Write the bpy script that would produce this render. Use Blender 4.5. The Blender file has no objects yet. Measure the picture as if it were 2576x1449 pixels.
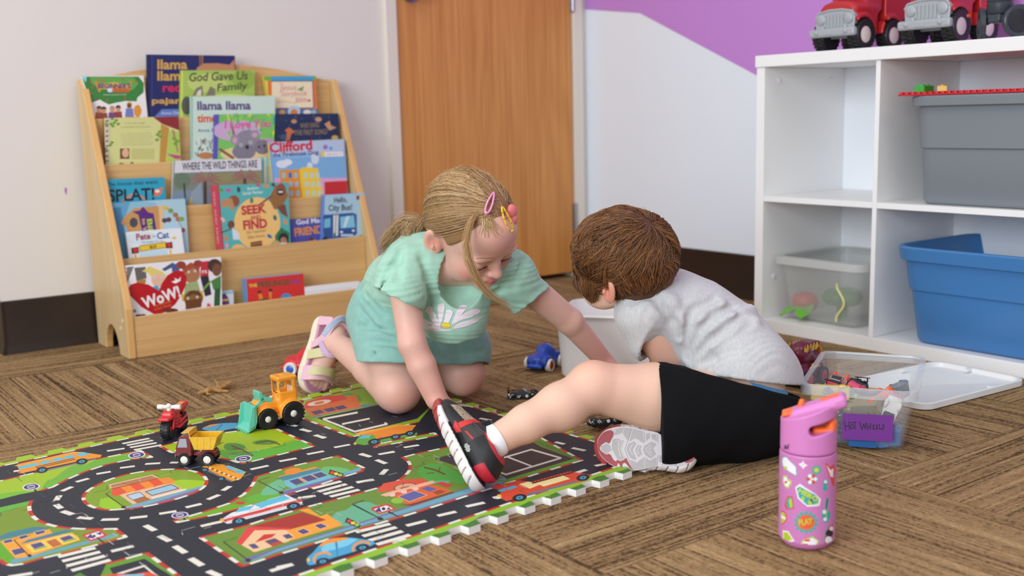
import bpy, math, random
import numpy as np
from mathutils import Vector, Matrix
from mathutils.geometry import delaunay_2d_cdt

S = bpy.context.scene
COL = S.collection

# ------------------------------------------------------------------ camera
FPX, IW, IH = 2719.92, 2576, 1449
CX, CY = 1288.0, 724.5
YAW, PITCH, ROLL = [math.radians(a) for a in (36.26354, 9.04256, -1.38272)]
CAMH = 0.62
_f = np.array([math.sin(YAW)*math.cos(PITCH), math.cos(YAW)*math.cos(PITCH), -math.sin(PITCH)])
_r = np.array([math.cos(YAW), -math.sin(YAW), 0.0])
_u = np.cross(_r, _f)
_r, _u = _r*math.cos(ROLL)+_u*math.sin(ROLL), -_r*math.sin(ROLL)+_u*math.cos(ROLL)
CAMP = np.array([0, 0, CAMH])
cam_d = bpy.data.cameras.new('camera')
cam = bpy.data.objects.new('camera', cam_d); COL.objects.link(cam)
cam.matrix_world = Matrix([[*(float(q) for q in (_r[i], _u[i], -_f[i])), float(CAMP[i])] for i in range(3)]+[[0, 0, 0, 1]])
cam_d.sensor_width = 36; cam_d.sensor_fit = 'HORIZONTAL'
cam_d.lens = FPX/IW*36
cam_d.clip_start = 0.02
cam_d.dof.use_dof = True; cam_d.dof.focus_distance = 2.02; cam_d.dof.aperture_fstop = 3.2
S.camera = cam

# ------------------------------------------------------------------ light and exposure
S.view_settings.view_transform = 'Standard'; S.view_settings.look = 'None'
S.view_settings.gamma = 1; S.view_settings.exposure = 0.0; S.view_settings.use_curve_mapping = False
W = bpy.data.worlds.new('world'); S.world = W; W.use_nodes = True
W.node_tree.nodes['Background'].inputs[0].default_value = (0.92, 0.96, 1.0, 1)
W.node_tree.nodes['Background'].inputs[1].default_value = 0.66
def area_lamp(name, loc, aim, sx, sy, power, col, spread=180):
    d = bpy.data.lights.new(name, 'AREA'); d.shape = 'RECTANGLE'; d.size = sx; d.size_y = sy
    d.energy = power; d.color = col; d.spread = math.radians(spread)
    o = bpy.data.objects.new(name, d); COL.objects.link(o); o.location = loc
    o.rotation_euler = (Vector(aim)-Vector(loc)).to_track_quat('-Z', 'Y').to_euler()
    return o
area_lamp('window_light', (-2.6, 0.0, 1.5), (2.2, 1.9, 0.4), 2.6, 1.7, 140, (0.86, 0.93, 1.0))
for cx, cy in ((0.3, 1.0), (1.6, -0.6), (-0.4, 2.4)):
    area_lamp('ceiling_light', (cx, cy, 2.75), (cx, cy, 0), 1.2, 0.6, 12, (1.0, 0.93, 0.82))

# ------------------------------------------------------------------ helpers
def ray(x, y): return _f + _r*((x-CX)/FPX) - _u*((y-CY)/FPX)
def on_z(x, y, z=0.0): d = ray(x, y); return CAMP + d*((z-CAMH)/d[2])
def on_x(x, y, X): d = ray(x, y); return CAMP + d*(X/d[0])
def on_y(x, y, Y): d = ray(x, y); return CAMP + d*(Y/d[1])
def on_d(x, y, t): return CAMP + ray(x, y)*t          # t = distance along the view axis
def on_plane(x, y, p, n):
    d = ray(x, y); n = np.asarray(n, float); return CAMP + d*(n.dot(np.asarray(p)-CAMP)/n.dot(d))
def lin(c):
    if isinstance(c, str): c = [int(c[i:i+2], 16) for i in (0, 2, 4)]
    return tuple(((v/255)/12.92 if v/255 <= 0.04045 else ((v/255+0.055)/1.055)**2.4) for v in c[:3])

_M = {}
def mat(name, c, rough=0.5, metal=0.0, bump=None, vary=None, trans=0.0, alpha=1.0, sss=0.0, coat=0.0, spec=0.5, sheen=0.0):
    if name in _M: return _M[name]
    m = bpy.data.materials.new(name); m.use_nodes = True; _M[name] = m
    nt = m.node_tree; b = nt.nodes['Principled BSDF']; L = nt.links
    col = (*lin(c), 1)
    b.inputs['Base Color'].default_value = col
    b.inputs['Roughness'].default_value = rough; b.inputs['Metallic'].default_value = metal
    b.inputs['Transmission Weight'].default_value = trans; b.inputs['Alpha'].default_value = alpha
    b.inputs['Coat Weight'].default_value = coat; b.inputs['Specular IOR Level'].default_value = spec
    b.inputs['Sheen Weight'].default_value = sheen
    if sss:
        b.inputs['Subsurface Weight'].default_value = sss
        b.inputs['Subsurface Radius'].default_value = (0.012, 0.005, 0.003); b.inputs['Subsurface Scale'].default_value = 0.6
    tc = nt.nodes.new('ShaderNodeTexCoord')
    if vary:       # (scale xyz or scalar, amount): gentle mottling of the colour
        sc, amt = vary[:2]
        mp = nt.nodes.new('ShaderNodeMapping'); L.new(tc.outputs['Object'], mp.inputs[0])
        mp.inputs['Scale'].default_value = sc if isinstance(sc, tuple) else (sc,)*3
        n = nt.nodes.new('ShaderNodeTexNoise'); n.inputs['Scale'].default_value = 1; n.inputs['Detail'].default_value = 4
        L.new(mp.outputs[0], n.inputs['Vector'])
        r = nt.nodes.new('ShaderNodeMapRange'); r.inputs[1].default_value = .25; r.inputs[2].default_value = .75
        r.inputs[3].default_value = 1-amt; r.inputs[4].default_value = 1+amt
        L.new(n.outputs['Fac'], r.inputs[0])
        mx = nt.nodes.new('ShaderNodeMix'); mx.data_type = 'RGBA'; mx.blend_type = 'MULTIPLY'; mx.inputs[0].default_value = 1
        mx.inputs[6].default_value = col; L.new(r.outputs[0], mx.inputs[7]); L.new(mx.outputs[2], b.inputs['Base Color'])
    if bump:       # (scale, strength, distance)
        mp = nt.nodes.new('ShaderNodeMapping'); L.new(tc.outputs['Object'], mp.inputs[0])
        sc = bump[0]; mp.inputs['Scale'].default_value = sc if isinstance(sc, tuple) else (sc,)*3
        n = nt.nodes.new('ShaderNodeTexNoise'); n.inputs['Scale'].default_value = 1; n.inputs['Detail'].default_value = 5
        L.new(mp.outputs[0], n.inputs['Vector'])
        bp = nt.nodes.new('ShaderNodeBump'); bp.inputs['Strength'].default_value = bump[1]
        bp.inputs['Distance'].default_value = bump[2] if len(bump) > 2 else 0.002
        L.new(n.outputs['Fac'], bp.inputs['Height']); L.new(bp.outputs[0], b.inputs['Normal'])
    return m
def attr_mat(name, rough=0.45, coat=0.0, sss=0.0, bump=None, spec=0.5, sheen=0.0):
    m = mat(name, (200, 200, 200), rough, coat=coat, sss=sss, bump=bump, spec=spec, sheen=sheen)
    nt = m.node_tree
    if not any(n.type == 'ATTRIBUTE' for n in nt.nodes):
        a = nt.nodes.new('ShaderNodeAttribute'); a.attribute_name = 'Col'
        nt.links.new(a.outputs['Color'], nt.nodes['Principled BSDF'].inputs['Base Color'])
    return m

def empty(name, loc, rz=0.0):
    o = bpy.data.objects.new(name, None); COL.objects.link(o); o.location = loc; o.rotation_euler = (0, 0, rz)
    o.empty_display_size = 0.05
    return o
def tag(o, label=None, cat=None, group=None, kind=None):
    if label: o['label'] = label
    if cat: o['category'] = cat
    if group: o['group'] = group
    if kind: o['kind'] = kind
    return o
def thing(name, label, cat, loc=(0, 0, 0), rz=0.0, group=None):
    return tag(empty(name, tuple(float(q) for q in loc), rz), label, cat, group)
def copy_tree(o, parent=None):
    c = o.copy(); COL.objects.link(c)
    if parent: c.parent = parent
    for ch in [q for q in o.children]: copy_tree(ch, c)
    return c
def mesh_obj(name, V, F, mats, parent=None, world=False, smooth=40, mi=None, col=None, vcol=None):
    me = bpy.data.meshes.new(name)
    V = np.asarray(V, float)
    if world and parent is not None:
        p = parent; M = Matrix.Identity(4)
        while p is not None: M = Matrix.LocRotScale(p.location, p.rotation_euler, p.scale) @ M; p = p.parent
        M = np.array(M.inverted()); V = V @ M[:3, :3].T + M[:3, 3]
    me.from_pydata(V.tolist(), [], F)
    for m in (mats if isinstance(mats, (list, tuple)) else [mats]): me.materials.append(m)
    if mi is not None: me.polygons.foreach_set('material_index', np.asarray(mi, np.int32))
    if col is not None:      # per face colour (sRGB 0..255)
        a = me.color_attributes.new('Col', 'FLOAT_COLOR', 'CORNER')
        tot = np.empty(len(me.polygons), np.int32); me.polygons.foreach_get('loop_total', tot)
        cc = np.array([(*lin(c), 1.0) for c in col]); a.data.foreach_set('color', np.repeat(cc, tot, 0).astype(np.float32).ravel())
    if vcol is not None:     # per vertex linear colour
        a = me.color_attributes.new('Col', 'FLOAT_COLOR', 'POINT')
        a.data.foreach_set('color', np.c_[vcol, np.ones(len(V))].astype(np.float32).ravel())
    if smooth:
        me.polygons.foreach_set('use_smooth', np.ones(len(me.polygons), bool))
        if smooth < 180: me.set_sharp_from_angle(angle=math.radians(smooth))
    me.update()
    o = bpy.data.objects.new(name, me); COL.objects.link(o)
    if parent is not None: o.parent = parent
    return o
def rotm(rx=0, ry=0, rz=0):
    return np.array(Matrix.Rotation(math.radians(rz), 3, 'Z') @ Matrix.Rotation(math.radians(ry), 3, 'Y') @ Matrix.Rotation(math.radians(rx), 3, 'X'))
def frame_of(d):
    d = np.asarray(d, float); d = d/np.linalg.norm(d)
    a = np.array([0, 0, 1.0]) if abs(d[2]) < .9 else np.array([1.0, 0, 0])
    x = np.cross(a, d); x /= np.linalg.norm(x); return x, np.cross(d, x), d
class MB:
    """Collects shapes; build() links them as ONE mesh object."""
    def __init__(s): s.v = []; s.f = []; s.mi = []; s.cur = 0; s.T = None
    def add(s, vs, fs):
        n = len(s.v); vs = np.asarray(vs, float)
        if s.T is not None: vs = vs @ s.T[0].T + s.T[1]
        s.v.extend(vs.tolist()); s.f.extend([[i+n for i in q] for q in fs]); s.mi.extend([s.cur]*len(fs)); return s
    def box(s, a, b, R=None, c=None):
        (x0, y0, z0), (x1, y1, z1) = a, b
        v = np.array([(x, y, z) for z in (z0, z1) for x, y in ((x0, y0), (x1, y0), (x1, y1), (x0, y1))], float)
        if R is not None: v = v @ R.T
        if c is not None: v = v+np.asarray(c)
        return s.add(v, [(3, 2, 1, 0), (4, 5, 6, 7), (0, 1, 5, 4), (1, 2, 6, 5), (2, 3, 7, 6), (3, 0, 4, 7)])
    def cbox(s, c, size, R=None):
        h = np.asarray(size)/2; return s.box(-h, h, R, c)
    def tube(s, pts, r, n=10, caps=True, sq=None):
        pts = [np.asarray(p, float) for p in pts]; rs = r if isinstance(r, (list, tuple, np.ndarray)) else [r]*len(pts)
        vs = []; x = None
        for i, p in enumerate(pts):
            d = (pts[min(i+1, len(pts)-1)]-pts[max(i-1, 0)]); d = d/(np.linalg.norm(d)+1e-12)
            if x is None: x, y, _ = frame_of(d)
            else:
                x = x-d*x.dot(d); x /= np.linalg.norm(x); y = np.cross(d, x)
            for k in range(n):
                a = 2*math.pi*k/n; vs.append(p+(x*math.cos(a)+y*math.sin(a)*(sq or 1))*rs[i])
        fs = []
        for i in range(len(pts)-1):
            for k in range(n): fs.append((i*n+k, i*n+(k+1) % n, (i+1)*n+(k+1) % n, (i+1)*n+k))
        if caps: fs.append(list(range(n-1, -1, -1))); fs.append(list(range((len(pts)-1)*n, len(pts)*n)))
        return s.add(vs, fs)
    def cyl(s, a, b, ra, rb=None, n=24): return s.tube([a, b], [ra, ra if rb is None else rb], n)
    def lathe(s, prof, c=(0, 0, 0), axis=(0, 0, 1), n=32):
        x, y, d = frame_of(axis); c = np.asarray(c, float)
        vs = [c+d*z+(x*math.cos(2*math.pi*k/n)+y*math.sin(2*math.pi*k/n))*max(r, 1e-5) for r, z in prof for k in range(n)]
        fs = [(i*n+k, i*n+(k+1) % n, (i+1)*n+(k+1) % n, (i+1)*n+k) for i in range(len(prof)-1) for k in range(n)]
        if prof[0][0] > 1e-4: fs.append(list(range(n-1, -1, -1)))
        if prof[-1][0] > 1e-4: fs.append(list(range((len(prof)-1)*n, len(prof)*n)))
        return s.add(vs, fs)
    def prism(s, poly, fn, d0, d1):
        """poly: 2D outline; fn(a, b, d) -> xyz"""
        n = len(poly)
        ar = sum(poly[i][0]*poly[(i+1) % n][1]-poly[(i+1) % n][0]*poly[i][1] for i in range(n))
        vs = [fn(a, b, d0) for a, b in poly]+[fn(a, b, d1) for a, b in poly]
        fs = [list(range(n)), list(range(2*n-1, n-1, -1))]+[(i, i+n, (i+1) % n+n, (i+1) % n) for i in range(n)]
        p = [np.asarray(q) for q in vs]
        nn = np.zeros(3)
        for i in range(n): nn += np.cross(p[i]-p[0], p[(i+1) % n]-p[0])
        if nn.dot(p[n]-p[0]) > 0: fs = [list(reversed(q)) for q in fs]
        return s.add(vs, fs)
    def ball(s, c, r, n=20, m=12, R=None):
        r = np.asarray(r if np.ndim(r) else (r, r, r), float); vs = []
        for i in range(m+1):
            t = math.pi*i/m
            for k in range(n):
                a = 2*math.pi*k/n; vs.append((math.sin(t)*math.cos(a), math.sin(t)*math.sin(a), math.cos(t)))
        vs = np.array(vs)*r
        if R is not None: vs = vs @ R.T
        return s.add(vs+np.asarray(c), [(i*n+k, (i+1)*n+k, (i+1)*n+(k+1) % n, i*n+(k+1) % n) for i in range(m) for k in range(n)])
    def loft(s, rings, cap0=True, cap1=True, closed=False):
        n = len(rings[0]); vs = [p for r in rings for p in r]; fs = []
        m = len(rings)
        for i in range(m if closed else m-1):
            j = (i+1) % m
            for k in range(n): fs.append((i*n+k, i*n+(k+1) % n, j*n+(k+1) % n, j*n+k))
        if cap0 and not closed: fs.append(list(range(n-1, -1, -1)))
        if cap1 and not closed: fs.append(list(range((m-1)*n, m*n)))
        return s.add(vs, fs)
    def build(s, name, mats, parent=None, smooth=40, bevel=None, seg=2, world=False, vfn=None):
        V = np.array(s.v)
        o = mesh_obj(name, V, s.f, mats, parent, world, smooth, mi=s.mi)
        if bevel:
            b = o.modifiers.new('bevel', 'BEVEL'); b.width = bevel; b.segments = seg; b.limit_method = 'ANGLE'; b.angle_limit = math.radians(40)
            b.harden_normals = False
        return o
def rrect(w, d, r, n=5):
    pts = []
    for cx, cy, a0 in ((w/2-r, d/2-r, 0), (-w/2+r, d/2-r, 90), (-w/2+r, -d/2+r, 180), (w/2-r, -d/2+r, 270)):
        for k in range(n+1):
            a = math.radians(a0+90*k/n); pts.append((cx+r*math.cos(a), cy+r*math.sin(a)))
    return pts
def ell(cx, cy, rx, ry=None, rot=0, n=28, a0=0, a1=360):
    ry = rx if ry is None else ry; c, s_ = math.cos(math.radians(rot)), math.sin(math.radians(rot)); o = []
    full = abs(a1-a0) >= 360
    for k in range(n if full else n+1):
        a = math.radians(a0+(a1-a0)*k/n); x, y = rx*math.cos(a), ry*math.sin(a)
        o.append((cx+x*c-y*s_, cy+x*s_+y*c))
    return o

# ---- flat printed graphics: vector shapes triangulated into one mesh, each face coloured by its topmost shape
_TXT = {}
def text_tris(s, bold=0.0, shear=0.0):
    k = (s, bold, shear)
    if k in _TXT: return _TXT[k]
    c = bpy.data.curves.new('t', 'FONT'); c.body = s; c.size = 1; c.offset = bold; c.shear = shear; c.resolution_u = 3
    o = bpy.data.objects.new('t', c); COL.objects.link(o)
    dg = bpy.context.evaluated_depsgraph_get(); me = bpy.data.meshes.new_from_object(o.evaluated_get(dg))
    me.calc_loop_triangles()
    v = np.array([q.co[:2] for q in me.vertices]) if len(me.vertices) else np.zeros((0, 2))
    t = [tuple(q.vertices) for q in me.loop_triangles]
    bpy.data.objects.remove(o); bpy.data.curves.remove(c); bpy.data.meshes.remove(me)
    _TXT[k] = (v, t); return v, t
class Print:
    """vector picture on a plane: shapes are triangulated together, every face takes the colour of its topmost shape;
    lettering lies a hair above"""
    def __init__(s, unproj, zoom=(0, 0, 1.0)):
        s.un = unproj; s.z = zoom; s.L = []; s.T = []
    def at(s, ox, oy, sc): s.z = (ox, oy, sc); return s
    def _m(s, p): return np.array(s.un(p[0]/s.z[2]+s.z[0], p[1]/s.z[2]+s.z[1]))
    def raw(s, pts, c):
        p = np.asarray(pts, float)
        if len(p) > 2 and abs(np.sum(p[:, 0]*np.roll(p[:, 1], -1)-np.roll(p[:, 0], -1)*p[:, 1])) > 4e-7: s.L.append((p, c))
        return s
    def poly(s, pts, c): return s.raw([s._m(p) for p in pts], c)
    def el(s, cx, cy, rx, ry, c, rot=0, n=20): return s.poly(ell(cx, cy, rx, ry, rot, n), c)
    def rect(s, x0, y0, x1, y1, c): return s.poly([(x0, y0), (x1, y0), (x1, y1), (x0, y1)], c)
    def _line(s, pts, w, c, closed, fn):
        pts = [np.array(p, float) for p in pts]; m = len(pts)
        for i in range(m if closed else m-1):
            a, b = pts[i], pts[(i+1) % m]; d = b-a; l = np.linalg.norm(d)
            if l < 1e-6: continue
            d = d/l; n = np.array([-d[1], d[0]])*w/2; e = d*w*0.2
            fn([a-e+n, b+e+n, b+e-n, a-e-n], c)
        return s
    def line(s, pts, w, c, closed=False): return s._line(pts, w, c, closed, s.poly)
    def wline(s, pts, w, c, closed=False): return s._line([s._m(p) for p in pts], w, c, closed, s.raw)
    def text(s, t, p0, p1, h, c, bold=0.02, shear=0.0):
        """baseline from p0 to p1, cap height h, all in the current pixel space"""
        v, tr = text_tris(t, bold, shear)
        if len(v) == 0: return s
        x0, x1 = v[:, 0].min(), v[:, 0].max()
        p0 = np.array(p0, float); d = np.array(p1, float)-p0; l = np.linalg.norm(d); e = d/l; up = np.array([e[1], -e[0]])
        s.T.append((np.array([s._m(p0+e*((a-x0)/(x1-x0)*l)+up*(b/0.73*h)) for a, b in v]), tr, c))
        return s
    def solve(s, extra=()):
        V = []; F = []
        for p in [q[0] for q in s.L]+list(extra):
            n = len(V); p = np.asarray(p)
            a = 0.5*np.sum(p[:, 0]*np.roll(p[:, 1], -1)-np.roll(p[:, 0], -1)*p[:, 1])
            idx = list(range(n, n+len(p)))
            if a < 0: idx.reverse()
            V.extend(Vector((float(q[0]), float(q[1]))) for q in p); F.append(idx)
        ov, oe, of, _, _, fo = delaunay_2d_cdt(V, [], F, 1, 1e-7, True)
        return np.array([tuple(q) for q in ov]), [list(q) for q in of], fo
    def build(s, name, m, parent, to3d, world=True, lift=.00025):
        V, F, O = s.solve(); fs = []; cs = []
        for q, o in zip(F, O):
            if not o or 0 not in o: continue
            fs.append(q); cs.append(s.L[max(o)][1])
        P = [np.array(to3d(a, b)) for a, b in V]
        for k, (v, tr, c) in enumerate(s.T):
            n0 = len(P)
            p0 = np.array(to3d(*v[0])); ex = np.array(to3d(v[0][0]+.01, v[0][1]))-p0; ey = np.array(to3d(v[0][0], v[0][1]+.01))-p0
            nn = np.cross(ex, ey); nn /= np.linalg.norm(nn)
            if nn.dot(CAMP-p0) < 0: nn = -nn
            P.extend(np.array(to3d(a, b))+nn*lift for a, b in v); fs.extend([[i+n0 for i in t] for t in tr]); cs.extend([c]*len(tr))
        return mesh_obj(name, np.array(P), fs, m, parent, world, 0, col=cs)
# ------------------------------------------------------------------ soft shapes: smooth unions of rounded solids, meshed on a grid
class Soft:
    def __init__(s, lo, hi, h):
        s.lo = np.asarray(lo, np.float32); s.h = h
        s.n = np.ceil((np.asarray(hi)-s.lo)/h).astype(int)+1
        s.F = np.full(s.n, 1.0, np.float32)
    def _blk(s, lo, hi):
        a = np.clip(np.floor((np.asarray(lo)-s.lo)/s.h).astype(int), 0, s.n-1); b = np.clip(np.ceil((np.asarray(hi)-s.lo)/s.h).astype(int)+1, 1, s.n)
        ax = [(s.lo[i]+s.h*np.arange(a[i], b[i], dtype=np.float32)) for i in range(3)]
        return tuple(slice(a[i], b[i]) for i in range(3)), ax[0][:, None, None], ax[1][None, :, None], ax[2][None, None, :]
    def _put(s, sl, d, k, op):
        F = s.F[sl]
        if op == '+':
            if k > 0: h = np.maximum(k-np.abs(F-d), 0)/k; s.F[sl] = np.minimum(F, d)-h*h*k*.25
            else: s.F[sl] = np.minimum(F, d)
        elif op == '-':
            d = -d
            if k > 0: h = np.maximum(k-np.abs(F-d), 0)/k; s.F[sl] = np.maximum(F, d)+h*h*k*.25
            else: s.F[sl] = np.maximum(F, d)
        elif op == '&': s.F[sl] = np.maximum(F, d)
        return s
    def rc(s, a, b, ra, rb=None, k=.01, op='+', sq=None):
        rb = ra if rb is None else rb; a = np.asarray(a, np.float32); b = np.asarray(b, np.float32); m = max(ra, rb)+k+3*s.h
        sl, X, Y, Z = s._blk(np.minimum(a, b)-m, np.maximum(a, b)+m)
        d = b-a; L2 = float(d@d)+1e-12
        t = np.clip(((X-a[0])*d[0]+(Y-a[1])*d[1]+(Z-a[2])*d[2])/L2, 0, 1)
        D = np.sqrt((X-a[0]-t*d[0])**2+(Y-a[1]-t*d[1])**2+(Z-a[2]-t*d[2])**2)-(ra+(rb-ra)*t)
        return s._put(sl, D, k, op)
    def chain(s, pts, rs, k=.01, op='+'):
        for i in range(len(pts)-1): s.rc(pts[i], pts[i+1], rs[i], rs[i+1], k, op)
        return s
    def el(s, c, r, R=None, k=.01, op='+'):
        r = np.asarray(r if np.ndim(r) else (r,)*3, np.float32); c = np.asarray(c, np.float32); m = float(r.max())+k+3*s.h
        sl, X, Y, Z = s._blk(c-m, c+m); X, Y, Z = X-c[0], Y-c[1], Z-c[2]
        if R is not None:
            R = np.asarray(R, np.float32); X, Y, Z = X*R[0, 0]+Y*R[1, 0]+Z*R[2, 0], X*R[0, 1]+Y*R[1, 1]+Z*R[2, 1], X*R[0, 2]+Y*R[1, 2]+Z*R[2, 2]
        k0 = np.sqrt((X/r[0])**2+(Y/r[1])**2+(Z/r[2])**2); k1 = np.sqrt((X/r[0]**2)**2+(Y/r[1]**2)**2+(Z/r[2]**2)**2)+1e-9
        return s._put(sl, (k0*(k0-1)/k1).astype(np.float32), k, op)
    def bx(s, c, hs, r=.004, R=None, k=.004, op='+'):
        hs = np.asarray(hs, np.float32); c = np.asarray(c, np.float32); m = float(np.linalg.norm(hs))+k+3*s.h
        sl, X, Y, Z = s._blk(c-m, c+m); X, Y, Z = X-c[0], Y-c[1], Z-c[2]
        if R is not None:
            R = np.asarray(R, np.float32); X, Y, Z = X*R[0, 0]+Y*R[1, 0]+Z*R[2, 0], X*R[0, 1]+Y*R[1, 1]+Z*R[2, 1], X*R[0, 2]+Y*R[1, 2]+Z*R[2, 2]
        qx, qy, qz = np.abs(X)-hs[0]+r, np.abs(Y)-hs[1]+r, np.abs(Z)-hs[2]+r
        D = np.sqrt(np.maximum(qx, 0)**2+np.maximum(qy, 0)**2+np.maximum(qz, 0)**2)+np.minimum(np.maximum(np.maximum(qx, qy), qz), 0)-r
        return s._put(sl, D.astype(np.float32), k, op)
    def cy(s, a, b, r, k=.0, op='+', rr=0.0):
        a = np.asarray(a, np.float32); b = np.asarray(b, np.float32); m = r+k+3*s.h
        sl, X, Y, Z = s._blk(np.minimum(a, b)-m, np.maximum(a, b)+m)
        d = b-a; L = float(np.linalg.norm(d)); d = d/L
        t = (X-a[0])*d[0]+(Y-a[1])*d[1]+(Z-a[2])*d[2]
        q = np.sqrt(np.maximum((X-a[0])**2+(Y-a[1])**2+(Z-a[2])**2-t*t, 0))-r+rr; e = np.abs(t-L/2)-L/2+rr
        D = np.sqrt(np.maximum(q, 0)**2+np.maximum(e, 0)**2)+np.minimum(np.maximum(q, e), 0)-rr
        return s._put(sl, D.astype(np.float32), k, op)
    def grid(s): return s._blk(s.lo, s.lo+s.n*s.h)
    def cut(s, p, n, k=.0):
        """keep the side the normal points away from"""
        sl, X, Y, Z = s.grid(); n = np.asarray(n, np.float32); n = n/np.linalg.norm(n)
        return s._put(sl, ((X-p[0])*n[0]+(Y-p[1])*n[1]+(Z-p[2])*n[2]).astype(np.float32), 0, '&')
    def offset(s, fn):
        sl, X, Y, Z = s.grid(); s.F += fn(X, Y, Z).astype(np.float32); return s
    def mesh(s, smooth=2, lam=.5):
        F, h = s.F.copy(), s.h
        F[[0, -1]] = np.maximum(F[[0, -1]], h); F[:, [0, -1]] = np.maximum(F[:, [0, -1]], h); F[:, :, [0, -1]] = np.maximum(F[:, :, [0, -1]], h)
        I = F < 0
        def c(A, i, j, k): nx, ny, nz = A.shape; return A[i:nx-1+i, j:ny-1+j, k:nz-1+k]
        cnt = np.zeros(tuple(np.array(I.shape)-1), np.int8)
        for i in (0, 1):
            for j in (0, 1):
                for k in (0, 1): cnt += c(I, i, j, k)
        act = (cnt > 0) & (cnt < 8); ix = np.argwhere(act)
        cid = np.full(act.shape, -1, np.int32); cid[act] = np.arange(len(ix))
        P = np.zeros((len(ix), 3)); N = np.zeros(len(ix))
        val = {(i, j, k): F[ix[:, 0]+i, ix[:, 1]+j, ix[:, 2]+k] for i in (0, 1) for j in (0, 1) for k in (0, 1)}
        for ax in range(3):
            for u in (0, 1):
                for v in (0, 1):
                    a = [0, 0, 0]; o = [q for q in range(3) if q != ax]; a[o[0]] = u; a[o[1]] = v; b = list(a); b[ax] = 1
                    fa, fb = val[tuple(a)], val[tuple(b)]; m = (fa < 0) != (fb < 0)
                    t = np.where(m, fa/np.where(m, fa-fb, 1), 0); q = np.tile(np.array(a, float), (len(ix), 1)); q[:, ax] = t
                    P += q*m[:, None]; N += m
        V = (ix+P/N[:, None])*h+s.lo
        faces = []
        for ax in range(3):
            sa = [slice(None)]*3; sb = [slice(None)]*3; sa[ax] = slice(0, -1); sb[ax] = slice(1, None)
            A, B = I[tuple(sa)], I[tuple(sb)]; e = np.argwhere(A != B)
            o = [q for q in range(3) if q != ax]
            e = e[(e[:, o[0]] > 0) & (e[:, o[1]] > 0)]
            inside = A[e[:, 0], e[:, 1], e[:, 2]]
            def cell(du, dv): q = e.copy(); q[:, o[0]] -= du; q[:, o[1]] -= dv; return cid[q[:, 0], q[:, 1], q[:, 2]]
            q = np.stack([cell(1, 1), cell(0, 1), cell(0, 0), cell(1, 0)], 1)
            fl = inside if ax != 1 else ~inside
            q[~fl] = q[~fl][:, ::-1]; faces.append(q)
        Q = np.concatenate(faces); Q = Q[(Q >= 0).all(1)]
        E = np.concatenate([Q[:, [0, 1]], Q[:, [1, 2]], Q[:, [2, 3]], Q[:, [3, 0]]])
        for it in range(smooth):
            A = np.zeros_like(V); n = np.zeros(len(V))
            for d in range(3): A[:, d] = np.bincount(E[:, 0], V[E[:, 1], d], len(V))+np.bincount(E[:, 1], V[E[:, 0], d], len(V))
            n = np.bincount(E[:, 0], minlength=len(V))+np.bincount(E[:, 1], minlength=len(V))
            V = V+(A/np.maximum(n, 1)[:, None]-V)*lam
        return V, Q
    def sample(s, p):
        q = (np.asarray(p)-s.lo)/s.h; i = np.clip(np.floor(q).astype(int), 0, s.n-2); f = q-i; r = 0
        for a in (0, 1):
            for b in (0, 1):
                for c_ in (0, 1): r = r+s.F[i[:, 0]+a, i[:, 1]+b, i[:, 2]+c_]*(f[:, 0] if a else 1-f[:, 0])*(f[:, 1] if b else 1-f[:, 1])*(f[:, 2] if c_ else 1-f[:, 2])
        return r
    def build(s, name, m, parent, world=False, smooth=2, vcol=None, lam=.5):
        V, Q = s.mesh(smooth, lam)
        return mesh_obj(name, V, Q.tolist(), m, parent, world, 180, vcol=None if vcol is None else vcol(V))
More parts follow.
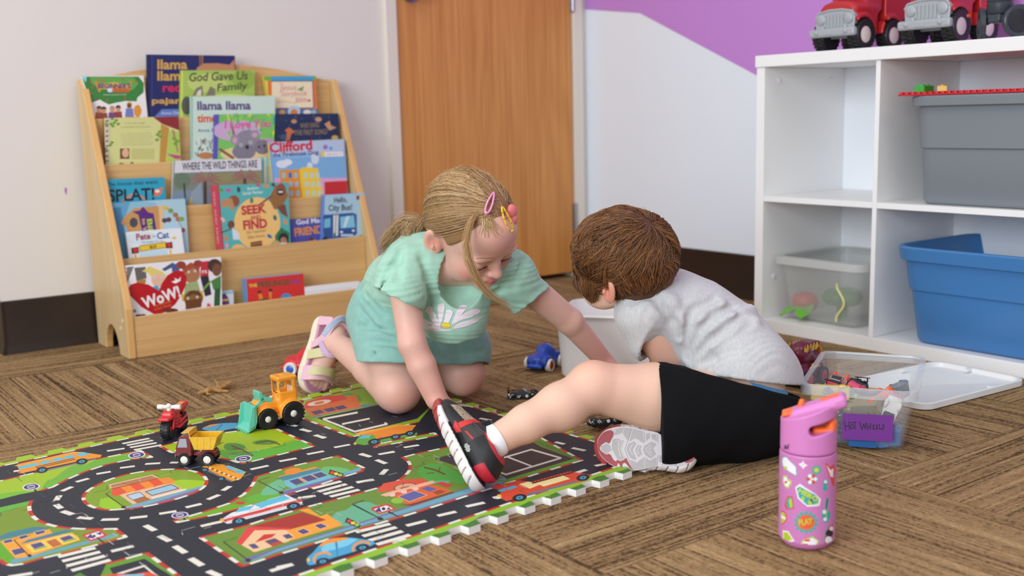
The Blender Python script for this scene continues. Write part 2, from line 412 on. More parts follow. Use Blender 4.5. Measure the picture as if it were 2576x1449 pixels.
# ------------------------------------------------------------------ room
WY, WX = 3.2, 2.722            # left (door) wall plane, right (painted) wall plane
def carpet_material():
    m = bpy.data.materials.new('carpet_tiles'); m.use_nodes = True; nt = m.node_tree; L = nt.links; N = nt.nodes.new
    b = nt.nodes['Principled BSDF']; b.inputs['Roughness'].default_value = 0.95; b.inputs['Specular IOR Level'].default_value = 0.15
    tc = N('ShaderNodeTexCoord'); sp = N('ShaderNodeSeparateXYZ'); L.new(tc.outputs['Object'], sp.inputs[0])
    def M(op, a, b_=None, c=None):
        n = N('ShaderNodeMath'); n.operation = op
        for i, q in enumerate((a, b_, c)):
            if q is None: continue
            if isinstance(q, (int, float)): n.inputs[i].default_value = q
            else: L.new(q, n.inputs[i])
        return n.outputs[0]
    X, Y = sp.outputs[0], sp.outputs[1]
    ti = M('DIVIDE', M('SUBTRACT', X, 0.92-6.1), 0.61); tj = M('DIVIDE', M('SUBTRACT', Y, 1.055-6.1), 0.61)
    i, j = M('FLOOR', ti), M('FLOOR', tj)
    chk = M('FLOORED_MODULO', M('ADD', M('ADD', i, j), 0), 2.0)
    # chk 0 -> ribs along X, 1 -> ribs along Y
    def pick(a, b_): return M('ADD', M('MULTIPLY', a, chk), M('MULTIPLY', b_, M('SUBTRACT', 1.0, chk)))
    across, along = pick(X, Y), pick(Y, X)
    cid = M('ADD', M('MULTIPLY', i, 7.13), M('MULTIPLY', j, 3.71))
    RP = 285.0
    ra = M('MULTIPLY', across, RP); ri = M('FLOOR', ra); rf = M('SUBTRACT', M('FRACT', ra), 0.5)
    rid = M('ADD', M('MULTIPLY', ri, 0.731), cid)
    def noise(sa, sl, det, off=0.0):
        v = N('ShaderNodeCombineXYZ'); L.new(M('MULTIPLY', ri, sa/RP), v.inputs[0]); L.new(M('MULTIPLY', along, sl), v.inputs[1]); L.new(M('ADD', cid, off), v.inputs[2])
        n = N('ShaderNodeTexNoise'); n.inputs['Scale'].default_value = 1; n.inputs['Detail'].default_value = det; L.new(v.outputs[0], n.inputs['Vector']); return n.outputs['Fac']
    def white(sl, off):
        w0 = N('ShaderNodeTexWhiteNoise'); w0.noise_dimensions = '1D'; L.new(rid, w0.inputs['W'])
        v = N('ShaderNodeCombineXYZ'); L.new(M('ADD', ri, off), v.inputs[0]); L.new(M('FLOOR', M('ADD', M('MULTIPLY', along, sl), M('MULTIPLY', w0.outputs[0], 7.0))), v.inputs[1]); L.new(cid, v.inputs[2])
        w = N('ShaderNodeTexWhiteNoise'); w.noise_dimensions = '3D'; L.new(v.outputs[0], w.inputs['Vector']); return w.outputs[0]
    stripes = noise(285*1.3, 2.4, 1); broad = noise(52, 1.2, 2, 11); drift = noise(12, 2.4, 2, 23); loop = white(240, 0.0); dash = white(85, 40.0)
    loopf = M('ABSOLUTE', M('SUBTRACT', M('FRACT', M('MULTIPLY', along, 240.0)), 0.5))
    k = M('ADD', M('ADD', M('MULTIPLY', stripes, 1.5), M('MULTIPLY', broad, 0.75)), M('ADD', M('MULTIPLY', loop, 0.30), M('ADD', M('MULTIPLY', drift, .5), M('MULTIPLY', dash, 0.22))))
    cr = N('ShaderNodeValToRGB'); e = cr.color_ramp.elements
    e[0].position = 0.0; e[0].color = (*lin((70, 52, 36)), 1); e[1].position = 1.0; e[1].color = (*lin((212, 178, 130)), 1)
    for p, c in ((0.28, (98, 74, 50)), (0.46, (156, 124, 86)), (0.74, (182, 149, 106))):
        q = e.new(p); q.color = (*lin(c), 1)
    mr = N('ShaderNodeMapRange'); mr.inputs[1].default_value = .98; mr.inputs[2].default_value = 2.26; L.new(k, mr.inputs[0])
    L.new(mr.outputs[0], cr.inputs[0])
    rib = M('MULTIPLY', rf, rf); tex = M('MULTIPLY', loopf, loopf)
    # thin dark seams between the tiles
    fx = M('ABSOLUTE', M('SUBTRACT', M('FRACT', ti), 0.5)); fy = M('ABSOLUTE', M('SUBTRACT', M('FRACT', tj), 0.5))
    seam = M('GREATER_THAN', M('MAXIMUM', fx, fy), 0.4975)
    mx = N('ShaderNodeMix'); mx.data_type = 'RGBA'; L.new(M('MULTIPLY', seam, 0.45), mx.inputs[0]); L.new(cr.outputs[0], mx.inputs[6]); mx.inputs[7].default_value = (*lin((70, 52, 34)), 1)
    L.new(mx.outputs[2], b.inputs['Base Color'])
    bp = N('ShaderNodeBump'); bp.inputs['Strength'].default_value = 0.8; bp.inputs['Distance'].default_value = 0.0022
    L.new(M('ADD', M('MULTIPLY', rib, -3.2), M('ADD', M('MULTIPLY', tex, -2.2), M('MULTIPLY', loop, 0.3))), bp.inputs['Height']); L.new(bp.outputs[0], b.inputs['Normal'])
    return m
def oak_material(name, base, dark, axis, scale=1.0, rough=0.42, contrast=1.0):
    """wood with long grain along `axis` ('X' or 'Z')"""
    m = bpy.data.materials.new(name); m.use_nodes = True; nt = m.node_tree; L = nt.links; N = nt.nodes.new
    b = nt.nodes['Principled BSDF']; b.inputs['Roughness'].default_value = rough
    tc = N('ShaderNodeTexCoord')
    def nz(sc, det, dist=0.0, rough_=.55):
        mp = N('ShaderNodeMapping'); mp.inputs['Scale'].default_value = sc; L.new(tc.outputs['Object'], mp.inputs[0])
        n = N('ShaderNodeTexNoise'); n.inputs['Scale'].default_value = 1; n.inputs['Detail'].default_value = det; n.inputs['Distortion'].default_value = dist; n.inputs['Roughness'].default_value = rough_
        L.new(mp.outputs[0], n.inputs['Vector']); return n.outputs['Fac']
    s = scale
    lo, hi = (1.1*s, 13*s) if axis else (1, 1)
    sc = {'X': (lo, hi, hi), 'Z': (hi, hi, lo), 'Y': (hi, lo, hi)}[axis]
    big = nz(sc, 2, 0.6)
    w = N('ShaderNodeMath'); w.operation = 'MULTIPLY'; L.new(big, w.inputs[0]); w.inputs[1].default_value = 26
    sn = N('ShaderNodeMath'); sn.operation = 'SINE'; L.new(w.outputs[0], sn.inputs[0])
    fine = nz(tuple(q*(11 if q > 2 else 2.4) for q in sc), 3)
    a = N('ShaderNodeMath'); a.operation = 'MULTIPLY_ADD'; L.new(sn.outputs[0], a.inputs[0]); a.inputs[1].default_value = 0.13*contrast; L.new(fine, a.inputs[2])
    mr = N('ShaderNodeMapRange'); mr.inputs[1].default_value = 0.25; mr.inputs[2].default_value = 0.8; L.new(a.outputs[0], mr.inputs[0])
    mx = N('ShaderNodeMix'); mx.data_type = 'RGBA'; L.new(mr.outputs[0], mx.inputs[0]); mx.inputs[6].default_value = (*lin(dark), 1); mx.inputs[7].default_value = (*lin(base), 1)
    L.new(mx.outputs[2], b.inputs['Base Color'])
    bp = N('ShaderNodeBump'); bp.inputs['Strength'].default_value = .12; bp.inputs['Distance'].default_value = .001; L.new(fine, bp.inputs['Height']); L.new(bp.outputs[0], b.inputs['Normal'])
    return m
def struct(o): o['kind'] = 'structure'; return o
M_WALL = mat('warm_white_wall_paint', (224, 217, 211), 0.6, bump=(160, .08, .001))
M_WALLC = mat('white_wall_paint', (233, 241, 252), 0.6, bump=(160, .08, .001))
M_PURPLE = mat('purple_wall_paint', (196, 136, 216), 0.55, bump=(160, .08, .001))
M_BASE = mat('dark_vinyl_baseboard', (45, 33, 27), 0.35, vary=(9, .12))
M_FRAME = mat('cream_door_frame_paint', (226, 217, 206), 0.4)
M_STEEL = mat('brushed_steel', (176, 178, 182), 0.3, metal=1.0)

fl_o = struct(MB().box((-3.2, -2.6, -0.05), (WX+.1, WY+1.4, 0)).build('floor', carpet_material(), smooth=0))
FX0, FX1 = 1.845, 2.694        # outer edges of the door frame on the left wall
DX0, DX1 = 1.893, 2.644        # door slab
mb = MB(); mb.box((0.605, WY, 0), (FX0, WY+.12, 2.75)); mb.box((FX0, WY, 2.15), (WX+.1, WY+.12, 2.75)); mb.box((FX1, WY, 0), (WX+.1, WY+.12, 2.15))
wl = struct(mb.build('wall_left', M_WALL, smooth=0))
MB().prism([(on_y(190, 556, 0)[0]*0+0.797, 0.452), (0.803, 0.448), (0.799, 0.43), (0.795, 0.44)], lambda a, b, d: (a, WY-d, b), 0, 0.0006).build('crayon_mark', mat('purple_crayon', (170, 120, 185), .7), wl, smooth=0)
# the wall turns a corner at its left end
struct(MB().box((0.605, WY+.12, 0), (0.7, WY+1.2, 2.75)).build('wall_return', M_WALL, smooth=0))
struct(MB().box((-3.2, WY+1.2, 0), (0.7, WY+1.3, 2.75)).build('wall_far', M_WALL, smooth=0))
def zy(a, b, d): return (d, a, b)
Y0w = -2.6
wr = struct(MB().prism([(Y0w, 0), (WY+.1, 0), (WY+.1, 2.75), (Y0w, 2.75)], zy, WX, WX+.1).build('wall_right', M_WALLC, smooth=0))
p1, p2, p3 = [on_x(x, y, WX) for x, y in ((1456, 26), (1610, 33), (1901, 188))]
sl = (p3[2]-p2[2])/(p3[1]-p2[1])
low = p3[2]+sl*(1.55-p3[1])
MB().prism([(WY-.001, p1[2]), (p2[1], p2[2]), (1.55, low), (0.6, low+.35), (Y0w, low+.1), (Y0w, 2.74), (WY-.001, 2.74)], zy, WX-0.0012, WX+.001).build('purple_paint', M_PURPLE, wr, smooth=0)
mb = MB()
prof = [(0, 0), (0.012, 0), (0.010, 0.012), (0.006, 0.03), (0.006, 0.147), (0, 0.149)]
mb.prism(prof, lambda a, b, d: (d, WY-a, b), 0.605, FX0-.001)
struct(mb.build('baseboard_left', M_BASE))
mb = MB(); mb.prism(prof, lambda a, b, d: (0.605-a, d, b), WY-.01, WY+1.2); struct(mb.build('baseboard_return', M_BASE))
mb = MB(); mb.prism(prof, lambda a, b, d: (WX-a, d, b), Y0w, WY-.012)
struct(mb.build('baseboard_right', M_BASE))
# steel door frame
mb = MB()
for x0, x1, s in ((FX0, DX0-.004, 1), (DX1+.004, FX1, -1)):
    mb.box((x0, WY-.018, 0), (x1, WY+.10, 2.15))
    st = (x1-.012, x1+.008) if s > 0 else (x0-.008, x0+.012)
    mb.box((st[0], WY+.035, 0), (st[1], WY+.09, 2.12))
mb.box((FX0, WY-.018, 2.10), (FX1, WY+.10, 2.15))
struct(mb.build('trim_1', M_FRAME, bevel=.003))
M_DOOR = oak_material('honey_oak_veneer', (222, 156, 86), (190, 122, 58), 'Z', .7, .4, .6)
dr = struct(empty('door_1', (DX0, WY-.008, 0)))
MB().box((DX0, WY-.008, 0.02), (DX1, WY+.034, 2.10)).build('door_slab', M_DOOR, dr, smooth=0, bevel=.002, world=True)
kx, kz = on_y(1040, -22, WY-.03)[0], on_y(1040, -22, WY-.03)[2]
mb = MB(); mb.lathe([(0.034, 0), (0.034, .006), (.012, .012), (.011, .03), (.024, .036), (.029, .05), (.025, .064), (.012, .07), (0, .071)], (kx, WY-.008, kz), (0, -1, 0))
mb.build('door_knob', mat('violet_tinted_metal', (120, 105, 150), .25, metal=.9), dr, world=True)
for z0 in (0.165, 1.0):
    mb = MB()
    for k in range(5): mb.cyl((DX1+.004, WY-.016, z0+.115*k/5+.001), (DX1+.004, WY-.016, z0+.115*(k+1)/5-.0005), .007, n=14)
    mb.ball((DX1+.004, WY-.016, z0+.117), .006); mb.ball((DX1+.004, WY-.016, z0-.002), .006)
    mb.box((DX1-.006, WY-.0095, z0), (DX1+.001, WY-.0075, z0+.115))
    mb.build('hinge', M_STEEL, dr, world=True)
struct(MB().box((FX0-.4, WY+.13, 0), (WX+.1, WY+.16, 2.3)).build('shade_sheet_behind_door', mat('door_gap_shade', (60, 55, 50), .8), smooth=0))  # dark sheet close behind the door, coloured as the shade in the gap below
# ------------------------------------------------------------------ book display stand
M_MAPLE = oak_material('light_maple_laminate', (224, 184, 124), (202, 158, 98), 'X', .8, .45, .5)
M_MAPLEZ = oak_material('maple_side_glare', (216, 190, 146), (198, 166, 118), 'Z', .8, .45, .5)  # same maple for the sides, paled: window glare is put into the colour
M_EDGE = mat('maple_edge_band', (220, 172, 106), .45, vary=((30, 30, 4), .06))
BX0, BX1 = 0.846, 1.634
BF, BB = 2.893, 3.176
bc = thing('book_display_stand', 'light maple tiered book display stand full of picture books against the left wall', 'bookshelf', (BX0, BF, 0))
def side(x0, x1):
    prof = [(BF, 0.0), (BF, .135), (BF+.006, .155), (3.132, .735), (3.14, .745), (3.15, .748), (BB, .748), (BB, 0)]
    arch = [(3.036+.062*math.cos(math.radians(a)), .072*math.sin(math.radians(a))*1.05) for a in range(0, 181, 15)]
    prof = prof+arch
    mb = MB(); mb.prism(prof, lambda a, b, d: (d, a, b), x0, x1)
    o = mb.build('side_panel', [M_MAPLEZ, M_EDGE], bc, smooth=0, bevel=.0025, world=True)
    for p in o.data.polygons:
        if abs(p.normal.x) < .5 and p.normal.y < -.3: p.material_index = 1
    return o
sL = side(BX0, BX0+.02); side(BX1-.02, BX1)
mb = MB()
for y, z in ((2.925, .10), (2.947, .077)): mb.cyl((BX0-.0015, y, z), (BX0+.004, y, z), .006)
mb.build('screw_cap', mat('pale_screw_cap', (228, 200, 158), .5), sL, world=True)
LIP = [(2.897, .112), (2.965, .262), (3.02, .390), (3.062, .514), (3.103, .639)]       # front face y, top z of each tier
IX0, IX1 = BX0+.0205, BX1-.0205
for k, (y, z) in enumerate(LIP):
    z0 = 0.0 if k == 0 else LIP[k-1][1]-.10
    mb = MB(); mb.box((IX0, y, z0), (IX1, y+.009, z)); mb.build('tier_board', M_MAPLE, bc, smooth=0, bevel=.002, world=True)
    y1 = LIP[k+1][0] if k < 4 else 3.150
    zf = max(z-.10, .012)
    MB().box((IX0, y+.0095, zf-.009), (IX1, y1-.0005, zf)).build('tier_floor', M_MAPLE, bc, smooth=0, world=True)
top = [(IX0, .50), (IX1, .50), (IX1, .742)]
for k in range(1, 24):
    t = k/24; x = IX1+(IX0-IX1)*t; top.append((x, .742+.052*math.sin(math.pi*t)**.9))
top.append((IX0, .742))
MB().prism(top, lambda a, b, d: (a, d, b), 3.151, 3.166).build('back_panel', M_MAPLE, bc, smooth=0, bevel=.002, world=True)
MB().box((IX0, 3.167, .02), (IX1, 3.172, .5)).build('back_panel', M_MAPLE, bc, smooth=0, world=True)

# ------------------------------------------------------------------ white cube shelf
M_WHITE = mat('white_melamine', (244, 243, 243), .35)
CF, CB = 2.357, 2.715
CY1, CY0 = 2.045, 0.24
cs = thing('cube_shelf', 'low white open cube shelf along the painted wall holding storage bins', 'shelf', (CF, CY0, 0))
DV = [1.651, .93]
MB().box((CF-.004, CY0-.004, .7355), (CB, CY1+.003, .767)).build('top_board', M_WHITE, cs, smooth=0, bevel=.0015, world=True)
for a, b in ((CY1-.028, CY1), (CY0, CY0+.028)): MB().box((CF, a, 0), (CB, b, .735)).build('side_panel', M_WHITE, cs, smooth=0, bevel=.001, world=True)
MB().box((CF, CY0+.0285, .0), (CB, CY1-.0285, .034)).build('bottom_board', M_WHITE, cs, smooth=0, bevel=.001, world=True)
ye = [CY1-.0285]+[q for d in DV for q in (d+.0135, d-.0005)]+[CY0+.0285]
for k in range(3):
    MB().box((CF+.002, ye[2*k+1], .367), (CB-.006, ye[2*k], .382)).build('shelf_board', M_WHITE, cs, smooth=0, bevel=.0008, world=True)
for d in DV:
    MB().box((CF+.002, d, .0345), (CB-.006, d+.013, .735)).build('divider', M_WHITE, cs, smooth=0, bevel=.0008, world=True)
MB().box((CB-.005, CY0+.0285, .0345), (CB-.001, CY1-.0285, .735)).build('back_panel', mat('white_hardboard_back', (244, 247, 252), .45), cs, smooth=0, world=True)
for yy, x, z in ((CY1-.0288, CF+.06, .70), (CY1-.0288, CF+.29, .70), (CY1-.0288, CF+.05, .15)):
    MB().lathe([(.0085, 0), (.0085, .0012), (.006, .002), (0, .0021)], (x, yy, z), (0, -1, 0), 18).build('screw_cover', M_WHITE, cs, world=True)

def tub_mesh(mb, w, d, h, taper, r, th=.003, lip=.016, liph=.03, steps=(), n=6, floor=.004):
    """open rectangular bin, base centre at the origin. steps: (height fraction, outward jog)"""
    def ring(z, off): 
        k = z/h
        return [(x, y, z) for x, y in rrect(w-2*taper*(1-k)+2*off, d-2*taper*(1-k)+2*off, max(r-(.3*r)*(1-k)+off, .004), n)]
    R = []
    R.append(ring(0.0, -.012)); R.append(ring(.003, -.005)); R.append(ring(.010, 0.0)); acc = 0
    for hf, jog in steps:
        R.append(ring(hf*h-.002, acc)); acc += jog; R.append(ring(hf*h+.002, acc))
    zt = h-liph
    R.append(ring(zt, acc)); R.append(ring(zt+.0005, lip+acc)); R.append(ring(h-.004, lip+acc+.001)); R.append(ring(h, lip+acc-.003)); R.append(ring(h, acc-th+.002)); R.append(ring(h-.004, acc-th))
    for hf, jog in reversed(steps):
        R.append(ring(hf*h+.004, acc-th)); acc -= jog; R.append(ring(hf*h, acc-th))
    R.append(ring(.016, -th)); R.append(ring(floor+.002, -.008)); R.append(ring(floor, -.02))
    mb.loft(R, True, True)
    return mb
# bins on the shelf (all stand inside the cubes)
def tub(name, label, cat, loc, rz, m, args, part='body', group='large storage tubs on the white shelf', **kw):
    t = thing(name, label, cat, loc, rz, group)
    tub_mesh(MB(), *args, **kw) if False else None
    mb = MB(); tub_mesh(mb, *args, **kw); mb.build(part, m, t, smooth=35)
    return t
M_GREYB = mat('slate_grey_plastic', (128, 134, 142), .42)
M_BLUEB = mat('steel_blue_plastic', (66, 124, 184), .36)
gx = CF+.195
tub('storage_tub', 'grey plastic storage tub on the upper shelf under a red building plate', 'storage bin', (gx, 1.285, .382), math.pi/2, M_GREYB, (.56, .36, .262, .013, .05), lip=.016, liph=.024, steps=((.52, .006),))
bt = tub('storage_tub', 'blue plastic storage tub on the bottom of the white shelf', 'storage bin', (gx-.012, 1.285, .0345), math.pi/2, M_BLUEB, (.60, .37, .245, .03, .055), lip=.012, liph=.034, steps=((.55, .006),))
# red building plate with studs lying on the grey tub
M_REDP = mat('red_toy_plastic', (200, 24, 40), .3)
PZ = .382+.2625
pl = thing('building_plate', 'red studded building plate lying across the grey tub', 'toy plate', (gx-.01, 1.285, PZ))
MB().box((-.19, -.31, 0.0005), (.19, .31, .0045)).build('plate', M_REDP, pl, smooth=0, bevel=.001)
mb = MB()
for i in range(24):
    for j in range(39):
        x, y = -.184+.016*i, -.304+.016*j
        mb.lathe([(.0052, .0045), (.0052, .0088), (.0044, .0094), (0, .0094)], (x, y, 0), n=10)
o = mb.build('stud_field', M_REDP, pl); o['kind'] = 'stuff'
def brick(label, loc, rz, c, nx, ny, name='building_brick', group='studded toy bricks by the tubs'):
    t = thing(name, label, 'toy brick', loc, rz, group)
    m = mat('brick_%02x%02x%02x' % c, c, .28)
    MB().box((-nx*.016, -ny*.016, 0), (nx*.016, ny*.016, .019)).build('block', m, t, smooth=0, bevel=.0006)
    mb = MB()
    for i in range(nx):
        for j in range(ny): mb.lathe([(.0048*1.9, .019), (.0048*1.9, .0225), (.0042*1.9, .0232), (0, .0232)], (-nx*.016+.016+.032*i, -ny*.016+.016+.032*j, 0), n=14)
    mb.build('stud', m, t)
    return t
p = on_x(2320, 262, 2.40)
brick('green studded toy brick on the red building plate', (2.415, p[1]+.006, PZ+.0096), .1, (62, 176, 66), 2, 1).scale = (.78,)*3
brick('yellow studded toy brick behind the green one on the red plate', (2.45, p[1]-.022, PZ+.0096), .5, (240, 190, 40), 2, 1).scale = (.7,)*3
brick('violet brick corner poking up inside the blue tub', (2.55, 1.45, .14), .8, (120, 70, 170), 2, 2).rotation_euler = (.7, .5, .8)
# ------------------------------------------------------------------ picture books on the display stand
M_PRINT = attr_mat('printed_cover', .38, coat=.15)
M_PAGE = mat('book_pages', (240, 236, 226), .8)
ZA, ZB = (150, 100, 3.0188), (200, 420, 2.8975)
def book(label, tier, quad, base, spine, draw, ext=.09, th=.011, off=0.0, lean=.10, zoom=ZA, spx=0.0, kind='picture_book'):
    y0, zl = LIP[tier]; zb = max(zl-.10, .012); yb = y0+.0115+off
    n = (0, -1, lean); P0 = (0, yb, zb)
    def un(x, y): q = on_plane(x, y, P0, n); return (q[0], q[2])
    def to(a, b, d=0.0): return (a, yb+(b-zb)*lean+d, b)
    q = [np.array(un(*p)) for p in quad]          # TL TR BR BL
    e = np.array([0, -ext])
    if ext:
        q[2] = q[2]+(q[2]-q[1])/np.linalg.norm(q[2]-q[1])*ext; q[3] = q[3]+(q[3]-q[0])/np.linalg.norm(q[3]-q[0])*ext
        for i in (2, 3): q[i][1] = max(q[i][1], zb+.0008)
    c = q[3]
    t = thing(kind, label, 'book', (c[0], yb+(c[1]-zb)*lean, c[1]), group='picture books on the display stand')
    inn = [q[0]+(.0, -.002), q[1]+(-.003, -.002), q[2]+(-.003, .001), q[3]+(.0, .001)]
    mb = MB(); mb.prism([tuple(p) for p in q], lambda a, b, d: to(a, b, d), .0003, .0018)
    mb.prism([tuple(p) for p in q], lambda a, b, d: to(a, b, d), th-.0015, th)
    sp = [q[0], q[0]+(.0015, 0), q[3]+(.0015, 0), q[3]]
    mb.prism([tuple(p) for p in sp], lambda a, b, d: to(a, b, d), .0018, th-.0015)
    mb.build('cover_boards', mat('cover_%02x%02x%02x' % spine, spine, .45), t, smooth=0, world=True)
    MB().prism([tuple(p) for p in [inn[0]+(.0016, 0), inn[1], inn[2], inn[3]+(.0016, 0)]], lambda a, b, d: to(a, b, d), .0019, th-.0016).build('page_block', M_PAGE, t, smooth=0, world=True)
    pr = Print(un, zoom); pr.raw(q, base); draw(pr)
    pr.build('front_cover_print', M_PRINT, t, lambda a, b: to(a, b, 0))
    return t
def blobs(p, pts, c, rx=8, ry=6):
    for x, y in pts: p.el(x, y, rx, ry, c, n=10)

def d_green(p):
    p.poly([(170, 280), (600, 280), (640, 330), (638, 400), (590, 440), (585, 468), (500, 465), (420, 480), (375, 492), (330, 470), (300, 450), (230, 470), (215, 420)], (52, 128, 52))
    p.poly([(230, 285), (560, 285), (600, 330), (560, 380), (300, 370), (240, 330)], (92, 166, 70)); p.poly([(165, 278), (205, 278), (200, 325)], (140, 214, 220))
    for x, y in ((240, 318), (245, 360), (237, 410), (482, 303), (578, 320), (360, 458), (492, 440)): p.el(x, y, 9, 8, (190, 66, 50), n=10)
    p.line([(228, 480), (262, 465), (300, 452)], 10, (110, 70, 50))
    p.text('The', (280, 320), (345, 314), 20, (206, 70, 52)); p.poly([(265, 318), (285, 314), (312, 394), (296, 398)], (214, 134, 40)); p.poly([(532, 314), (550, 312), (536, 384), (518, 390)], (214, 134, 40))
    p.poly([(288, 340), (420, 322), (540, 345), (530, 368), (300, 378)], (214, 176, 60))
    p.text("BEGINNER'S", (292, 368), (538, 366), 34, (92, 50, 128), .035); p.text('Bible', (402, 396), (528, 398), 38, (214, 92, 48), .04); p.el(382, 382, 20, 18, (206, 224, 240)); p.text('TIMELESS CHILDREN\'S STORIES', (330, 424), (508, 420), 9, (220, 236, 210), .0)
    for x, y, c, h in ((300, 575, (168, 92, 44), (90, 52, 34)), (335, 580, (150, 70, 56), (80, 44, 30)), (400, 575, (112, 70, 130), (196, 140, 110)), (445, 570, (150, 60, 60), (70, 56, 50)), (530, 545, (112, 128, 190), (224, 160, 60))):
        p.poly([(x-34, y+40), (x-26, y-25), (x+26, y-25), (x+34, y+40)], c); p.el(x, y-45, 20, 24, (206, 150, 112)); p.poly(ell(x, y-52, 21, 22, n=14, a0=180, a1=360), h)
    p.el(592, 540, 30, 46, (220, 150, 44)); p.poly([(500, 585), (612, 585), (618, 620), (496, 620)], (222, 140, 46)); p.el(528, 500, 16, 18, (110, 66, 38))
def d_blue(p):
    p.poly([(668, 115), (690, 115), (690, 590), (665, 590)], (16, 28, 84)); p.line([(702, 120), (700, 590)], 6, (40, 66, 142))
    p.poly([(1040, 215), (1090, 180), (1200, 178), (1290, 190), (1325, 150), (1330, 240), (1040, 260)], (186, 130, 88)); p.poly([(1060, 115), (1092, 115), (1088, 190), (1062, 196)], (150, 104, 70)); p.line([(1075, 118), (1072, 190)], 9, (92, 58, 40))
    for t, x0, x1, y, c, h in (('llama', 742, 970, 222, (206, 160, 70), 74), ('llama', 742, 970, 308, (206, 160, 70), 72), ('red', 782, 924, 394, (206, 30, 84), 66), ('pajama', 700, 1010, 484, (206, 160, 70), 46)): p.text(t, (x0, y), (x1, y-1), h, c, .03)
    p.poly([(720, 585), (775, 528), (1330, 520), (1330, 590)], (98, 124, 190)); p.text('Anna Dewdney', (770, 568), (1010, 562), 22, (206, 214, 236), .01)
def d_gave(p):
    p.poly([(920, 232), (938, 232), (935, 592), (910, 592)], (204, 216, 96))
    p.el(1120, 330, 150, 70, (190, 206, 110), n=20); p.el(1400, 300, 90, 80, (146, 178, 66), n=20); p.el(1280, 470, 220, 60, (206, 220, 130), n=20)
    p.poly([(1010, 425), (1035, 370), (1085, 345), (1090, 425)], (126, 122, 100)); p.poly([(1110, 425), (1145, 352), (1185, 375), (1180, 425)], (126, 122, 100)); p.poly([(1035, 425), (1050, 390), (1075, 375), (1075, 425)], (226, 214, 190))
    p.el(965, 500, 40, 70, (88, 90, 80)); p.text('God Gave Us', (985, 316), (1430, 300), 66, (74, 84, 50), .02, .15); p.text('Family', (1195, 390), (1430, 374), 58, (74, 84, 50), .02, .15)
def d_story(p):
    p.poly([(1555, 275), (1945, 275), (1950, 320), (1550, 320)], (110, 176, 60)); p.rect(1605, 278, 1925, 310, (64, 160, 206)); p.poly([(1550, 310), (1580, 310), (1640, 560), (1560, 560)], (228, 204, 84)); p.poly([(1580, 310), (1606, 310), (1612, 420), (1584, 420)], (226, 120, 40)); p.poly([(1925, 308), (1948, 308), (1955, 520), (1930, 520)], (226, 120, 40))
    p.poly([(1612, 318), (1918, 316), (1926, 515), (1640, 520), (1612, 430)], (238, 222, 186)); p.line([(1608, 314), (1922, 312), (1930, 518), (1645, 522)], 7, (56, 60, 120))
    p.text('The', (1665, 340), (1700, 338), 13, (214, 120, 120), 0); p.text('Jesus', (1668, 385), (1800, 380), 44, (206, 130, 140), .0, .2); p.text('Storybook', (1680, 430), (1880, 424), 42, (206, 130, 140), .0, .2); p.text('Bible', (1792, 478), (1880, 470), 42, (206, 130, 140), 0, .2); p.poly([(1800, 380), (1855, 350), (1845, 392)], (120, 160, 90)); p.el(1895, 462, 12, 9, (200, 60, 70)); p.line([(1650, 475), (1720, 468), (1790, 482)], 4, (190, 170, 140))
    p.rect(1640, 525, 1960, 570, (70, 110, 150)); p.el(1780, 545, 48, 46, (176, 204, 224)); p.el(1780, 552, 28, 26, (214, 130, 60)); p.el(1880, 550, 30, 18, (230, 226, 210)); p.el(1690, 550, 24, 18, (220, 160, 80)); p.el(1930, 548, 20, 16, (150, 190, 210))
def d_birch(p):
    p.poly([(330, 590), (395, 590), (380, 960), (335, 960)], (196, 206, 130))
    p.poly([(345, 590), (385, 590), (372, 955), (340, 955)], (206, 196, 170))
    for k in range(9): p.poly([(345+3*(k % 3), 615+38*k), (372, 610+38*k), (370, 622+38*k), (350, 624+38*k)], (96, 80, 66))
    blobs(p, [(400, 600), (430, 612), (415, 630), (445, 640), (390, 640), (405, 655), (355, 640), (398, 780), (385, 800), (350, 830)], (112, 150, 56), 14, 11)
    p.poly([(710, 588), (905, 582), (915, 670), (912, 690), (780, 640)], (140, 40, 40)); p.poly([(770, 640), (832, 668), (805, 940), (757, 938)], (190, 146, 60)); p.poly([(850, 680), (872, 690), (905, 850), (893, 860)], (170, 140, 100)); p.poly([(832, 690), (910, 700), (918, 940), (810, 940)], (176, 204, 90)); p.poly([(850, 680), (872, 690), (905, 850), (893, 860)], (170, 140, 100)); p.poly([(810, 865), (918, 880), (918, 905), (880, 905)], (190, 70, 130))
    blobs(p, [(760, 700), (745, 720), (765, 735), (740, 760), (880, 790), (870, 750), (895, 770)], (120, 156, 52), 16, 12)
    p.text('It was new magic', (495, 640), (650, 636), 14, (150, 150, 100), 0); p.text('to remember when it snows!', (465, 670), (690, 664), 14, (150, 150, 100), 0)
    for k, (a, b) in enumerate(((460, 690), (462, 700), (465, 708), (468, 690), (470, 712), (472, 706))): p.text('a very small line of printed words here'[:34], (a, 718+17*k), (b, 712+17*k), 9, (168, 166, 116), 0)
    p.rect(458, 826, 530, 905, (120, 72, 50)); p.el(500, 860, 26, 34, (224, 176, 140)); p.rect(545, 826, 720, 908, (196, 196, 122)); p.el(470, 945, 20, 10, (90, 60, 40)); p.el(550, 940, 14, 12, (110, 80, 50))
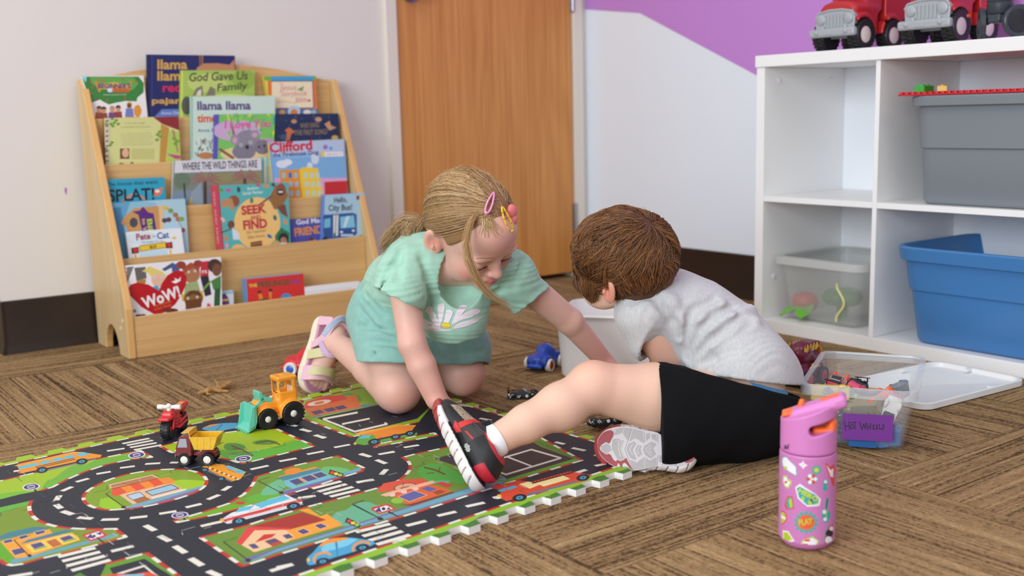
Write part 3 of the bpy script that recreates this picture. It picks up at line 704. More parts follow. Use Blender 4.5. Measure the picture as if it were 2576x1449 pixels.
def d_time(p):
    p.poly([(1000, 432), (1012, 432), (1012, 900), (1000, 900)], (150, 190, 180)); p.text('llama llama', (1045, 532), (1452, 528), 66, (86, 66, 124), .03); p.text('time to share', (1045, 626), (1480, 616), 62, (216, 84, 40), .03); p.text('Anna Dewdney', (1048, 700), (1320, 694), 24, (96, 104, 150), .015)
    rnd = random.Random(4)
    for k in range(46):
        x, y = rnd.uniform(1040, 1200), rnd.uniform(770, 895); a = rnd.uniform(-.9, .9); p.line([(x, y), (x+22*math.sin(a), y-32*math.cos(a))], 7, rnd.choice(((60, 62, 66), (150, 152, 150), (226, 226, 220), (96, 98, 100))))
    p.el(1110, 880, 60, 26, (190, 130, 80))
def d_love(p):
    p.poly([(1178, 565), (1212, 562), (1200, 905), (1170, 905)], (92, 84, 176))
    p.poly([(1212, 562), (1640, 560), (1632, 905), (1202, 905)], (122, 196, 96)); p.el(1350, 690, 190, 80, (204, 170, 206)); p.el(1560, 830, 130, 80, (200, 150, 200)); p.el(1420, 870, 200, 60, (224, 206, 150))
    rnd = random.Random(8)
    for k in range(60):
        x, y = rnd.uniform(1230, 1630), rnd.uniform(570, 760); c = rnd.choice(((84, 180, 84), (214, 220, 70), (60, 170, 150), (150, 210, 90))); p.poly([(x-6, y), (x+8, y-34), (x+12, y+4)], c)
    p.line([(1215, 830), (1320, 900)], 20, (140, 84, 50)); p.line([(1300, 640), (1330, 730)], 16, (150, 100, 60))
    p.el(1425, 775, 95, 90, (140, 136, 150)); p.el(1330, 760, 34, 40, (150, 146, 160)); p.el(1330, 764, 18, 22, (214, 160, 180)); p.el(1480, 720, 36, 34, (150, 146, 160)); p.el(1482, 722, 20, 18, (214, 160, 180)); p.el(1540, 815, 60, 56, (126, 120, 138)); p.el(1400, 850, 90, 60, (128, 124, 138))
    for x, y in ((1378, 800), (1450, 780)): p.el(x, y, 12, 12, (240, 240, 240)); p.el(x, y, 7, 8, (30, 26, 30))
    p.el(1424, 815, 14, 17, (50, 44, 54)); p.el(1515, 815, 8, 9, (30, 26, 30)); p.el(1555, 805, 8, 9, (30, 26, 30)); p.text('I Love You', (1252, 672), (1605, 660), 58, (214, 90, 160), .03, .1); p.el(1640, 600, 22, 26, (70, 170, 170))
def d_sang(p):
    rnd = random.Random(3)
    for k in range(50): p.el(rnd.uniform(1660, 2100), rnd.uniform(575, 760), 3, 3, (120, 140, 170), n=6)
    p.text('WHO SANG', (1825, 672), (1970, 664), 40, (150, 128, 96), .01); p.text('THE FIRST SONG?', (1785, 726), (2035, 716), 40, (150, 128, 96), .01)
    p.poly([(1715, 765), (1725, 700), (1708, 690), (1740, 664), (1790, 700), (1760, 716), (1745, 765)], (196, 112, 62)); p.el(1780, 620, 22, 16, (190, 140, 110)); p.el(1965, 605, 26, 18, (196, 150, 120)); p.poly([(2010, 640), (2050, 615), (2060, 650), (2100, 668), (2050, 690)], (200, 150, 110)); p.el(2090, 745, 26, 20, (204, 170, 80)); p.el(1700, 740, 26, 22, (60, 84, 110))
def d_fire(p):
    p.poly([(1590, 772), (1612, 770), (1660, 1215), (1615, 1215)], (120, 170, 220))
    p.poly([(1600, 770), (2160, 760), (2160, 840), (1620, 890)], (186, 200, 226)); p.poly([(1615, 900), (2170, 880), (2180, 1060), (1640, 1060)], (126, 176, 222)); p.poly([(1630, 1050), (2185, 1050), (2190, 1200), (1660, 1215)], (224, 168, 204))
    p.text('Clifford', (1596, 856), (1920, 832), 74, (206, 34, 48), .035); p.text('the Firehouse Dog', (1620, 892), (1965, 868), 32, (34, 70, 128), .025); p.poly([(2010, 855), (2150, 848), (2155, 884), (2012, 888)], (244, 244, 246)); p.text('STEP INTO IT', (2022, 882), (2145, 874), 18, (200, 50, 50), 0); p.el(2018, 815, 18, 18, (150, 120, 190)); p.el(2060, 825, 14, 14, (90, 170, 210)); p.poly([(1985, 850), (2005, 840), (2010, 890), (1985, 890)], (240, 200, 60))
    p.el(1690, 945, 46, 30, (220, 226, 236)); p.el(1730, 930, 36, 24, (226, 230, 240)); p.el(1940, 900, 30, 46, (214, 220, 232)); p.el(1900, 960, 22, 30, (220, 224, 234))
    p.poly([(1668, 990), (1820, 985), (1845, 1215), (1690, 1215)], (226, 148, 44)); p.poly([(1820, 985), (1850, 968), (1960, 975), (2010, 1215), (1845, 1215)], (240, 204, 56))
    for i in range(3):
        for j in range(3): x, y = 1690+i*46+j*7, 1010+j*68; p.rect(x, y, x+24, y+40, (150, 196, 220)); x += 165; p.rect(x, y, x+26, y+40, (190, 214, 210))
    p.rect(1738, 1008, 1762, 1050, (50, 110, 190)); p.poly([(2010, 1080), (2185, 1070), (2190, 1200), (2015, 1210)], (200, 44, 50))
def d_edge(p): p.rect(1540, 890, 1600, 1090, (120, 190, 200)); p.rect(1555, 890, 1566, 1090, (226, 216, 180)); p.rect(1575, 960, 1588, 1090, (190, 140, 80))
def d_splat(p):
    p.text('The house that went', (352, 1112), (745, 1092), 30, (20, 60, 90), .01); p.text('SPLAT!', (372, 1228), (720, 1212), 92, (22, 24, 34), .02); p.poly([(690, 1150), (740, 1135), (782, 1120), (775, 1165), (750, 1190), (715, 1180)], (226, 120, 84)); p.el(742, 1150, 18, 12, (240, 232, 220)); p.poly([(460, 1225), (545, 1165), (560, 1180), (500, 1232)], (196, 140, 120)); p.poly([(600, 1170), (670, 1215), (655, 1225), (590, 1190)], (196, 140, 120))
def d_wild(p):
    p.poly([(878, 915), (1532, 898), (1535, 990), (872, 1012)], (216, 216, 222)); p.text('WHERE THE WILD THINGS ARE', (932, 990), (1502, 968), 58, (40, 38, 44), .015)
    p.poly([(872, 1012), (1535, 990), (1540, 1270), (850, 1270)], (122, 134, 124)); p.poly([(1060, 1020), (1535, 1000), (1540, 1090), (1180, 1100), (1060, 1060)], (146, 140, 96)); p.poly([(860, 1150), (1540, 1120), (1540, 1280), (850, 1280)], (120, 144, 160)); p.poly([(975, 1270), (1000, 1180), (1062, 1270)], (200, 170, 70)); p.poly([(1000, 1160), (1075, 1080), (1090, 1270), (1010, 1270)], (140, 160, 172))
    p.el(930, 1070, 66, 62, (104, 124, 100)); p.line([(945, 1090), (958, 1270)], 13, (58, 54, 48))
    for cx, cy, s in ((1108, 1065, 1.0), (1410, 1045, .95)):
        p.line([(cx-4, cy), (cx-2, cy+200)], 26*s, (84, 66, 60))
        for a in range(-200, 30, 28):
            r = math.radians(a); ex, ey = cx+135*s*math.cos(r), cy+62*s*math.sin(r)+22; mx_, my_ = cx+70*s*math.cos(r), cy+58*s*math.sin(r)-8
            p.poly([(cx, cy-8), (mx_, my_-9), (ex, ey), (mx_, my_+12), (cx, cy+8)], (150, 108, 96))
def d_purple(p):
    p.poly([(215, 265), (370, 255), (300, 470), (330, 680), (290, 690)], (96, 160, 196)); p.poly([(240, 300), (300, 290), (330, 470), (360, 690), (300, 690)], (70, 128, 168)); p.poly([(370, 245), (770, 235), (800, 640), (560, 660), (560, 260)], (170, 206, 218))
    p.poly([(330, 360), (400, 300), (610, 280), (615, 460), (350, 475), (345, 440), (303, 410)], (200, 150, 88)); p.el(395, 405, 30, 36, (70, 74, 82)); p.poly([(575, 285), (608, 280), (614, 460), (590, 462)], (226, 190, 140))
    p.poly([(385, 325), (440, 318), (462, 288), (500, 330), (540, 340), (562, 460), (455, 465), (430, 350)], (90, 40, 124)); p.text('Bible', (492, 380), (508, 560), 38, (180, 206, 60), .03); p.text('to You', (456, 376), (470, 520), 26, (226, 190, 110), .02)
    for x, y, c in ((650, 385, (110, 60, 50)), (630, 300, (214, 190, 70)), (665, 320, (110, 160, 70)), (700, 350, (150, 110, 70)), (720, 380, (190, 90, 70)), (620, 390, (70, 70, 90)), (745, 380, (120, 170, 80)), (752, 460, (150, 80, 60))): p.el(x, y, 20, 18, c, n=12)
    p.line([(640, 300), (700, 350), (745, 440)], 6, (170, 130, 80))
def d_pete(p):
    p.el(460, 520, 120, 50, (214, 230, 236)); p.text('Pete', (415, 534), (518, 524), 48, (170, 60, 70), .03); p.text('the', (528, 512), (556, 508), 14, (70, 80, 110), 0); p.text('Cat', (568, 526), (655, 514), 48, (50, 96, 160), .03); p.text('THE WHEELS ON THE', (450, 558), (610, 546), 12, (70, 80, 100), 0)
    p.poly([(438, 575), (628, 548), (632, 588), (440, 616)], (236, 196, 40)); p.line([(438, 575), (628, 548), (632, 588), (440, 616)], 4, (40, 36, 30), True); p.text('BUS', (515, 596), (562, 588), 22, (50, 44, 30), .02)
    p.poly([(376, 592), (430, 582), (434, 628), (382, 634)], (60, 46, 34)); p.el(408, 608, 17, 17, (214, 44, 40)); p.poly([(628, 552), (676, 545), (680, 592), (632, 594)], (60, 46, 34)); p.el(653, 568, 17, 17, (214, 44, 40)); p.poly([(400, 636), (414, 634), (420, 690), (406, 690)], (226, 186, 44)); p.poly([(655, 600), (668, 598), (676, 660), (664, 662)], (226, 186, 44)); p.poly([(440, 620), (640, 596), (650, 680), (430, 690)], (196, 222, 234)); p.el(690, 518, 16, 10, (220, 200, 90)); p.el(560, 670, 40, 16, (226, 150, 50))
def d_seek(p):
    p.poly([(965, 135), (1010, 130), (1048, 612), (1000, 615)], (204, 72, 88)); p.line([(1012, 130), (1050, 612)], 7, (150, 40, 60)); p.text('SEEK AND FIND', (972, 180), (1004, 560), 13, (236, 190, 190), 0)
    p.el(1295, 410, 168, 190, (240, 196, 118), n=40)
    p.text('SEEK', (1182, 348), (1365, 330), 64, (190, 44, 66), .04); p.text('AND', (1245, 384), (1322, 378), 28, (190, 44, 66), .03); p.text('FIND', (1196, 456), (1370, 440), 66, (190, 44, 66), .04); p.text('Old Testament', (1218, 490), (1360, 470), 22, (130, 92, 70), .0, .2); p.text('Bible Stories', (1228, 524), (1352, 508), 22, (130, 92, 70), 0, .2)
    p.text('Bethan', (1225, 168), (1305, 160), 20, (226, 240, 236), .01); p.text('Sarah Parker', (1190, 204), (1340, 192), 24, (226, 240, 236), .01)
    p.el(1125, 250, 42, 44, (140, 84, 56)); p.poly([(1030, 245), (1110, 225), (1130, 290), (1110, 330), (1090, 285), (1045, 300)], (190, 140, 90)); p.poly([(1380, 230), (1430, 130), (1500, 150), (1522, 210), (1470, 300), (1420, 310)], (150, 104, 56)); p.el(1470, 165, 34, 46, (140, 84, 60)); p.el(1465, 185, 26, 22, (50, 34, 30)); p.rect(1450, 176, 1482, 188, (236, 232, 226)); p.line([(1400, 210), (1310, 278)], 14, (140, 84, 60)); p.poly([(1440, 290), (1500, 270), (1520, 370), (1470, 340)], (120, 70, 60))
    for x, y, c in ((1030, 165, (92, 160, 60)), (1085, 170, (190, 90, 150)), (1160, 165, (60, 60, 80)), (1255, 245, (60, 130, 110)), (1300, 128, (190, 90, 130)), (1360, 140, (216, 150, 70)), (1410, 125, (50, 80, 90)), (1500, 400, (226, 140, 80)), (1070, 520, (214, 130, 80)), (1075, 575, (220, 160, 170)), (1385, 505, (60, 110, 170)), (1425, 370, (40, 110, 110)), (1045, 385, (226, 190, 170))): p.poly(ell(x, y, 22, 13, rot=x % 90, n=8), c)
    p.el(1105, 420, 26, 30, (110, 70, 60)); p.poly([(1110, 440), (1160, 480), (1170, 530), (1120, 530)], (214, 224, 236)); p.line([(1110, 450), (1030, 480)], 10, (110, 70, 60)); p.poly([(1425, 500), (1470, 440), (1530, 480), (1530, 560), (1430, 560)], (40, 120, 80)); p.el(1487, 520, 36, 40, (44, 36, 34)); p.el(1487, 540, 24, 30, (176, 124, 96)); p.poly([(1245, 550), (1330, 536), (1334, 600), (1250, 605)], (110, 66, 40)); p.line([(1250, 565), (1332, 552)], 9, (180, 120, 70)); p.el(1160, 592, 50, 28, (240, 190, 110)); p.el(1430, 552, 30, 16, (200, 170, 110)); p.el(1490, 565, 36, 14, (224, 236, 240))
def d_friend(p):
    p.text('God Made', (1580, 420), (1800, 400), 36, (228, 226, 240), .03); p.text('FRIENDS', (1570, 504), (1800, 476), 58, (232, 150, 44), .03); p.el(1700, 540, 26, 18, (196, 130, 100)); p.el(1690, 526, 20, 10, (90, 50, 40)); p.el(1600, 520, 20, 14, (70, 80, 170))
def d_bus(p):
    p.poly([(1780, 205), (1788, 204), (1776, 540), (1766, 542)], (70, 110, 200)); p.text('Hello,', (1856, 262), (1950, 254), 42, (44, 50, 56), .02, .08); p.text('City Bus!', (1815, 320), (1988, 312), 44, (44, 50, 56), .02, .08)
    p.poly([(2018, 210), (2042, 208), (2040, 238), (2020, 240)], (120, 50, 110)); p.el(2050, 226, 10, 12, (206, 70, 60)); p.el(2068, 222, 10, 8, (220, 170, 60))
    p.poly([(1776, 350), (1990, 334), (2020, 345), (2022, 490), (1995, 505), (1780, 530)], (46, 84, 150)); p.poly([(1785, 380), (1830, 372), (1828, 440), (1782, 446)], (110, 190, 214)); p.poly([(1850, 352), (1888, 350), (1884, 500), (1850, 508)], (226, 228, 220)); p.poly([(1866, 352), (1872, 352), (1868, 500), (1862, 502)], (60, 96, 150)); p.poly([(1900, 364), (2000, 352), (2010, 440), (1902, 448)], (130, 196, 222)); p.poly([(1945, 360), (1970, 358), (1940, 440), (1920, 442)], (206, 230, 238)); p.el(1860, 495, 8, 16, (60, 90, 60)); p.rect(1905, 490, 1995, 505, (200, 214, 228)); p.el(1910, 474, 11, 8, (236, 240, 240)); p.el(1996, 464, 10, 8, (236, 240, 240)); p.el(1790, 524, 18, 18, (40, 44, 50)); p.el(2055, 505, 20, 10, (190, 150, 90))
def d_wow(p):
    p.poly([(345, 730), (395, 726), (345, 860)], (120, 116, 112)); p.poly([(400, 735), (480, 728), (490, 810), (415, 830)], (104, 98, 94)); p.poly([(415, 826), (485, 815), (482, 850), (420, 850)], (170, 130, 60)); p.poly([(600, 745), (680, 695), (700, 720), (620, 760)], (60, 90, 120)); p.poly([(670, 712), (730, 700), (728, 760), (676, 770)], (70, 90, 150))
    p.el(575, 815, 52, 62, (232, 186, 160)); p.poly([(455, 760), (510, 725), (600, 760), (640, 800), (560, 775), (520, 800), (505, 775)], (226, 206, 110)); p.poly([(530, 880), (560, 860), (600, 900), (560, 910)], (70, 170, 200))
    p.el(815, 780, 64, 66, (176, 116, 76)); p.poly([(745, 740), (810, 696), (880, 720), (870, 770), (830, 735), (765, 775)], (170, 78, 44)); p.el(740, 715, 36, 28, (150, 60, 40)); p.el(865, 705, 34, 26, (150, 60, 40)); p.poly([(770, 850), (860, 830), (880, 900), (760, 960)], (160, 176, 120)); p.poly([(740, 930), (900, 900), (905, 960), (750, 980)], (220, 176, 44))
    p.poly([(885, 690), (945, 684), (940, 790), (880, 800)], (196, 40, 56)); p.text('75', (890, 778), (930, 772), 22, (240, 236, 230), .02); p.poly([(880, 800), (940, 790), (962, 930), (915, 945)], (40, 36, 44)); p.el(985, 720, 52, 50, (70, 44, 34)); p.el(1000, 750, 34, 46, (120, 76, 50)); p.poly([(960, 830), (1030, 790), (1032, 890), (975, 895)], (70, 130, 60)); p.line([(955, 835), (905, 890)], 16, (110, 160, 70)); p.poly([(985, 890), (1028, 885), (1024, 1010), (980, 1015)], (40, 90, 50))
    p.el(830, 960, 70, 62, (140, 96, 46)); p.poly([(765, 960), (800, 905), (870, 900), (900, 950), (830, 925)], (96, 62, 34)); p.poly([(770, 975), (895, 955), (888, 1022), (775, 1040)], (110, 64, 26))
    for x, y in ((790, 957), (858, 948), (795, 765), (842, 758), (545, 800), (600, 798)): p.el(x, y, 9, 10, (240, 238, 232), n=10); p.el(x, y, 4, 5, (40, 30, 26), n=8)
    H = [(540, 1072), (450, 1020), (370, 940), (352, 890), (372, 858), (420, 842), (500, 856), (580, 902), (600, 850), (640, 790), (700, 755), (752, 758), (782, 800), (776, 860), (745, 930), (700, 1000), (640, 1050), (590, 1072)]
    p.poly(H, (186, 12, 22)); p.text('WoW!', (470, 1032), (742, 940), 82, (240, 236, 234), .035); p.text('The Good News', (545, 1022), (668, 985), 14, (220, 150, 90), 0); p.text('in Four Words', (550, 1045), (668, 1010), 14, (220, 150, 90), 0)
    p.poly([(670, 838), (700, 825), (690, 808), (720, 822), (738, 800), (735, 830), (700, 850)], (244, 244, 244)); p.poly([(940, 985), (948, 1002), (966, 1000), (952, 1010), (958, 1026), (942, 1015), (926, 1024), (932, 1008), (920, 998), (936, 1000)], (206, 50, 60)); p.poly([(402, 1030), (408, 1044), (420, 1046), (410, 1054), (412, 1066), (401, 1058), (390, 1064), (394, 1050), (386, 1042), (398, 1042)], (40, 130, 110)); p.el(660, 1045, 60, 16, (110, 50, 30)); p.el(432, 1084, 24, 10, (40, 34, 34)); p.el(465, 1080, 18, 8, (40, 34, 34)); p.el(355, 990, 10, 10, (70, 150, 170))
    for k in range(14): p.rect(338, 735+26*k, 346, 747+26*k, (206, 60, 60))
def d_cup(p):
    p.poly([(1030, 905), (1120, 898), (1122, 925), (1040, 930)], (150, 206, 214)); p.poly([(1035, 930), (1062, 922), (1090, 960), (1092, 1000), (1040, 1005)], (110, 50, 120)); p.poly([(1040, 965), (1088, 958), (1090, 975), (1040, 982)], (214, 190, 90)); p.rect(1095, 930, 1120, 1000, (214, 226, 236))
def d_feel(p):
    p.poly([(1202, 825), (1218, 822), (1225, 985), (1208, 986)], (92, 150, 200)); p.text('THE', (1236, 880), (1296, 872), 24, (232, 206, 60), .03); p.text('FEELINGS', (1302, 876), (1534, 856), 40, (50, 90, 60), .03); p.text('BOOK', (1545, 848), (1614, 840), 22, (70, 80, 170), .03)
    p.poly([(1300, 905), (1320, 900), (1345, 985), (1312, 985)], (226, 140, 50)); p.poly([(1378, 890), (1402, 886), (1400, 960), (1385, 965)], (226, 140, 50)); p.el(1312, 912, 16, 12, (90, 40, 30)); p.el(1392, 898, 16, 12, (90, 40, 30)); p.el(1355, 975, 46, 16, (60, 90, 40)); p.el(1508, 955, 40, 34, (60, 150, 206))
R_ = (0, 0, 1.0)
book('white picture book with a big green leafy tree, top left of the stand', 4, [(205, 192), (361, 190), (372, 298), (233, 303)], (232, 230, 226), (220, 224, 222), d_green, lean=.06, off=.001)
book('tall navy blue hardcover with gold lettering, topmost on the stand', 4, [(370, 137), (591, 140), (592, 294), (372, 296)], (22, 36, 92), (20, 30, 84), d_blue, off=.0125, lean=.05)
book('lime green hardcover with dark handwritten title in front of the navy one', 4, [(456, 177), (641, 177), (640, 297), (453, 297)], (164, 194, 84), (176, 196, 90), d_gave, th=.0115, off=.0, lean=.05)
book('cream storybook bible with orange and blue border, top right of the stand', 4, [(664, 192), (794, 191), (799, 292), (682, 296)], (222, 170, 80), (214, 200, 90), d_story, th=.02, lean=.06)
book('pale yellow book showing its back cover with birch trunks, second tier', 3, [(261, 297), (449, 293), (455, 408), (266, 415)], (212, 212, 140), (150, 60, 60), d_birch, lean=0.03)
book('mint hardcover with purple and orange title, middle of the second tier', 3, [(480, 243), (692, 241), (691, 397), (481, 400)], (202, 224, 208), (170, 204, 196), d_time, lean=0.03, off=0.0105)
book('colourful book with a grey koala and pink title in front of the mint one', 3, [(540, 288), (692, 286), (689, 397), (538, 400)], (130, 196, 100), (88, 80, 170), d_love, lean=0.03, th=0.009)
book('dark navy board book with starry animals, right of the second tier', 3, [(694, 287), (851, 285), (853, 349), (694, 355)], (24, 44, 82), (22, 38, 74), d_sang, lean=0.03, th=0.014)
book('turquoise book with black hand-drawn title, left of the third tier', 2, [(262, 452), (414, 446), (417, 503), (268, 512)], (40, 160, 190), (34, 140, 170), d_splat, zoom=ZA, lean=0.05)
book('wide grey book with palm trees under a white title band', 2, [(437, 405), (657, 398), (662, 512), (432, 524)], (150, 158, 150), (190, 196, 196), d_wild, off=.002, lean=0.05)
book('narrow teal book edge showing between the palm tree book and the fire house book', 2, [(655, 396), (680, 395), (684, 505), (660, 508)], (120, 190, 200), (200, 196, 170), d_edge, lean=0.05, off=0.0145, th=0.006)
book('bright blue book with a red title and yellow town houses, right of the third tier', 2, [(676, 358), (866, 350), (876, 488), (690, 503)], (150, 190, 226), (232, 196, 60), d_fire, off=.003, lean=0.05)
book('light blue hardcover with a purple banner, left of the fourth tier', 1, [(273, 512), (466, 499), (476, 640), (300, 657)], (140, 190, 212), (110, 160, 190), d_purple, off=.016, zoom=ZB, lean=0.07)
book('white board book with a yellow bus sign in front of the light blue hardcover', 1, [(317, 585), (456, 574), (465, 641), (325, 656)], (232, 236, 238), (220, 224, 228), d_pete, zoom=ZB, th=.013, lean=0.07)
book('teal hardcover with a red spine and a big cream circle, middle of the fourth tier', 1, [(533, 467), (725, 459), (731, 619), (549, 633)], (86, 178, 176), (200, 66, 84), d_seek, zoom=ZB, th=.016, lean=0.07)
book('small indigo book with white and orange title, half hidden behind the bus book', 1, [(729, 553), (818, 547), (818, 606), (731, 613)], (78, 80, 164), (70, 72, 150), d_friend, zoom=ZB, lean=0.07, off=0.0165)
book('pale blue board book with a dark blue bus, right end of the fourth tier', 1, [(813, 491), (917, 485), (914, 598), (809, 607)], (170, 204, 222), (80, 120, 200), d_bus, zoom=ZB, th=.014, lean=0.07)
book('white book with a large red heart, left of the lowest tier', 0, [(316, 669), (556, 647), (559, 770), (322, 799)], (236, 232, 232), (226, 224, 226), d_wow, zoom=ZB, off=.002)
book('small white and purple book corner right of the red heart book', 0, [(553, 735), (587, 730), (588, 767), (556, 771)], (226, 232, 236), (220, 226, 230), d_cup, zoom=ZB, off=.02)
book('red board book with green lettering, middle of the lowest tier', 0, [(614, 703), (763, 688), (767, 746), (618, 761)], (214, 48, 42), (92, 150, 200), d_feel, zoom=ZB, th=.018)
book('white paper booklet edge showing above the right of the lowest tier board', 0, [(766, 723), (905, 708), (905, 727), (767, 745)], (236, 238, 238), (228, 230, 230), lambda p: p.line([(1640, 915), (1980, 880)], 4, (206, 208, 210)), zoom=ZB)
# ------------------------------------------------------------------ foam play mat of jigsaw tiles
MZ = 0.0125
MA = math.radians(5.6); MEU = np.array([math.cos(MA), math.sin(MA)]); MEV = np.array([-math.sin(MA), math.cos(MA)])
TS = 0.2855
MO = np.array([1.0225, 1.313])            # tile corner on the near edge between the two right-hand columns
def muv(i, j): return MO+MEU*(i*TS)+MEV*(j*TS)      # i: columns (to the right), j: rows (away)
COLS = (-3, -2, -1, 0); ROWS = (0, 1, 2)
def seam(n, amp=.0085, per=5):
    """zigzag along a unit edge: (s, offset) pairs, trapezoid tabs slightly wider at their tips"""
    o = [(0.0, 0.0)]; T = 1/per
    for k in range(per):
        a = k*T
        o += [(a+.02*T, -amp), (a+.42*T, -amp), (a+.52*T, amp), (a+.98*T, amp)] if n == 0 else [(a+.04*T, -amp), (a+.46*T, -amp), (a+.54*T, amp), (a+.96*T, amp)]
    o.append((1.0, 0.0)); return o
def edge(a, b, flip=1):
    a, b = np.asarray(a), np.asarray(b); d = b-a; n = np.array([-d[1], d[0]])/np.linalg.norm(d)
    return [a+d*s+n*(o*flip) for s, o in seam(0)]
def tile_outline(i, j):
    c = [muv(i, j), muv(i+1, j), muv(i+1, j+1), muv(i, j+1)]
    o = edge(c[0], c[1])[:-1]+edge(c[1], c[2])[:-1]+list(reversed(edge(c[3], c[2])))[:-1]+list(reversed(edge(c[0], c[3])))[:-1]
    return o
def mun(x, y): q = on_z(x, y, MZ); return (q[0], q[1])
P = Print(mun)
ROAD, LIME, GRASS, DGRN, WHT, RED_ = (36, 41, 53), (158, 196, 42), (112, 156, 48), (66, 122, 50), (232, 226, 212), (196, 50, 42)
YEL, SKY, ORG, BLU, TEAL, PUR = (206, 200, 60), (96, 190, 214), (240, 150, 40), (72, 160, 200), (104, 176, 140), (84, 78, 120)
i0, i1, j0, j1 = COLS[0], COLS[-1]+1, 0, 3
P.raw([muv(i0-.1, j0-.1), muv(i1+.1, j0-.1), muv(i1+.1, j1+.1), muv(i0-.1, j1+.1)], LIME)
P.raw([muv(i0-.1, -.1), muv(i1+.1, -.1), muv(i1+.1, .045), muv(i0-.1, .045)], DGRN)
for k in range(14): P.raw(ell(*muv(i0+.3*k, .06), .055, .012, math.degrees(MA)+(k % 3-1)*6), (140, 190, 50))
INN = .088
ring_ = [muv(i0-.1, INN), muv(i1-INN*.55, INN), muv(i1-INN*.55, j1-INN), muv(i0-.1, j1-INN)]
P.raw(ring_, ROAD)
def dashed(pts, raw=False, w=.0062, step=.026, closed=False):
    q = [np.asarray(p, float) if raw else P._m(p) for p in pts]
    if closed: q.append(q[0])
    P._line(q, w, WHT, False, P.raw)
    L = 0.0; seg = []
    for a, b in zip(q[:-1], q[1:]):
        l = np.linalg.norm(b-a); 
        if l < 1e-6: continue
        t = 0.0
        while t < l:
            ph = (L+t) % (2*step); rem = (2*step-ph) if ph >= step else (step-ph); e = min(l, t+rem)
            if ph < step: P._line([a+(b-a)*t/l, a+(b-a)*e/l], w, RED_, False, P.raw)
            t = e+1e-7
        L += l
def isle(pts, c, closed=True): P.poly(pts, c)
Z1, Z2, Z3, Z4 = (0, 900, 2.576), (700, 960, 2.576), (0, 1120, 4.404), (380, 840, 4.024)
def sm(pts, closed=True, n=4):
    """Catmull-Rom smoothing of an outline"""
    p = [np.array(q, float) for q in pts]; N = len(p); o = []
    for i in range(N if closed else N-1):
        a, b, c, d = (p[(i-1) % N], p[i], p[(i+1) % N], p[(i+2) % N]) if closed else (p[max(i-1, 0)], p[i], p[i+1], p[min(i+2, N-1)])
        for k in range(n):
            t = k/n; o.append(.5*((2*b)+(-a+c)*t+(2*a-5*b+4*c-d)*t*t+(-a+3*b-3*c+d)*t**3))
    if not closed: o.append(p[-1])
    return o
# --- islands, left part
P.at(*Z1)
A_ = [(-400, 885), (0, 798), (300, 728), (600, 662), (905, 600), (985, 645), (830, 662), (690, 692), (550, 738), (430, 790), (340, 838), (270, 858), (130, 885), (0, 918), (-400, 1010)]
P.poly(A_, (160, 192, 40)); P.poly(sm([(560, 690), (640, 655), (760, 640), (900, 605), (985, 645), (830, 662), (690, 692), (550, 738), (430, 790), (340, 838), (270, 858), (300, 800), (350, 780), (430, 720), (500, 690)]), (112, 176, 56))
P.poly([(-200, 960), (0, 880), (110, 868), (240, 862), (130, 885), (0, 918)], (118, 184, 50))
B_ = [(-400, 1060), (0, 970), (205, 925)]+sm([(205, 925), (190, 965), (202, 1010), (240, 1048), (310, 1078), (400, 1098), (520, 1108), (640, 1110), (745, 1108)], False, 3)+[(815, 1162), (560, 1230), (400, 1270), (250, 1305), (150, 1335), (80, 1345), (30, 1335), (0, 1310), (-300, 1290)]
P.poly(B_, (122, 148, 46)); P.poly([(-400, 1060), (0, 970), (205, 925), (190, 950), (100, 975), (0, 1010), (-400, 1110)], (100, 176, 60)); P.poly([(-100, 1210), (20, 1190), (90, 1300), (60, 1340), (30, 1335), (0, 1310), (-100, 1290)], (98, 166, 36))
C_ = sm([(540, 905), (560, 870), (620, 830), (720, 785), (850, 750), (1000, 728), (1130, 722), (1230, 730), (1300, 752), (1338, 790), (1325, 832), (1270, 870), (1160, 910), (1030, 945), (900, 970), (780, 982), (690, 985), (610, 970), (555, 940)], True, 3)
P.poly(C_, (128, 160, 40)); P.poly([(650, 915), (700, 905), (800, 960), (780, 980), (690, 984), (640, 960)], (150, 196, 40)); P.poly(sm([(1110, 810), (1180, 790), (1330, 800), (1325, 830), (1200, 870)]), (160, 200, 36))
P.poly([(860, 975), (1325, 835), (1300, 858), (1160, 910), (1030, 945), (900, 970)], (128, 116, 152)); P.poly([(790, 972), (1320, 826), (1332, 832), (850, 984)], (116, 168, 186))
D_ = [(1040, 573), (1150, 545), (1440, 487), (1610, 466), (1790, 460), (2035, 572), (1800, 630), (1575, 686), (1480, 660), (1400, 645), (1110, 612)]
P.poly(D_, (166, 190, 34)); P.poly(sm([(1400, 600), (1480, 600), (1600, 610), (1750, 585), (1880, 545), (1950, 535), (2035, 572), (1800, 630), (1575, 686), (1480, 660)], True, 2), (96, 176, 60))
for pts in (sm([(1450, 580), (1470, 555), (1540, 555), (1590, 575), (1570, 600), (1480, 600)]), sm([(1480, 625), (1560, 605), (1640, 615), (1600, 635)]), sm([(1640, 545), (1720, 530), (1800, 545), (1760, 562), (1660, 562)])): P.poly(pts, (86, 146, 60))
P.line([(1640, 636), (1560, 592), (1500, 570)], 9, (110, 76, 54)); P.line([(1590, 605), (1600, 590)], 4, (110, 76, 54)); P.line([(1560, 592), (1510, 590)], 5, (110, 76, 54)); P.line([(1815, 562), (1740, 538), (1660, 552)], 8, (110, 76, 54)); P.line([(1390, 580), (1445, 548)], 5, (110, 76, 54))
E_ = [(1660, 770), (1780, 736), (1900, 700), (2060, 665), (2185, 635), (2355, 712), (2345, 735), (2200, 780), (2050, 830), (1850, 890), (1700, 935), (1560, 975), (1400, 1015), (1155, 1066), (1130, 1054), (1300, 1005), (1480, 945), (1580, 885), (1640, 820)]
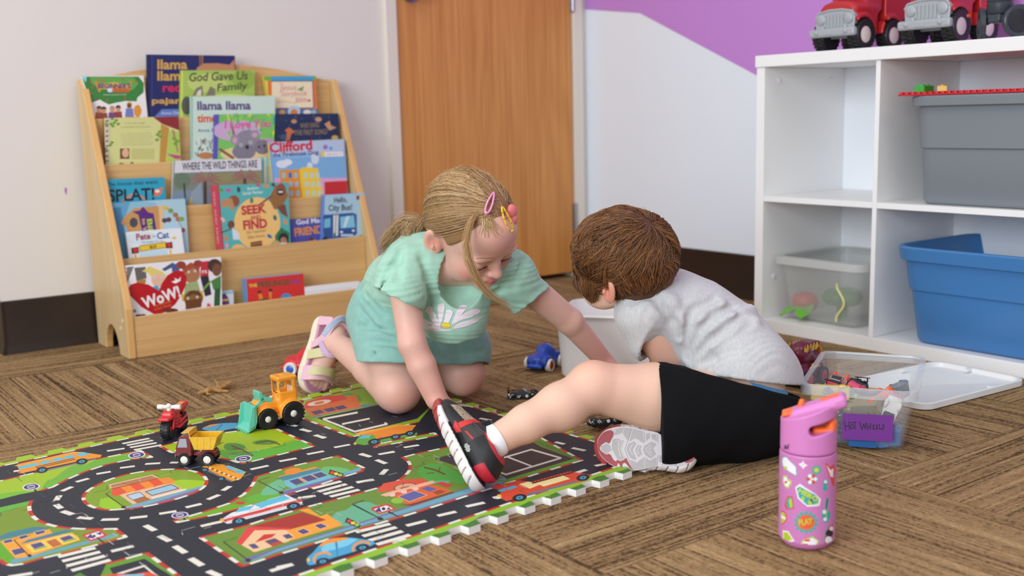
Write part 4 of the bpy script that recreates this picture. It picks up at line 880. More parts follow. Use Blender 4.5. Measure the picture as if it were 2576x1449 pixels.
P.poly(E_, (114, 152, 52)); P.poly([(1850, 892), (1700, 935), (1560, 975), (1400, 1015), (1155, 1066), (1135, 1055), (1300, 1010), (1500, 950), (1560, 950), (1700, 900)], (110, 170, 40)); P.poly(sm([(1590, 920), (1640, 890), (1760, 870), (1830, 880), (1700, 930)]), (100, 176, 60)); P.poly(sm([(1700, 860), (1760, 810), (1820, 790), (1850, 830), (1800, 880), (1700, 890)]), (110, 186, 140)); P.poly(sm([(2080, 720), (2130, 705), (2230, 715), (2280, 740), (2200, 770), (2090, 780)]), (110, 186, 120))
P.poly([(1840, 860), (2180, 760), (2330, 712), (2350, 728), (2200, 780), (1850, 890)], (104, 168, 186)); P.poly([(1800, 880), (1840, 865), (2350, 728), (2340, 738), (1850, 892)], (116, 112, 160))
I_ = [(690, 1335), (950, 1265), (1200, 1450), (1400, 1600), (300, 1640), (400, 1460), (520, 1400), (640, 1350)]
P.poly([(690, 1335), (950, 1265), (1300, 1520), (600, 1520)], (96, 150, 44)); P.poly([(710, 1362), (935, 1302), (1110, 1414), (1250, 1520), (800, 1520)], ROAD); P.line([(760, 1402), (935, 1348), (1060, 1450)], 12, WHT); P.poly([(400, 1450), (520, 1392), (600, 1440), (560, 1480)], (80, 130, 44))
P.poly(sm([(620, 1425), (760, 1398), (860, 1402), (960, 1388), (1030, 1420), (1080, 1480), (600, 1480)]), (222, 76, 50)); P.poly([(760, 1412), (850, 1404), (940, 1400), (900, 1440), (760, 1450)], SKY)
# --- islands, right part
P.at(*Z2)
F_ = [(-503, 1010), (-200, 930), (0, 865), (200, 808), (450, 742), (640, 690)]+sm([(640, 690), (760, 650), (825, 605), (856, 560), (846, 520), (805, 492)], False, 3)+[(890, 468), (1000, 445), (1300, 380), (1640, 330), (1968, 510), (1700, 590), (1480, 660), (1300, 715), (1100, 780), (900, 845), (700, 905), (500, 965), (200, 1060), (0, 1120), (-231, 1196)]
P.poly(F_, (106, 142, 54)); P.poly([(-480, 1010), (-503, 1010), (-231, 1196), (0, 1120), (0, 1085), (-225, 1165)], (90, 140, 50))
for pts in (sm([(350, 900), (370, 850), (440, 830), (500, 790), (580, 780), (640, 800), (720, 800), (740, 860), (600, 900), (450, 940)]), sm([(930, 610), (960, 560), (1050, 540), (1120, 600), (1100, 660), (1000, 650)])): P.poly(pts, (104, 176, 140))
P.poly(sm([(905, 590), (940, 545), (1000, 530), (1080, 545), (1180, 600), (1200, 660), (1090, 640), (980, 640)]), (80, 166, 66)); P.line([(1080, 600), (1010, 570), (945, 555)], 10, (112, 66, 44)); P.line([(1040, 585), (1050, 550)], 6, (112, 66, 44)); P.line([(1010, 590), (960, 595)], 5, (112, 66, 44))
P.poly([(-231, 1150), (0, 1075), (500, 920), (900, 790), (1240, 685), (1480, 610), (1600, 615), (1480, 655), (900, 835), (500, 952), (0, 1105), (-225, 1180)], (112, 112, 150)); P.poly([(-215, 1178), (0, 1082), (500, 930), (900, 800), (1300, 672), (1480, 618), (1560, 622), (900, 828), (500, 946), (0, 1100)], (112, 164, 184))
P.poly([(1010, 500), (1300, 425), (1640, 385), (1700, 422), (1915, 500), (1480, 632), (1390, 560), (1200, 560)], (64, 56, 62)); P.poly([(1480, 632), (1915, 500), (1968, 510), (1500, 655), (1400, 645)], (100, 160, 44)); P.poly([(1640, 385), (1700, 385), (1968, 510), (1915, 500)], (88, 134, 46))
P.line([(1375, 565), (1475, 602), (1832, 495), (1640, 440)], 11, WHT); P.line([(1485, 488), (1642, 548)], 10, WHT); P.line([(1640, 440), (1300, 540)], 10, WHT)
G_ = [(165, 240), (120, 205), (170, 120), (450, 62), (900, -40), (1100, 20), (1000, 150), (910, 262), (690, 310), (475, 358)]
P.poly(G_, (140, 178, 40)); P.poly(sm([(390, 95), (450, 70), (520, 90), (540, 130), (450, 120)]), (100, 160, 50)); P.line([(500, 105), (470, 85)], 5, (80, 80, 50)); P.poly([(225, 235), (250, 205), (560, 148), (640, 150), (300, 215)], (100, 140, 170)); P.poly([(250, 235), (640, 152), (900, 90), (1000, 150), (900, 240), (495, 338)], ROAD)
P.line([(512, 200), (290, 243), (495, 324), (705, 275), (690, 268)], 12, WHT); P.line([(415, 275), (590, 240)], 11, WHT)
P.poly([(165, 155), (500, 80), (540, 165), (225, 225), (180, 200)], (222, 116, 66)); P.poly([(165, 160), (180, 130), (300, 95), (420, 85), (450, 112), (170, 178)], (214, 74, 70)); P.el(265, 137, 78, 15, (236, 214, 190), rot=-10); P.el(265, 137, 34, 9, (214, 120, 60), rot=-10)
for x in (255, 335, 405): P.poly([(x-45, 180+(335-x)*.2), (x+15, 166+(335-x)*.2), (x+45, 184+(335-x)*.2), (x-15, 198+(335-x)*.2)], PUR)
H_ = [(622, 425), (650, 402), (930, 345), (1010, 332), (1030, 350), (800, 392)]
P.poly(H_, (120, 178, 50))
# dashed kerbs
P.at(*Z1)
dashed([(-400, 885), (0, 798), (300, 728), (600, 662), (905, 600), (985, 645), (830, 662), (690, 692), (550, 738), (430, 790), (340, 838), (265, 860)]); dashed(B_[2:-1]); dashed(C_, closed=True); dashed(D_, closed=True); dashed(E_, closed=True); dashed([(690, 1335), (950, 1265), (1300, 1520)])
P.at(*Z2); dashed(F_, closed=True); dashed([(120, 205), (165, 240), (475, 358), (690, 310), (910, 262)]); dashed(H_, closed=True)
dashed([muv(i0-.1, INN), muv(i1-INN*.55, INN), muv(i1-INN*.55, j1-INN), muv(i0-.1, j1-INN)], raw=True)
# lane dashes
def dashes(segs, w=.0098):
    for a, b in segs: P.wline([a, b], w, WHT)
P.at(*Z1)
dashes([((700, 603), (800, 588)), ((948, 688), (1032, 683)), ((1110, 679), (1150, 679)), ((785, 713), (866, 703)), ((632, 752), (710, 739)), ((500, 803), (568, 784)), ((406, 862), (462, 838)), ((366, 922), (384, 895)), ((364, 952), (394, 974)), ((408, 995), (466, 1014)), ((512, 1035), (592, 1042)), ((665, 1049), (760, 1047)), ((850, 1038), (946, 1028)), ((1040, 1010), (1135, 995)), ((1212, 968), (1298, 948)), ((1352, 916), (1416, 890)), ((1448, 858), (1488, 834)),
        ((944, 1088), (1000, 1118)), ((1036, 1156), (1096, 1186)), ((1134, 1222), (1198, 1262)), ((1238, 1302), (1306, 1344)), ((1352, 1384), (1420, 1414)), ((730, 1252), (856, 1222)), ((1310, 1090), (1430, 1062)), ((1630, 722), (1732, 700)), ((1816, 670), (1914, 652)), ((1996, 624), (2092, 606)), ((2172, 580), (2262, 563)), ((1955, 462), (2008, 478)), ((2046, 500), (2100, 520)), ((1870, 432), (1920, 442)), ((1760, 1380), (1890, 1340)), ((2316, 806), (2412, 790)), ((1940, 908), (2036, 895)), ((2460, 625), (2550, 608)), ((2340, 622), (2396, 640)), ((60, 1420), (200, 1398)), ((95, 735), (150, 728))])
P.at(*Z2)
dashes([((535, 470), (595, 486)), ((640, 508), (695, 530)), ((670, 600), (700, 570)), ((515, 653), (612, 636)), ((660, 470), (745, 456)), ((820, 426), (905, 412)), ((1310, 238), (1374, 250)), ((1410, 270), (1450, 280)), ((1800, 392), (1850, 404)), ((1910, 430), (1985, 446)), ((2055, 475), (2100, 484)), ((2060, 545), (2150, 525)), ((1935, 590), (1990, 572)), ((1225, 808), (1330, 785)), ((1040, 868), (1145, 844)), ((838, 932), (950, 904)), ((0, 1204), (85, 1186)), ((150, 310), (205, 322)), ((1400, 752), (1450, 742)), ((240, 348), (300, 362))])
# zebra crossings
def zebra(segs, w=.0105):
    for a, b in segs: P.wline([a, b], w, WHT)
P.at(*Z1)
zebra([((800, 555), (962, 523)), ((830, 566), (985, 536)), ((850, 580), (1008, 552)), ((876, 596), (1040, 566)), ((388, 1288), (610, 1234)), ((414, 1316), (640, 1260)), ((442, 1346), (672, 1286)), ((474, 1376), (706, 1312)), ((2030, 846), (2204, 802)), ((2068, 866), (2238, 820)), ((2104, 882), (2280, 838)), ((2146, 898), (2320, 856)), ((2316, 1128), (2520, 1078)), ((2360, 1154), (2560, 1100)), ((2400, 1182), (2600, 1126)), ((2450, 1208), (2650, 1150))])
P.at(*Z2); zebra([((1040, 180), (1130, 186)), ((1074, 160), (1180, 172)), ((1116, 142), (1230, 158))])
# buildings on the left part
P.at(*Z1)
P.poly([(0, 1190), (320, 1110), (340, 1135), (500, 1150), (520, 1180), (180, 1290), (100, 1300)], (240, 160, 50)); P.poly([(160, 1215), (430, 1140), (470, 1135), (520, 1180), (210, 1265)], (240, 200, 84)); P.poly([(0, 1180), (0, 1155), (60, 1130), (220, 1095), (340, 1100), (200, 1135)], (66, 126, 142)); P.poly([(125, 1210), (180, 1180), (420, 1115), (492, 1112), (400, 1145)], (66, 126, 142))
for q in ([(20, 1185), (75, 1172), (88, 1192), (30, 1205)], [(118, 1160), (170, 1145), (190, 1160), (135, 1178)], [(220, 1130), (285, 1115), (298, 1132), (240, 1150)], [(70, 1245), (140, 1230), (168, 1262), (95, 1282)], [(192, 1210), (265, 1192), (298, 1218), (222, 1240)], [(382, 1168), (450, 1148), (488, 1170), (412, 1190)]): P.poly(q, PUR); P.line(q, 3, (236, 200, 170), True)
P.poly([(220, 1240), (300, 1220), (310, 1226), (222, 1248)], (110, 170, 60)); P.poly([(410, 1190), (495, 1170), (500, 1176), (412, 1198)], (110, 170, 60)); P.poly([(298, 1190), (360, 1172), (405, 1210), (345, 1228)], (190, 104, 60)); P.line([(310, 1194), (352, 1222)], 3, (150, 76, 44))
P.poly([(66, 1310), (180, 1288), (740, 1140), (770, 1150), (80, 1335)], (104, 160, 180)); P.line([(90, 1180), (185, 1280)], 7, (50, 44, 40)); P.line([(90, 1180), (150, 1160), (200, 1152)], 3, (60, 60, 50)); P.el(192, 1282, 14, 10, (50, 44, 40))
def sign(cx, cy, s=1.0): P.el(cx, cy, 56*s, 21*s, (232, 230, 232), rot=-6); P.el(cx, cy, 48*s, 17*s, (66, 58, 128), rot=-6); P.line(ell(cx, cy, 26*s, 8*s, -6, 10, 20, 150), 5*s, WHT); P.line(ell(cx, cy, 26*s, 8*s, -6, 10, 200, 330), 5*s, WHT)
for x, y in ((202, 836), (886, 630), (1575, 654), (1166, 1020)): P.poly([(x+14, y+16), (x+30, y+14), (x+42, y+32), (x+24, y+32)], (50, 46, 44)); sign(x, y)
P.poly([(540, 1150), (640, 1118), (690, 1150), (590, 1186)], (226, 224, 224)); P.line([(540, 1150), (640, 1118), (690, 1150), (590, 1186)], 12, (206, 60, 54), True); P.poly([(560, 1165), (590, 1140), (610, 1172)], (66, 58, 128)); P.poly([(622, 1140), (650, 1128), (660, 1150)], (66, 58, 128)); P.poly([(600, 1150), (616, 1146), (622, 1160), (606, 1166)], (40, 40, 44)); P.line([(630, 1166), (676, 1200)], 10, (54, 48, 46))
# kiosk on the roundabout
P.poly([(760, 880), (1080, 790), (1200, 860), (860, 950)], (226, 186, 150)); P.poly([(715, 850), (705, 822), (990, 756), (1030, 778)], (228, 180, 146)); P.poly([(722, 842), (720, 826), (985, 765), (1012, 778)], (160, 106, 70)); P.line([(724, 834), (1000, 772)], 4, (206, 150, 100)); P.line([(722, 850), (1020, 782)], 8, (170, 70, 44))
aw = [(726, 855), (780, 840), (840, 826), (900, 812), (960, 798), (1020, 784), (1090, 774)]
for k in range(6):
    a, b = aw[k], aw[k+1]; P.poly([a, b, (b[0]+52, b[1]+24), (b[0]+28, b[1]+38), (a[0]+26, a[1]+42), (a[0]-8 if k == 0 else a[0]+40, a[1]+30)], ((226, 84, 52), (240, 140, 50))[k % 2])
P.poly([(820, 893), (905, 870), (940, 898), (860, 922)], (176, 206, 226)); P.line([(820, 893), (905, 870), (940, 898), (860, 922)], 4, (120, 66, 40), True); P.poly([(942, 868), (1110, 820), (1160, 846), (985, 892)], (150, 196, 220)); P.line([(942, 868), (1110, 820), (1160, 846), (985, 892)], 5, (120, 60, 44), True); P.poly([(860, 922), (940, 900), (980, 918), (890, 944)], (170, 104, 56)); P.line([(985, 908), (1205, 852)], 9, (236, 222, 206))
P.line([(685, 882), (800, 966)], 6, (46, 44, 40)); P.line([(685, 882), (712, 868)], 3, (60, 60, 50)); P.el(800, 968, 16, 9, (50, 44, 40))
# blue shop
P.poly([(1840, 790), (2080, 730), (2150, 775), (1900, 850), (1850, 830)], (120, 186, 206)); P.poly([(1800, 770), (2040, 706), (2080, 722), (1840, 790)], (226, 150, 60)); P.poly([(1790, 778), (1830, 768), (2060, 715), (2085, 730), (1850, 795)], (70, 136, 152)); P.el(1898, 735, 56, 20, (236, 140, 50), rot=-8); P.poly([(1890, 800), (1930, 782), (2080, 742), (2120, 764), (1960, 808), (1910, 826)], (206, 160, 140))
for q in ([(1872, 798), (1930, 782), (1970, 808), (1915, 824)], [(1952, 776), (2010, 760), (2058, 784), (1996, 802)], [(2026, 756), (2080, 740), (2122, 762), (2064, 780)]): P.poly(q, PUR)
P.poly([(1915, 824), (1975, 808), (1980, 814), (1920, 832)], (110, 180, 60)); P.line([(1672, 798), (1820, 872)], 5, (46, 44, 40)); P.line([(1672, 798), (1750, 772)], 3, (60, 60, 50)); P.el(1822, 874, 16, 8, (50, 44, 40))
def lights(cx, cy, dx, dy):
    P.line([(cx-dx*1.5, cy-dy*1.5), (cx+dx*1.5, cy+dy*1.5)], 30, (46, 44, 44))
    for k, c in enumerate(((226, 70, 56), (240, 206, 60), (150, 200, 70))): P.el(cx+dx*(k-1), cy+dy*(k-1), 15, 10, c, n=12)
lights(2178, 752, 26, 8); lights(2285, 1070, 26, 12)
# red-roofed house
P.poly([(1560, 1200), (1610, 1130), (1880, 1110), (2120, 1010), (2220, 1085), (1640, 1258)], (240, 160, 56)); P.poly([(1935, 985), (2000, 976), (2130, 1060), (2215, 1088), (2100, 1040)], (240, 160, 50)); P.poly([(1600, 1100), (1960, 1000), (2115, 1050), (1880, 1112)], (170, 52, 44)); P.poly([(1530, 1200), (1600, 1100), (1640, 1095), (1880, 1104), (1882, 1114), (1650, 1118), (1565, 1214)], (222, 68, 68)); P.poly([(1565, 1214), (1650, 1118), (1850, 1116), (1900, 1150), (1870, 1190), (1650, 1260)], (238, 196, 150)); P.poly([(1650, 1198), (1710, 1145), (1790, 1140), (1760, 1165)], (206, 56, 50))
for q in ([(1604, 1210), (1650, 1202), (1686, 1232), (1640, 1240)], [(1826, 1150), (1872, 1138), (1906, 1164), (1858, 1176)], [(1920, 1122), (1968, 1106), (2014, 1128), (1964, 1146)], [(2034, 1086), (2080, 1072), (2128, 1092), (2076, 1110)]): P.poly(q, PUR); P.line(q, 3, (240, 200, 160), True)
P.poly([(1712, 1188), (1780, 1168), (1840, 1200), (1770, 1226)], (186, 76, 50)); P.poly([(1720, 1186), (1780, 1172), (1812, 1188), (1750, 1206)], PUR); P.line([(1446, 1192), (1605, 1310)], 7, (46, 44, 40)); P.line([(1446, 1192), (1540, 1164)], 3, (60, 60, 50)); P.el(1608, 1312, 18, 12, (50, 44, 40))
P.poly([(2410, 974), (2510, 950), (2550, 980), (2450, 1004)], (230, 228, 226)); P.line([(2410, 974), (2510, 950), (2550, 980), (2450, 1004)], 10, (206, 60, 54), True); P.poly([(2420, 990), (2450, 964), (2470, 994)], (66, 58, 128)); P.el(2486, 978, 12, 8, (40, 40, 44)); P.line([(2520, 996), (2560, 1018)], 7, (54, 48, 46)); P.line([(2284, 946), (2460, 1040)], 5, (46, 44, 40)); P.line([(2284, 946), (2360, 922)], 3, (60, 60, 50)); P.el(2462, 1042, 18, 9, (50, 44, 40))
# coffee shop
P.at(*Z2)
P.poly([(740, 760), (780, 720), (930, 668), (1000, 668), (1130, 705), (860, 800)], (222, 100, 54)); P.poly([(635, 718), (680, 660), (800, 635), (950, 628), (965, 650), (780, 702)], (220, 82, 60)); P.el(822, 682, 78, 26, (140, 74, 56), rot=-8); P.el(822, 682, 68, 21, (228, 160, 130), rot=-8); P.poly([(790, 688), (850, 676), (846, 692), (800, 700)], (110, 60, 44)); P.line([(805, 676), (812, 664), (806, 656)], 4, (110, 60, 44)); P.poly([(660, 735), (700, 720), (1000, 640), (1020, 655), (700, 745)], (236, 180, 150))
for k in range(5): P.el(738+38*k, 735-10*k, 20, 10, ((240, 196, 186), (222, 90, 80))[k % 2])
P.poly([(775, 745), (880, 706), (965, 735), (850, 778)], (92, 98, 160)); P.line([(775, 745), (880, 706), (965, 735), (850, 778)], 4, (240, 170, 120), True); P.poly([(926, 694), (970, 678), (1028, 696), (984, 714)], (92, 98, 160)); P.poly([(1000, 716), (1050, 700), (1086, 714), (1030, 734)], (160, 76, 44)); P.poly([(1018, 658), (1060, 648), (1136, 670), (1095, 688)], (206, 64, 52)); P.text('CAFE', (1050, 664), (1110, 672), 12, (236, 190, 170)); P.poly([(780, 800), (860, 792), (1130, 712), (1140, 720), (870, 806)], (120, 66, 44))
P.el(770, 772, 40, 18, (140, 190, 60)); P.line([(480, 798), (660, 888)], 5, (46, 44, 40)); P.line([(480, 798), (555, 770)], 3, (60, 60, 50)); P.el(662, 890, 20, 9, (50, 44, 40))
P.poly([(605, 826), (700, 796), (758, 824), (655, 854)], (230, 228, 226)); P.line([(605, 826), (700, 796), (758, 824), (655, 854)], 10, (206, 60, 54), True); P.poly([(625, 840), (655, 812), (670, 846)], (66, 58, 128)); P.poly([(700, 830), (715, 812), (730, 828)], (66, 58, 128)); P.el(682, 824, 12, 10, (40, 40, 44)); P.line([(712, 846), (780, 874)], 7, (54, 48, 46)); lights(485, 916, 26, 12)
# --- vehicles
def wheel(x, y, r=1.0, c=(38, 38, 42)): P.el(x, y, 46*r, 23*r, c, rot=-8); P.el(x, y, 22*r, 11*r, BLU, rot=-8); P.el(x, y, 9*r, 4*r, (40, 44, 50), rot=-8)
P.at(*Z1)      # bus
P.poly([(110, 690), (470, 610), (580, 618), (660, 630), (650, 645), (560, 660), (130, 750)], ORG); P.poly([(90, 700), (470, 608), (560, 612), (480, 625), (120, 706)], (240, 160, 50))
for x in (110, 170, 250, 330, 405): P.poly([(x, 708-(x-110)*.222), (x+62, 694-(x-110)*.222), (x+84, 716-(x-110)*.222-8), (x+22, 730-(x-110)*.222-8)], SKY)
P.poly([(490, 625), (540, 612), (590, 622), (520, 640)], SKY); P.line([(230, 708), (480, 650)], 4, (50, 40, 40)); P.line([(235, 716), (490, 658)], 4, (50, 40, 40)); P.poly([(235, 740), (620, 652), (620, 660), (240, 748)], (130, 120, 130)); wheel(272, 728, .85); wheel(530, 672, .85); P.el(122, 742, 10, 7, (200, 60, 60))
# taxi
P.poly([(1310, 705), (1380, 688), (1440, 690), (1590, 745), (1560, 785), (1500, 802)], (240, 160, 44)); P.poly([(1440, 708), (1480, 696), (1596, 740), (1570, 764)], ORG); P.poly([(1455, 706), (1490, 700), (1540, 722), (1500, 728)], SKY); P.poly([(1510, 730), (1548, 722), (1590, 742), (1562, 756)], SKY)
for k in range(14):
    for r in range(2): P.poly([(1345+15*k+8*r, 702+6*k+9*r), (1353+15*k+8*r, 705+6*k+9*r), (1357+15*k+8*r, 713+6*k+9*r), (1349+15*k+8*r, 710+6*k+9*r)], ((44, 40, 40), (236, 232, 220))[(k+r) % 2])
P.line([(1310, 715), (1420, 765), (1500, 800)], 10, (120, 110, 120)); wheel(1326, 726, .62); wheel(1434, 784, .62)
# ambulance
P.poly([(1430, 1050), (1500, 1005), (1850, 885), (1960, 935), (1950, 955), (1470, 1075)], (232, 230, 232)); P.poly([(1440, 1050), (1950, 915), (1958, 932), (1460, 1066)], (214, 66, 60)); P.poly([(1470, 1058), (1960, 938), (1950, 955), (1480, 1076)], (216, 214, 220)); P.poly([(1640, 950), (1840, 890), (1885, 912), (1690, 972)], SKY); P.poly([(1520, 1005), (1560, 968), (1650, 958), (1620, 985)], SKY); P.el(1558, 942, 30, 10, (206, 60, 50)); P.el(1436, 1052, 12, 11, (240, 190, 60)); wheel(1548, 1058); wheel(1902, 960)
# blue van at the far edge
P.poly(sm([(1310, 462), (1360, 436), (1440, 424), (1520, 422), (1600, 432), (1590, 448), (1500, 460), (1400, 478)]), BLU); P.poly([(1310, 458), (1360, 434), (1420, 426), (1400, 436), (1340, 452)], (236, 150, 60)); P.line([(1400, 470), (1440, 432)], 4, (40, 70, 100)); P.line([(1545, 440), (1600, 436)], 12, ORG); wheel(1570, 442, .6)
# blue car
P.poly(sm([(1990, 1300), (2030, 1260), (2070, 1215), (2130, 1175), (2260, 1165), (2330, 1172), (2420, 1190), (2415, 1215), (2300, 1255), (2150, 1300), (2010, 1345)]), (70, 162, 204)); P.poly(sm([(2070, 1225), (2100, 1190), (2180, 1168), (2260, 1166), (2200, 1190), (2110, 1212)]), ORG); P.poly([(2080, 1235), (2110, 1208), (2170, 1196), (2178, 1240), (2090, 1262)], (120, 200, 226)); P.poly([(2186, 1192), (2270, 1170), (2320, 1176), (2260, 1215), (2192, 1236)], (120, 200, 226)); P.line([(2178, 1190), (2190, 1296)], 4, (30, 80, 110)); P.line(ell(2092, 1300, 58, 36, -12, 12, 160, 340), 14, ORG); P.line(ell(2345, 1230, 58, 36, -12, 12, 160, 340), 14, ORG); wheel(2092, 1320); wheel(2350, 1230); P.el(1998, 1310, 10, 12, (240, 190, 60))
P.at(*Z2)      # tipper truck
P.poly([(500, 340), (540, 320), (780, 282), (890, 285), (860, 325), (640, 370)], (240, 140, 44)); P.poly([(495, 335), (770, 278), (895, 282), (885, 290), (780, 288), (520, 345)], (244, 170, 60)); P.poly([(490, 400), (530, 345), (620, 345), (640, 380), (900, 330), (900, 345), (560, 412)], (96, 166, 66)); P.poly([(520, 370), (545, 350), (598, 345), (590, 365)], SKY); wheel(622, 390, .9); wheel(760, 358, .75); wheel(855, 335, .75); P.el(498, 402, 10, 8, (236, 180, 60))
# fire engine
P.poly([(1420, 745), (1470, 690), (1560, 660), (1640, 650), (1880, 580), (2030, 605), (2000, 640), (1700, 715), (1480, 775)], (220, 76, 52)); P.poly([(1388, 690), (1440, 668), (1560, 640), (1640, 650), (1430, 700)], (200, 60, 44)); P.el(1425, 674, 26, 14, (206, 56, 46)); P.poly([(1420, 705), (1470, 688), (1478, 706), (1440, 715)], (70, 170, 200)); P.poly([(1478, 690), (1530, 672), (1550, 684), (1490, 704)], (70, 170, 200)); P.poly([(1560, 664), (1620, 648), (1695, 668), (1630, 694)], (244, 226, 160)); P.poly([(1660, 655), (1840, 606), (1892, 630), (1720, 680)], (244, 226, 160)); P.line([(1635, 648), (1895, 575)], 7, (70, 34, 32)); P.line([(1645, 660), (1910, 588)], 7, (70, 34, 32))
for k in range(12): P.line([(1650+21*k, 645-5.8*k), (1662+21*k, 657-5.8*k)], 5, (70, 34, 32))
P.poly([(1610, 725), (1930, 640), (1940, 650), (1620, 742)], (120, 116, 128)); wheel(1565, 752, 1.05); wheel(1975, 622, .95); P.el(1432, 742, 16, 11, (240, 196, 60)); P.poly([(1400, 750), (1430, 745), (1450, 755), (1420, 762)], WHT); P.poly(sm([(1360, 290), (1400, 278), (1480, 272), (1500, 280), (1420, 295)]), BLU); P.el(1470, 276, 20, 6, ORG)
rs = random.Random(5)
for i in COLS:
    for j in ROWS:
        for a, b, ok in ((muv(i, j), muv(i+1, j), j > 0), (muv(i, j), muv(i, j+1), i > COLS[0])):
            if not ok: continue
            q = edge(a, b)
            for k in range(len(q)-1):
                u = rs.random()
                if u < .30: P._line([q[k], q[k]+(q[k+1]-q[k])*rs.uniform(.5, 1)], .0011, (190, 196, 190), False, P.raw)
                elif u < .75: P._line([q[k], q[k+1]], .0008, (30, 33, 40), False, P.raw)
# ---- triangulate once, split between the tiles
outl = {(i, j): tile_outline(i, j) for i in COLS for j in ROWS}
keys = list(outl)
V, F, O = P.solve([outl[k] for k in keys])
nl = len(P.L)
M_MATP = attr_mat('printed_foam', .46, bump=(420, .22, .001), spec=.3)
M_FOAM = mat('white_foam', (238, 236, 230), .8)
byt = {k: ([], []) for k in keys}
for q, o in zip(F, O):
    if not o: continue
    tt = [x for x in o if x >= nl]; pp = [x for x in o if x < nl]
    if not tt or not pp: continue
    k = keys[tt[0]-nl]; byt[k][0].append(q); byt[k][1].append(P.L[max(pp)][1])
lab = {0: 'front', 1: 'middle', 2: 'back'}
desc = {(0, 0): 'with the red fire engine, partly under the upturned shoe sole', (-1, 0): 'with the coffee shop, under the heel of the stretched leg', (-2, 0): 'with the red roofed house and blue car', (-3, 0): 'with the red car at the very front left',
        (0, 1): 'with the orange tipper truck, under the propping hand', (-1, 1): 'with the blue shop between the roads', (-2, 1): 'with the little kiosk on the roundabout', (-3, 1): 'with the orange and yellow house at the left',
        (0, 2): 'with the pizza shop under the kneeling child', (-1, 2): 'with trees on a lawn in front of the loader', (-2, 2): 'with the orange school bus at the back edge', (-3, 2): 'with the plain lawn at the far left corner'}
for k in keys:
    c = muv(k[0]+.5, k[1]+.5)
    t = thing('foam_mat_tile', 'foam mat tile '+desc[k], 'foam tile', (c[0], c[1], 0), group='foam road tiles of the play mat')
    ol = outl[k]
    sh = [c+(p-c)*.9985 for p in ol]
    mb = MB(); mb.prism([tuple(p) for p in sh], lambda a, b, d: (a, b, d), .0006, MZ-.0003); mb.build('foam_body', M_FOAM, t, smooth=0, world=True)
    fs, cs = byt[k]
    if not fs: continue
    used = sorted({i for q in fs for i in q}); mp_ = {u: n for n, u in enumerate(used)}
    mesh_obj('road_print', np.array([(*(c+(V[u]-c)*.9985), MZ) for u in used]), [[mp_[i] for i in q] for q in fs], M_MATP, t, True, 0, col=cs)
# ------------------------------------------------------------------ toys on the floor
def plastic(c, rough=.32): return mat('plastic_%02x%02x%02x' % c, c, rough, coat=.1)
M_TYRE = mat('black_tyre_plastic', (26, 26, 28), .5)
M_WHITEP = plastic((236, 230, 220))
def local(t): return t
def wheel_part(parent, c, r, w, axis, tyre=M_TYRE, hub=M_WHITEP, hubr=.45, tread=0, name='wheel', seg=28):
    c = np.asarray(c, float); ax = np.asarray(axis, float); ax = ax/np.linalg.norm(ax)
    mb = MB(); mb.lathe([(r*.55, -w/2), (r*.93, -w/2), (r, -w/2*.7), (r, w/2*.7), (r*.93, w/2), (r*(hubr+.12), w/2), (r*hubr, w/2-.08*r), (.0001, w/2-.08*r)], c, ax, seg)
    if tread:
        x, y, d = frame_of(ax)
        for k in range(tread):
            a = 2*math.pi*k/tread; q = x*math.cos(a)+y*math.sin(a); tt = np.cross(d, q)
            for sgn in (-1, 1): mb.cbox(c+q*r+d*w*.22*sgn+tt*(.15*r if sgn > 0 else 0), (r*.12, r*.16, w*.42), np.stack([q, tt, d], 1))
    o = mb.build(name, tyre, parent, smooth=35)
    hb = MB(); hb.lathe([(r*hubr*.98, -.07*r), (r*hubr*.98, 0), (r*hubr*.7, .06*r), (r*hubr*.32, .09*r), (0, .1*r)], c+ax*(w/2-.06*r), ax, 22); hb.build('hub', hub, o, smooth=40)
    return o
# chunky rounded cars
def chunky(label, loc, rz, body, hubc, tyre_white=True):
    t = thing('toy_car', label, 'toy car', loc, rz, 'chunky rounded toy cars')
    s = Soft((-.075, -.045, -.002), (.075, .045, .085), .0016)
    s.el((0, 0, .026), (.066, .033, .020), k=.0); s.el((.036, 0, .032), (.030, .027, .019), k=.014); s.el((-.034, 0, .033), (.032, .028, .021), k=.014); s.el((-.004, 0, .049), (.032, .026, .025), k=.014)
    for x in (-.036, .036):
        for y in (-.03, .03): s.el((x, y*.9, .026), (.022, .010, .020), k=.006)
    s.bx((.068, 0, .018), (.006, .024, .005), .004, k=.006); s.bx((-.068, 0, .018), (.006, .024, .005), .004, k=.006)
    s.cut((0, 0, .008), (0, 0, -1)); s.build('body', plastic(body, .28), t)
    for x in (-.036, .036):
        for y in (-1, 1): wheel_part(t, (x, y*.034, .019), .019, .016, (0, y, 0), tyre=M_WHITEP, hub=plastic(hubc), hubr=.6)
    return t
chunky('red chunky toy car with blue hubs on the carpet behind the sandal', (1.140, 2.418, 0), math.radians(130), (206, 34, 44), (36, 96, 190)).scale = (.9,)*3
chunky('glossy blue chunky toy car with red hubs beside the white bin', (1.612, 2.068, 0), math.radians(206), (30, 76, 190), (206, 34, 40)).scale = (.84,)*3
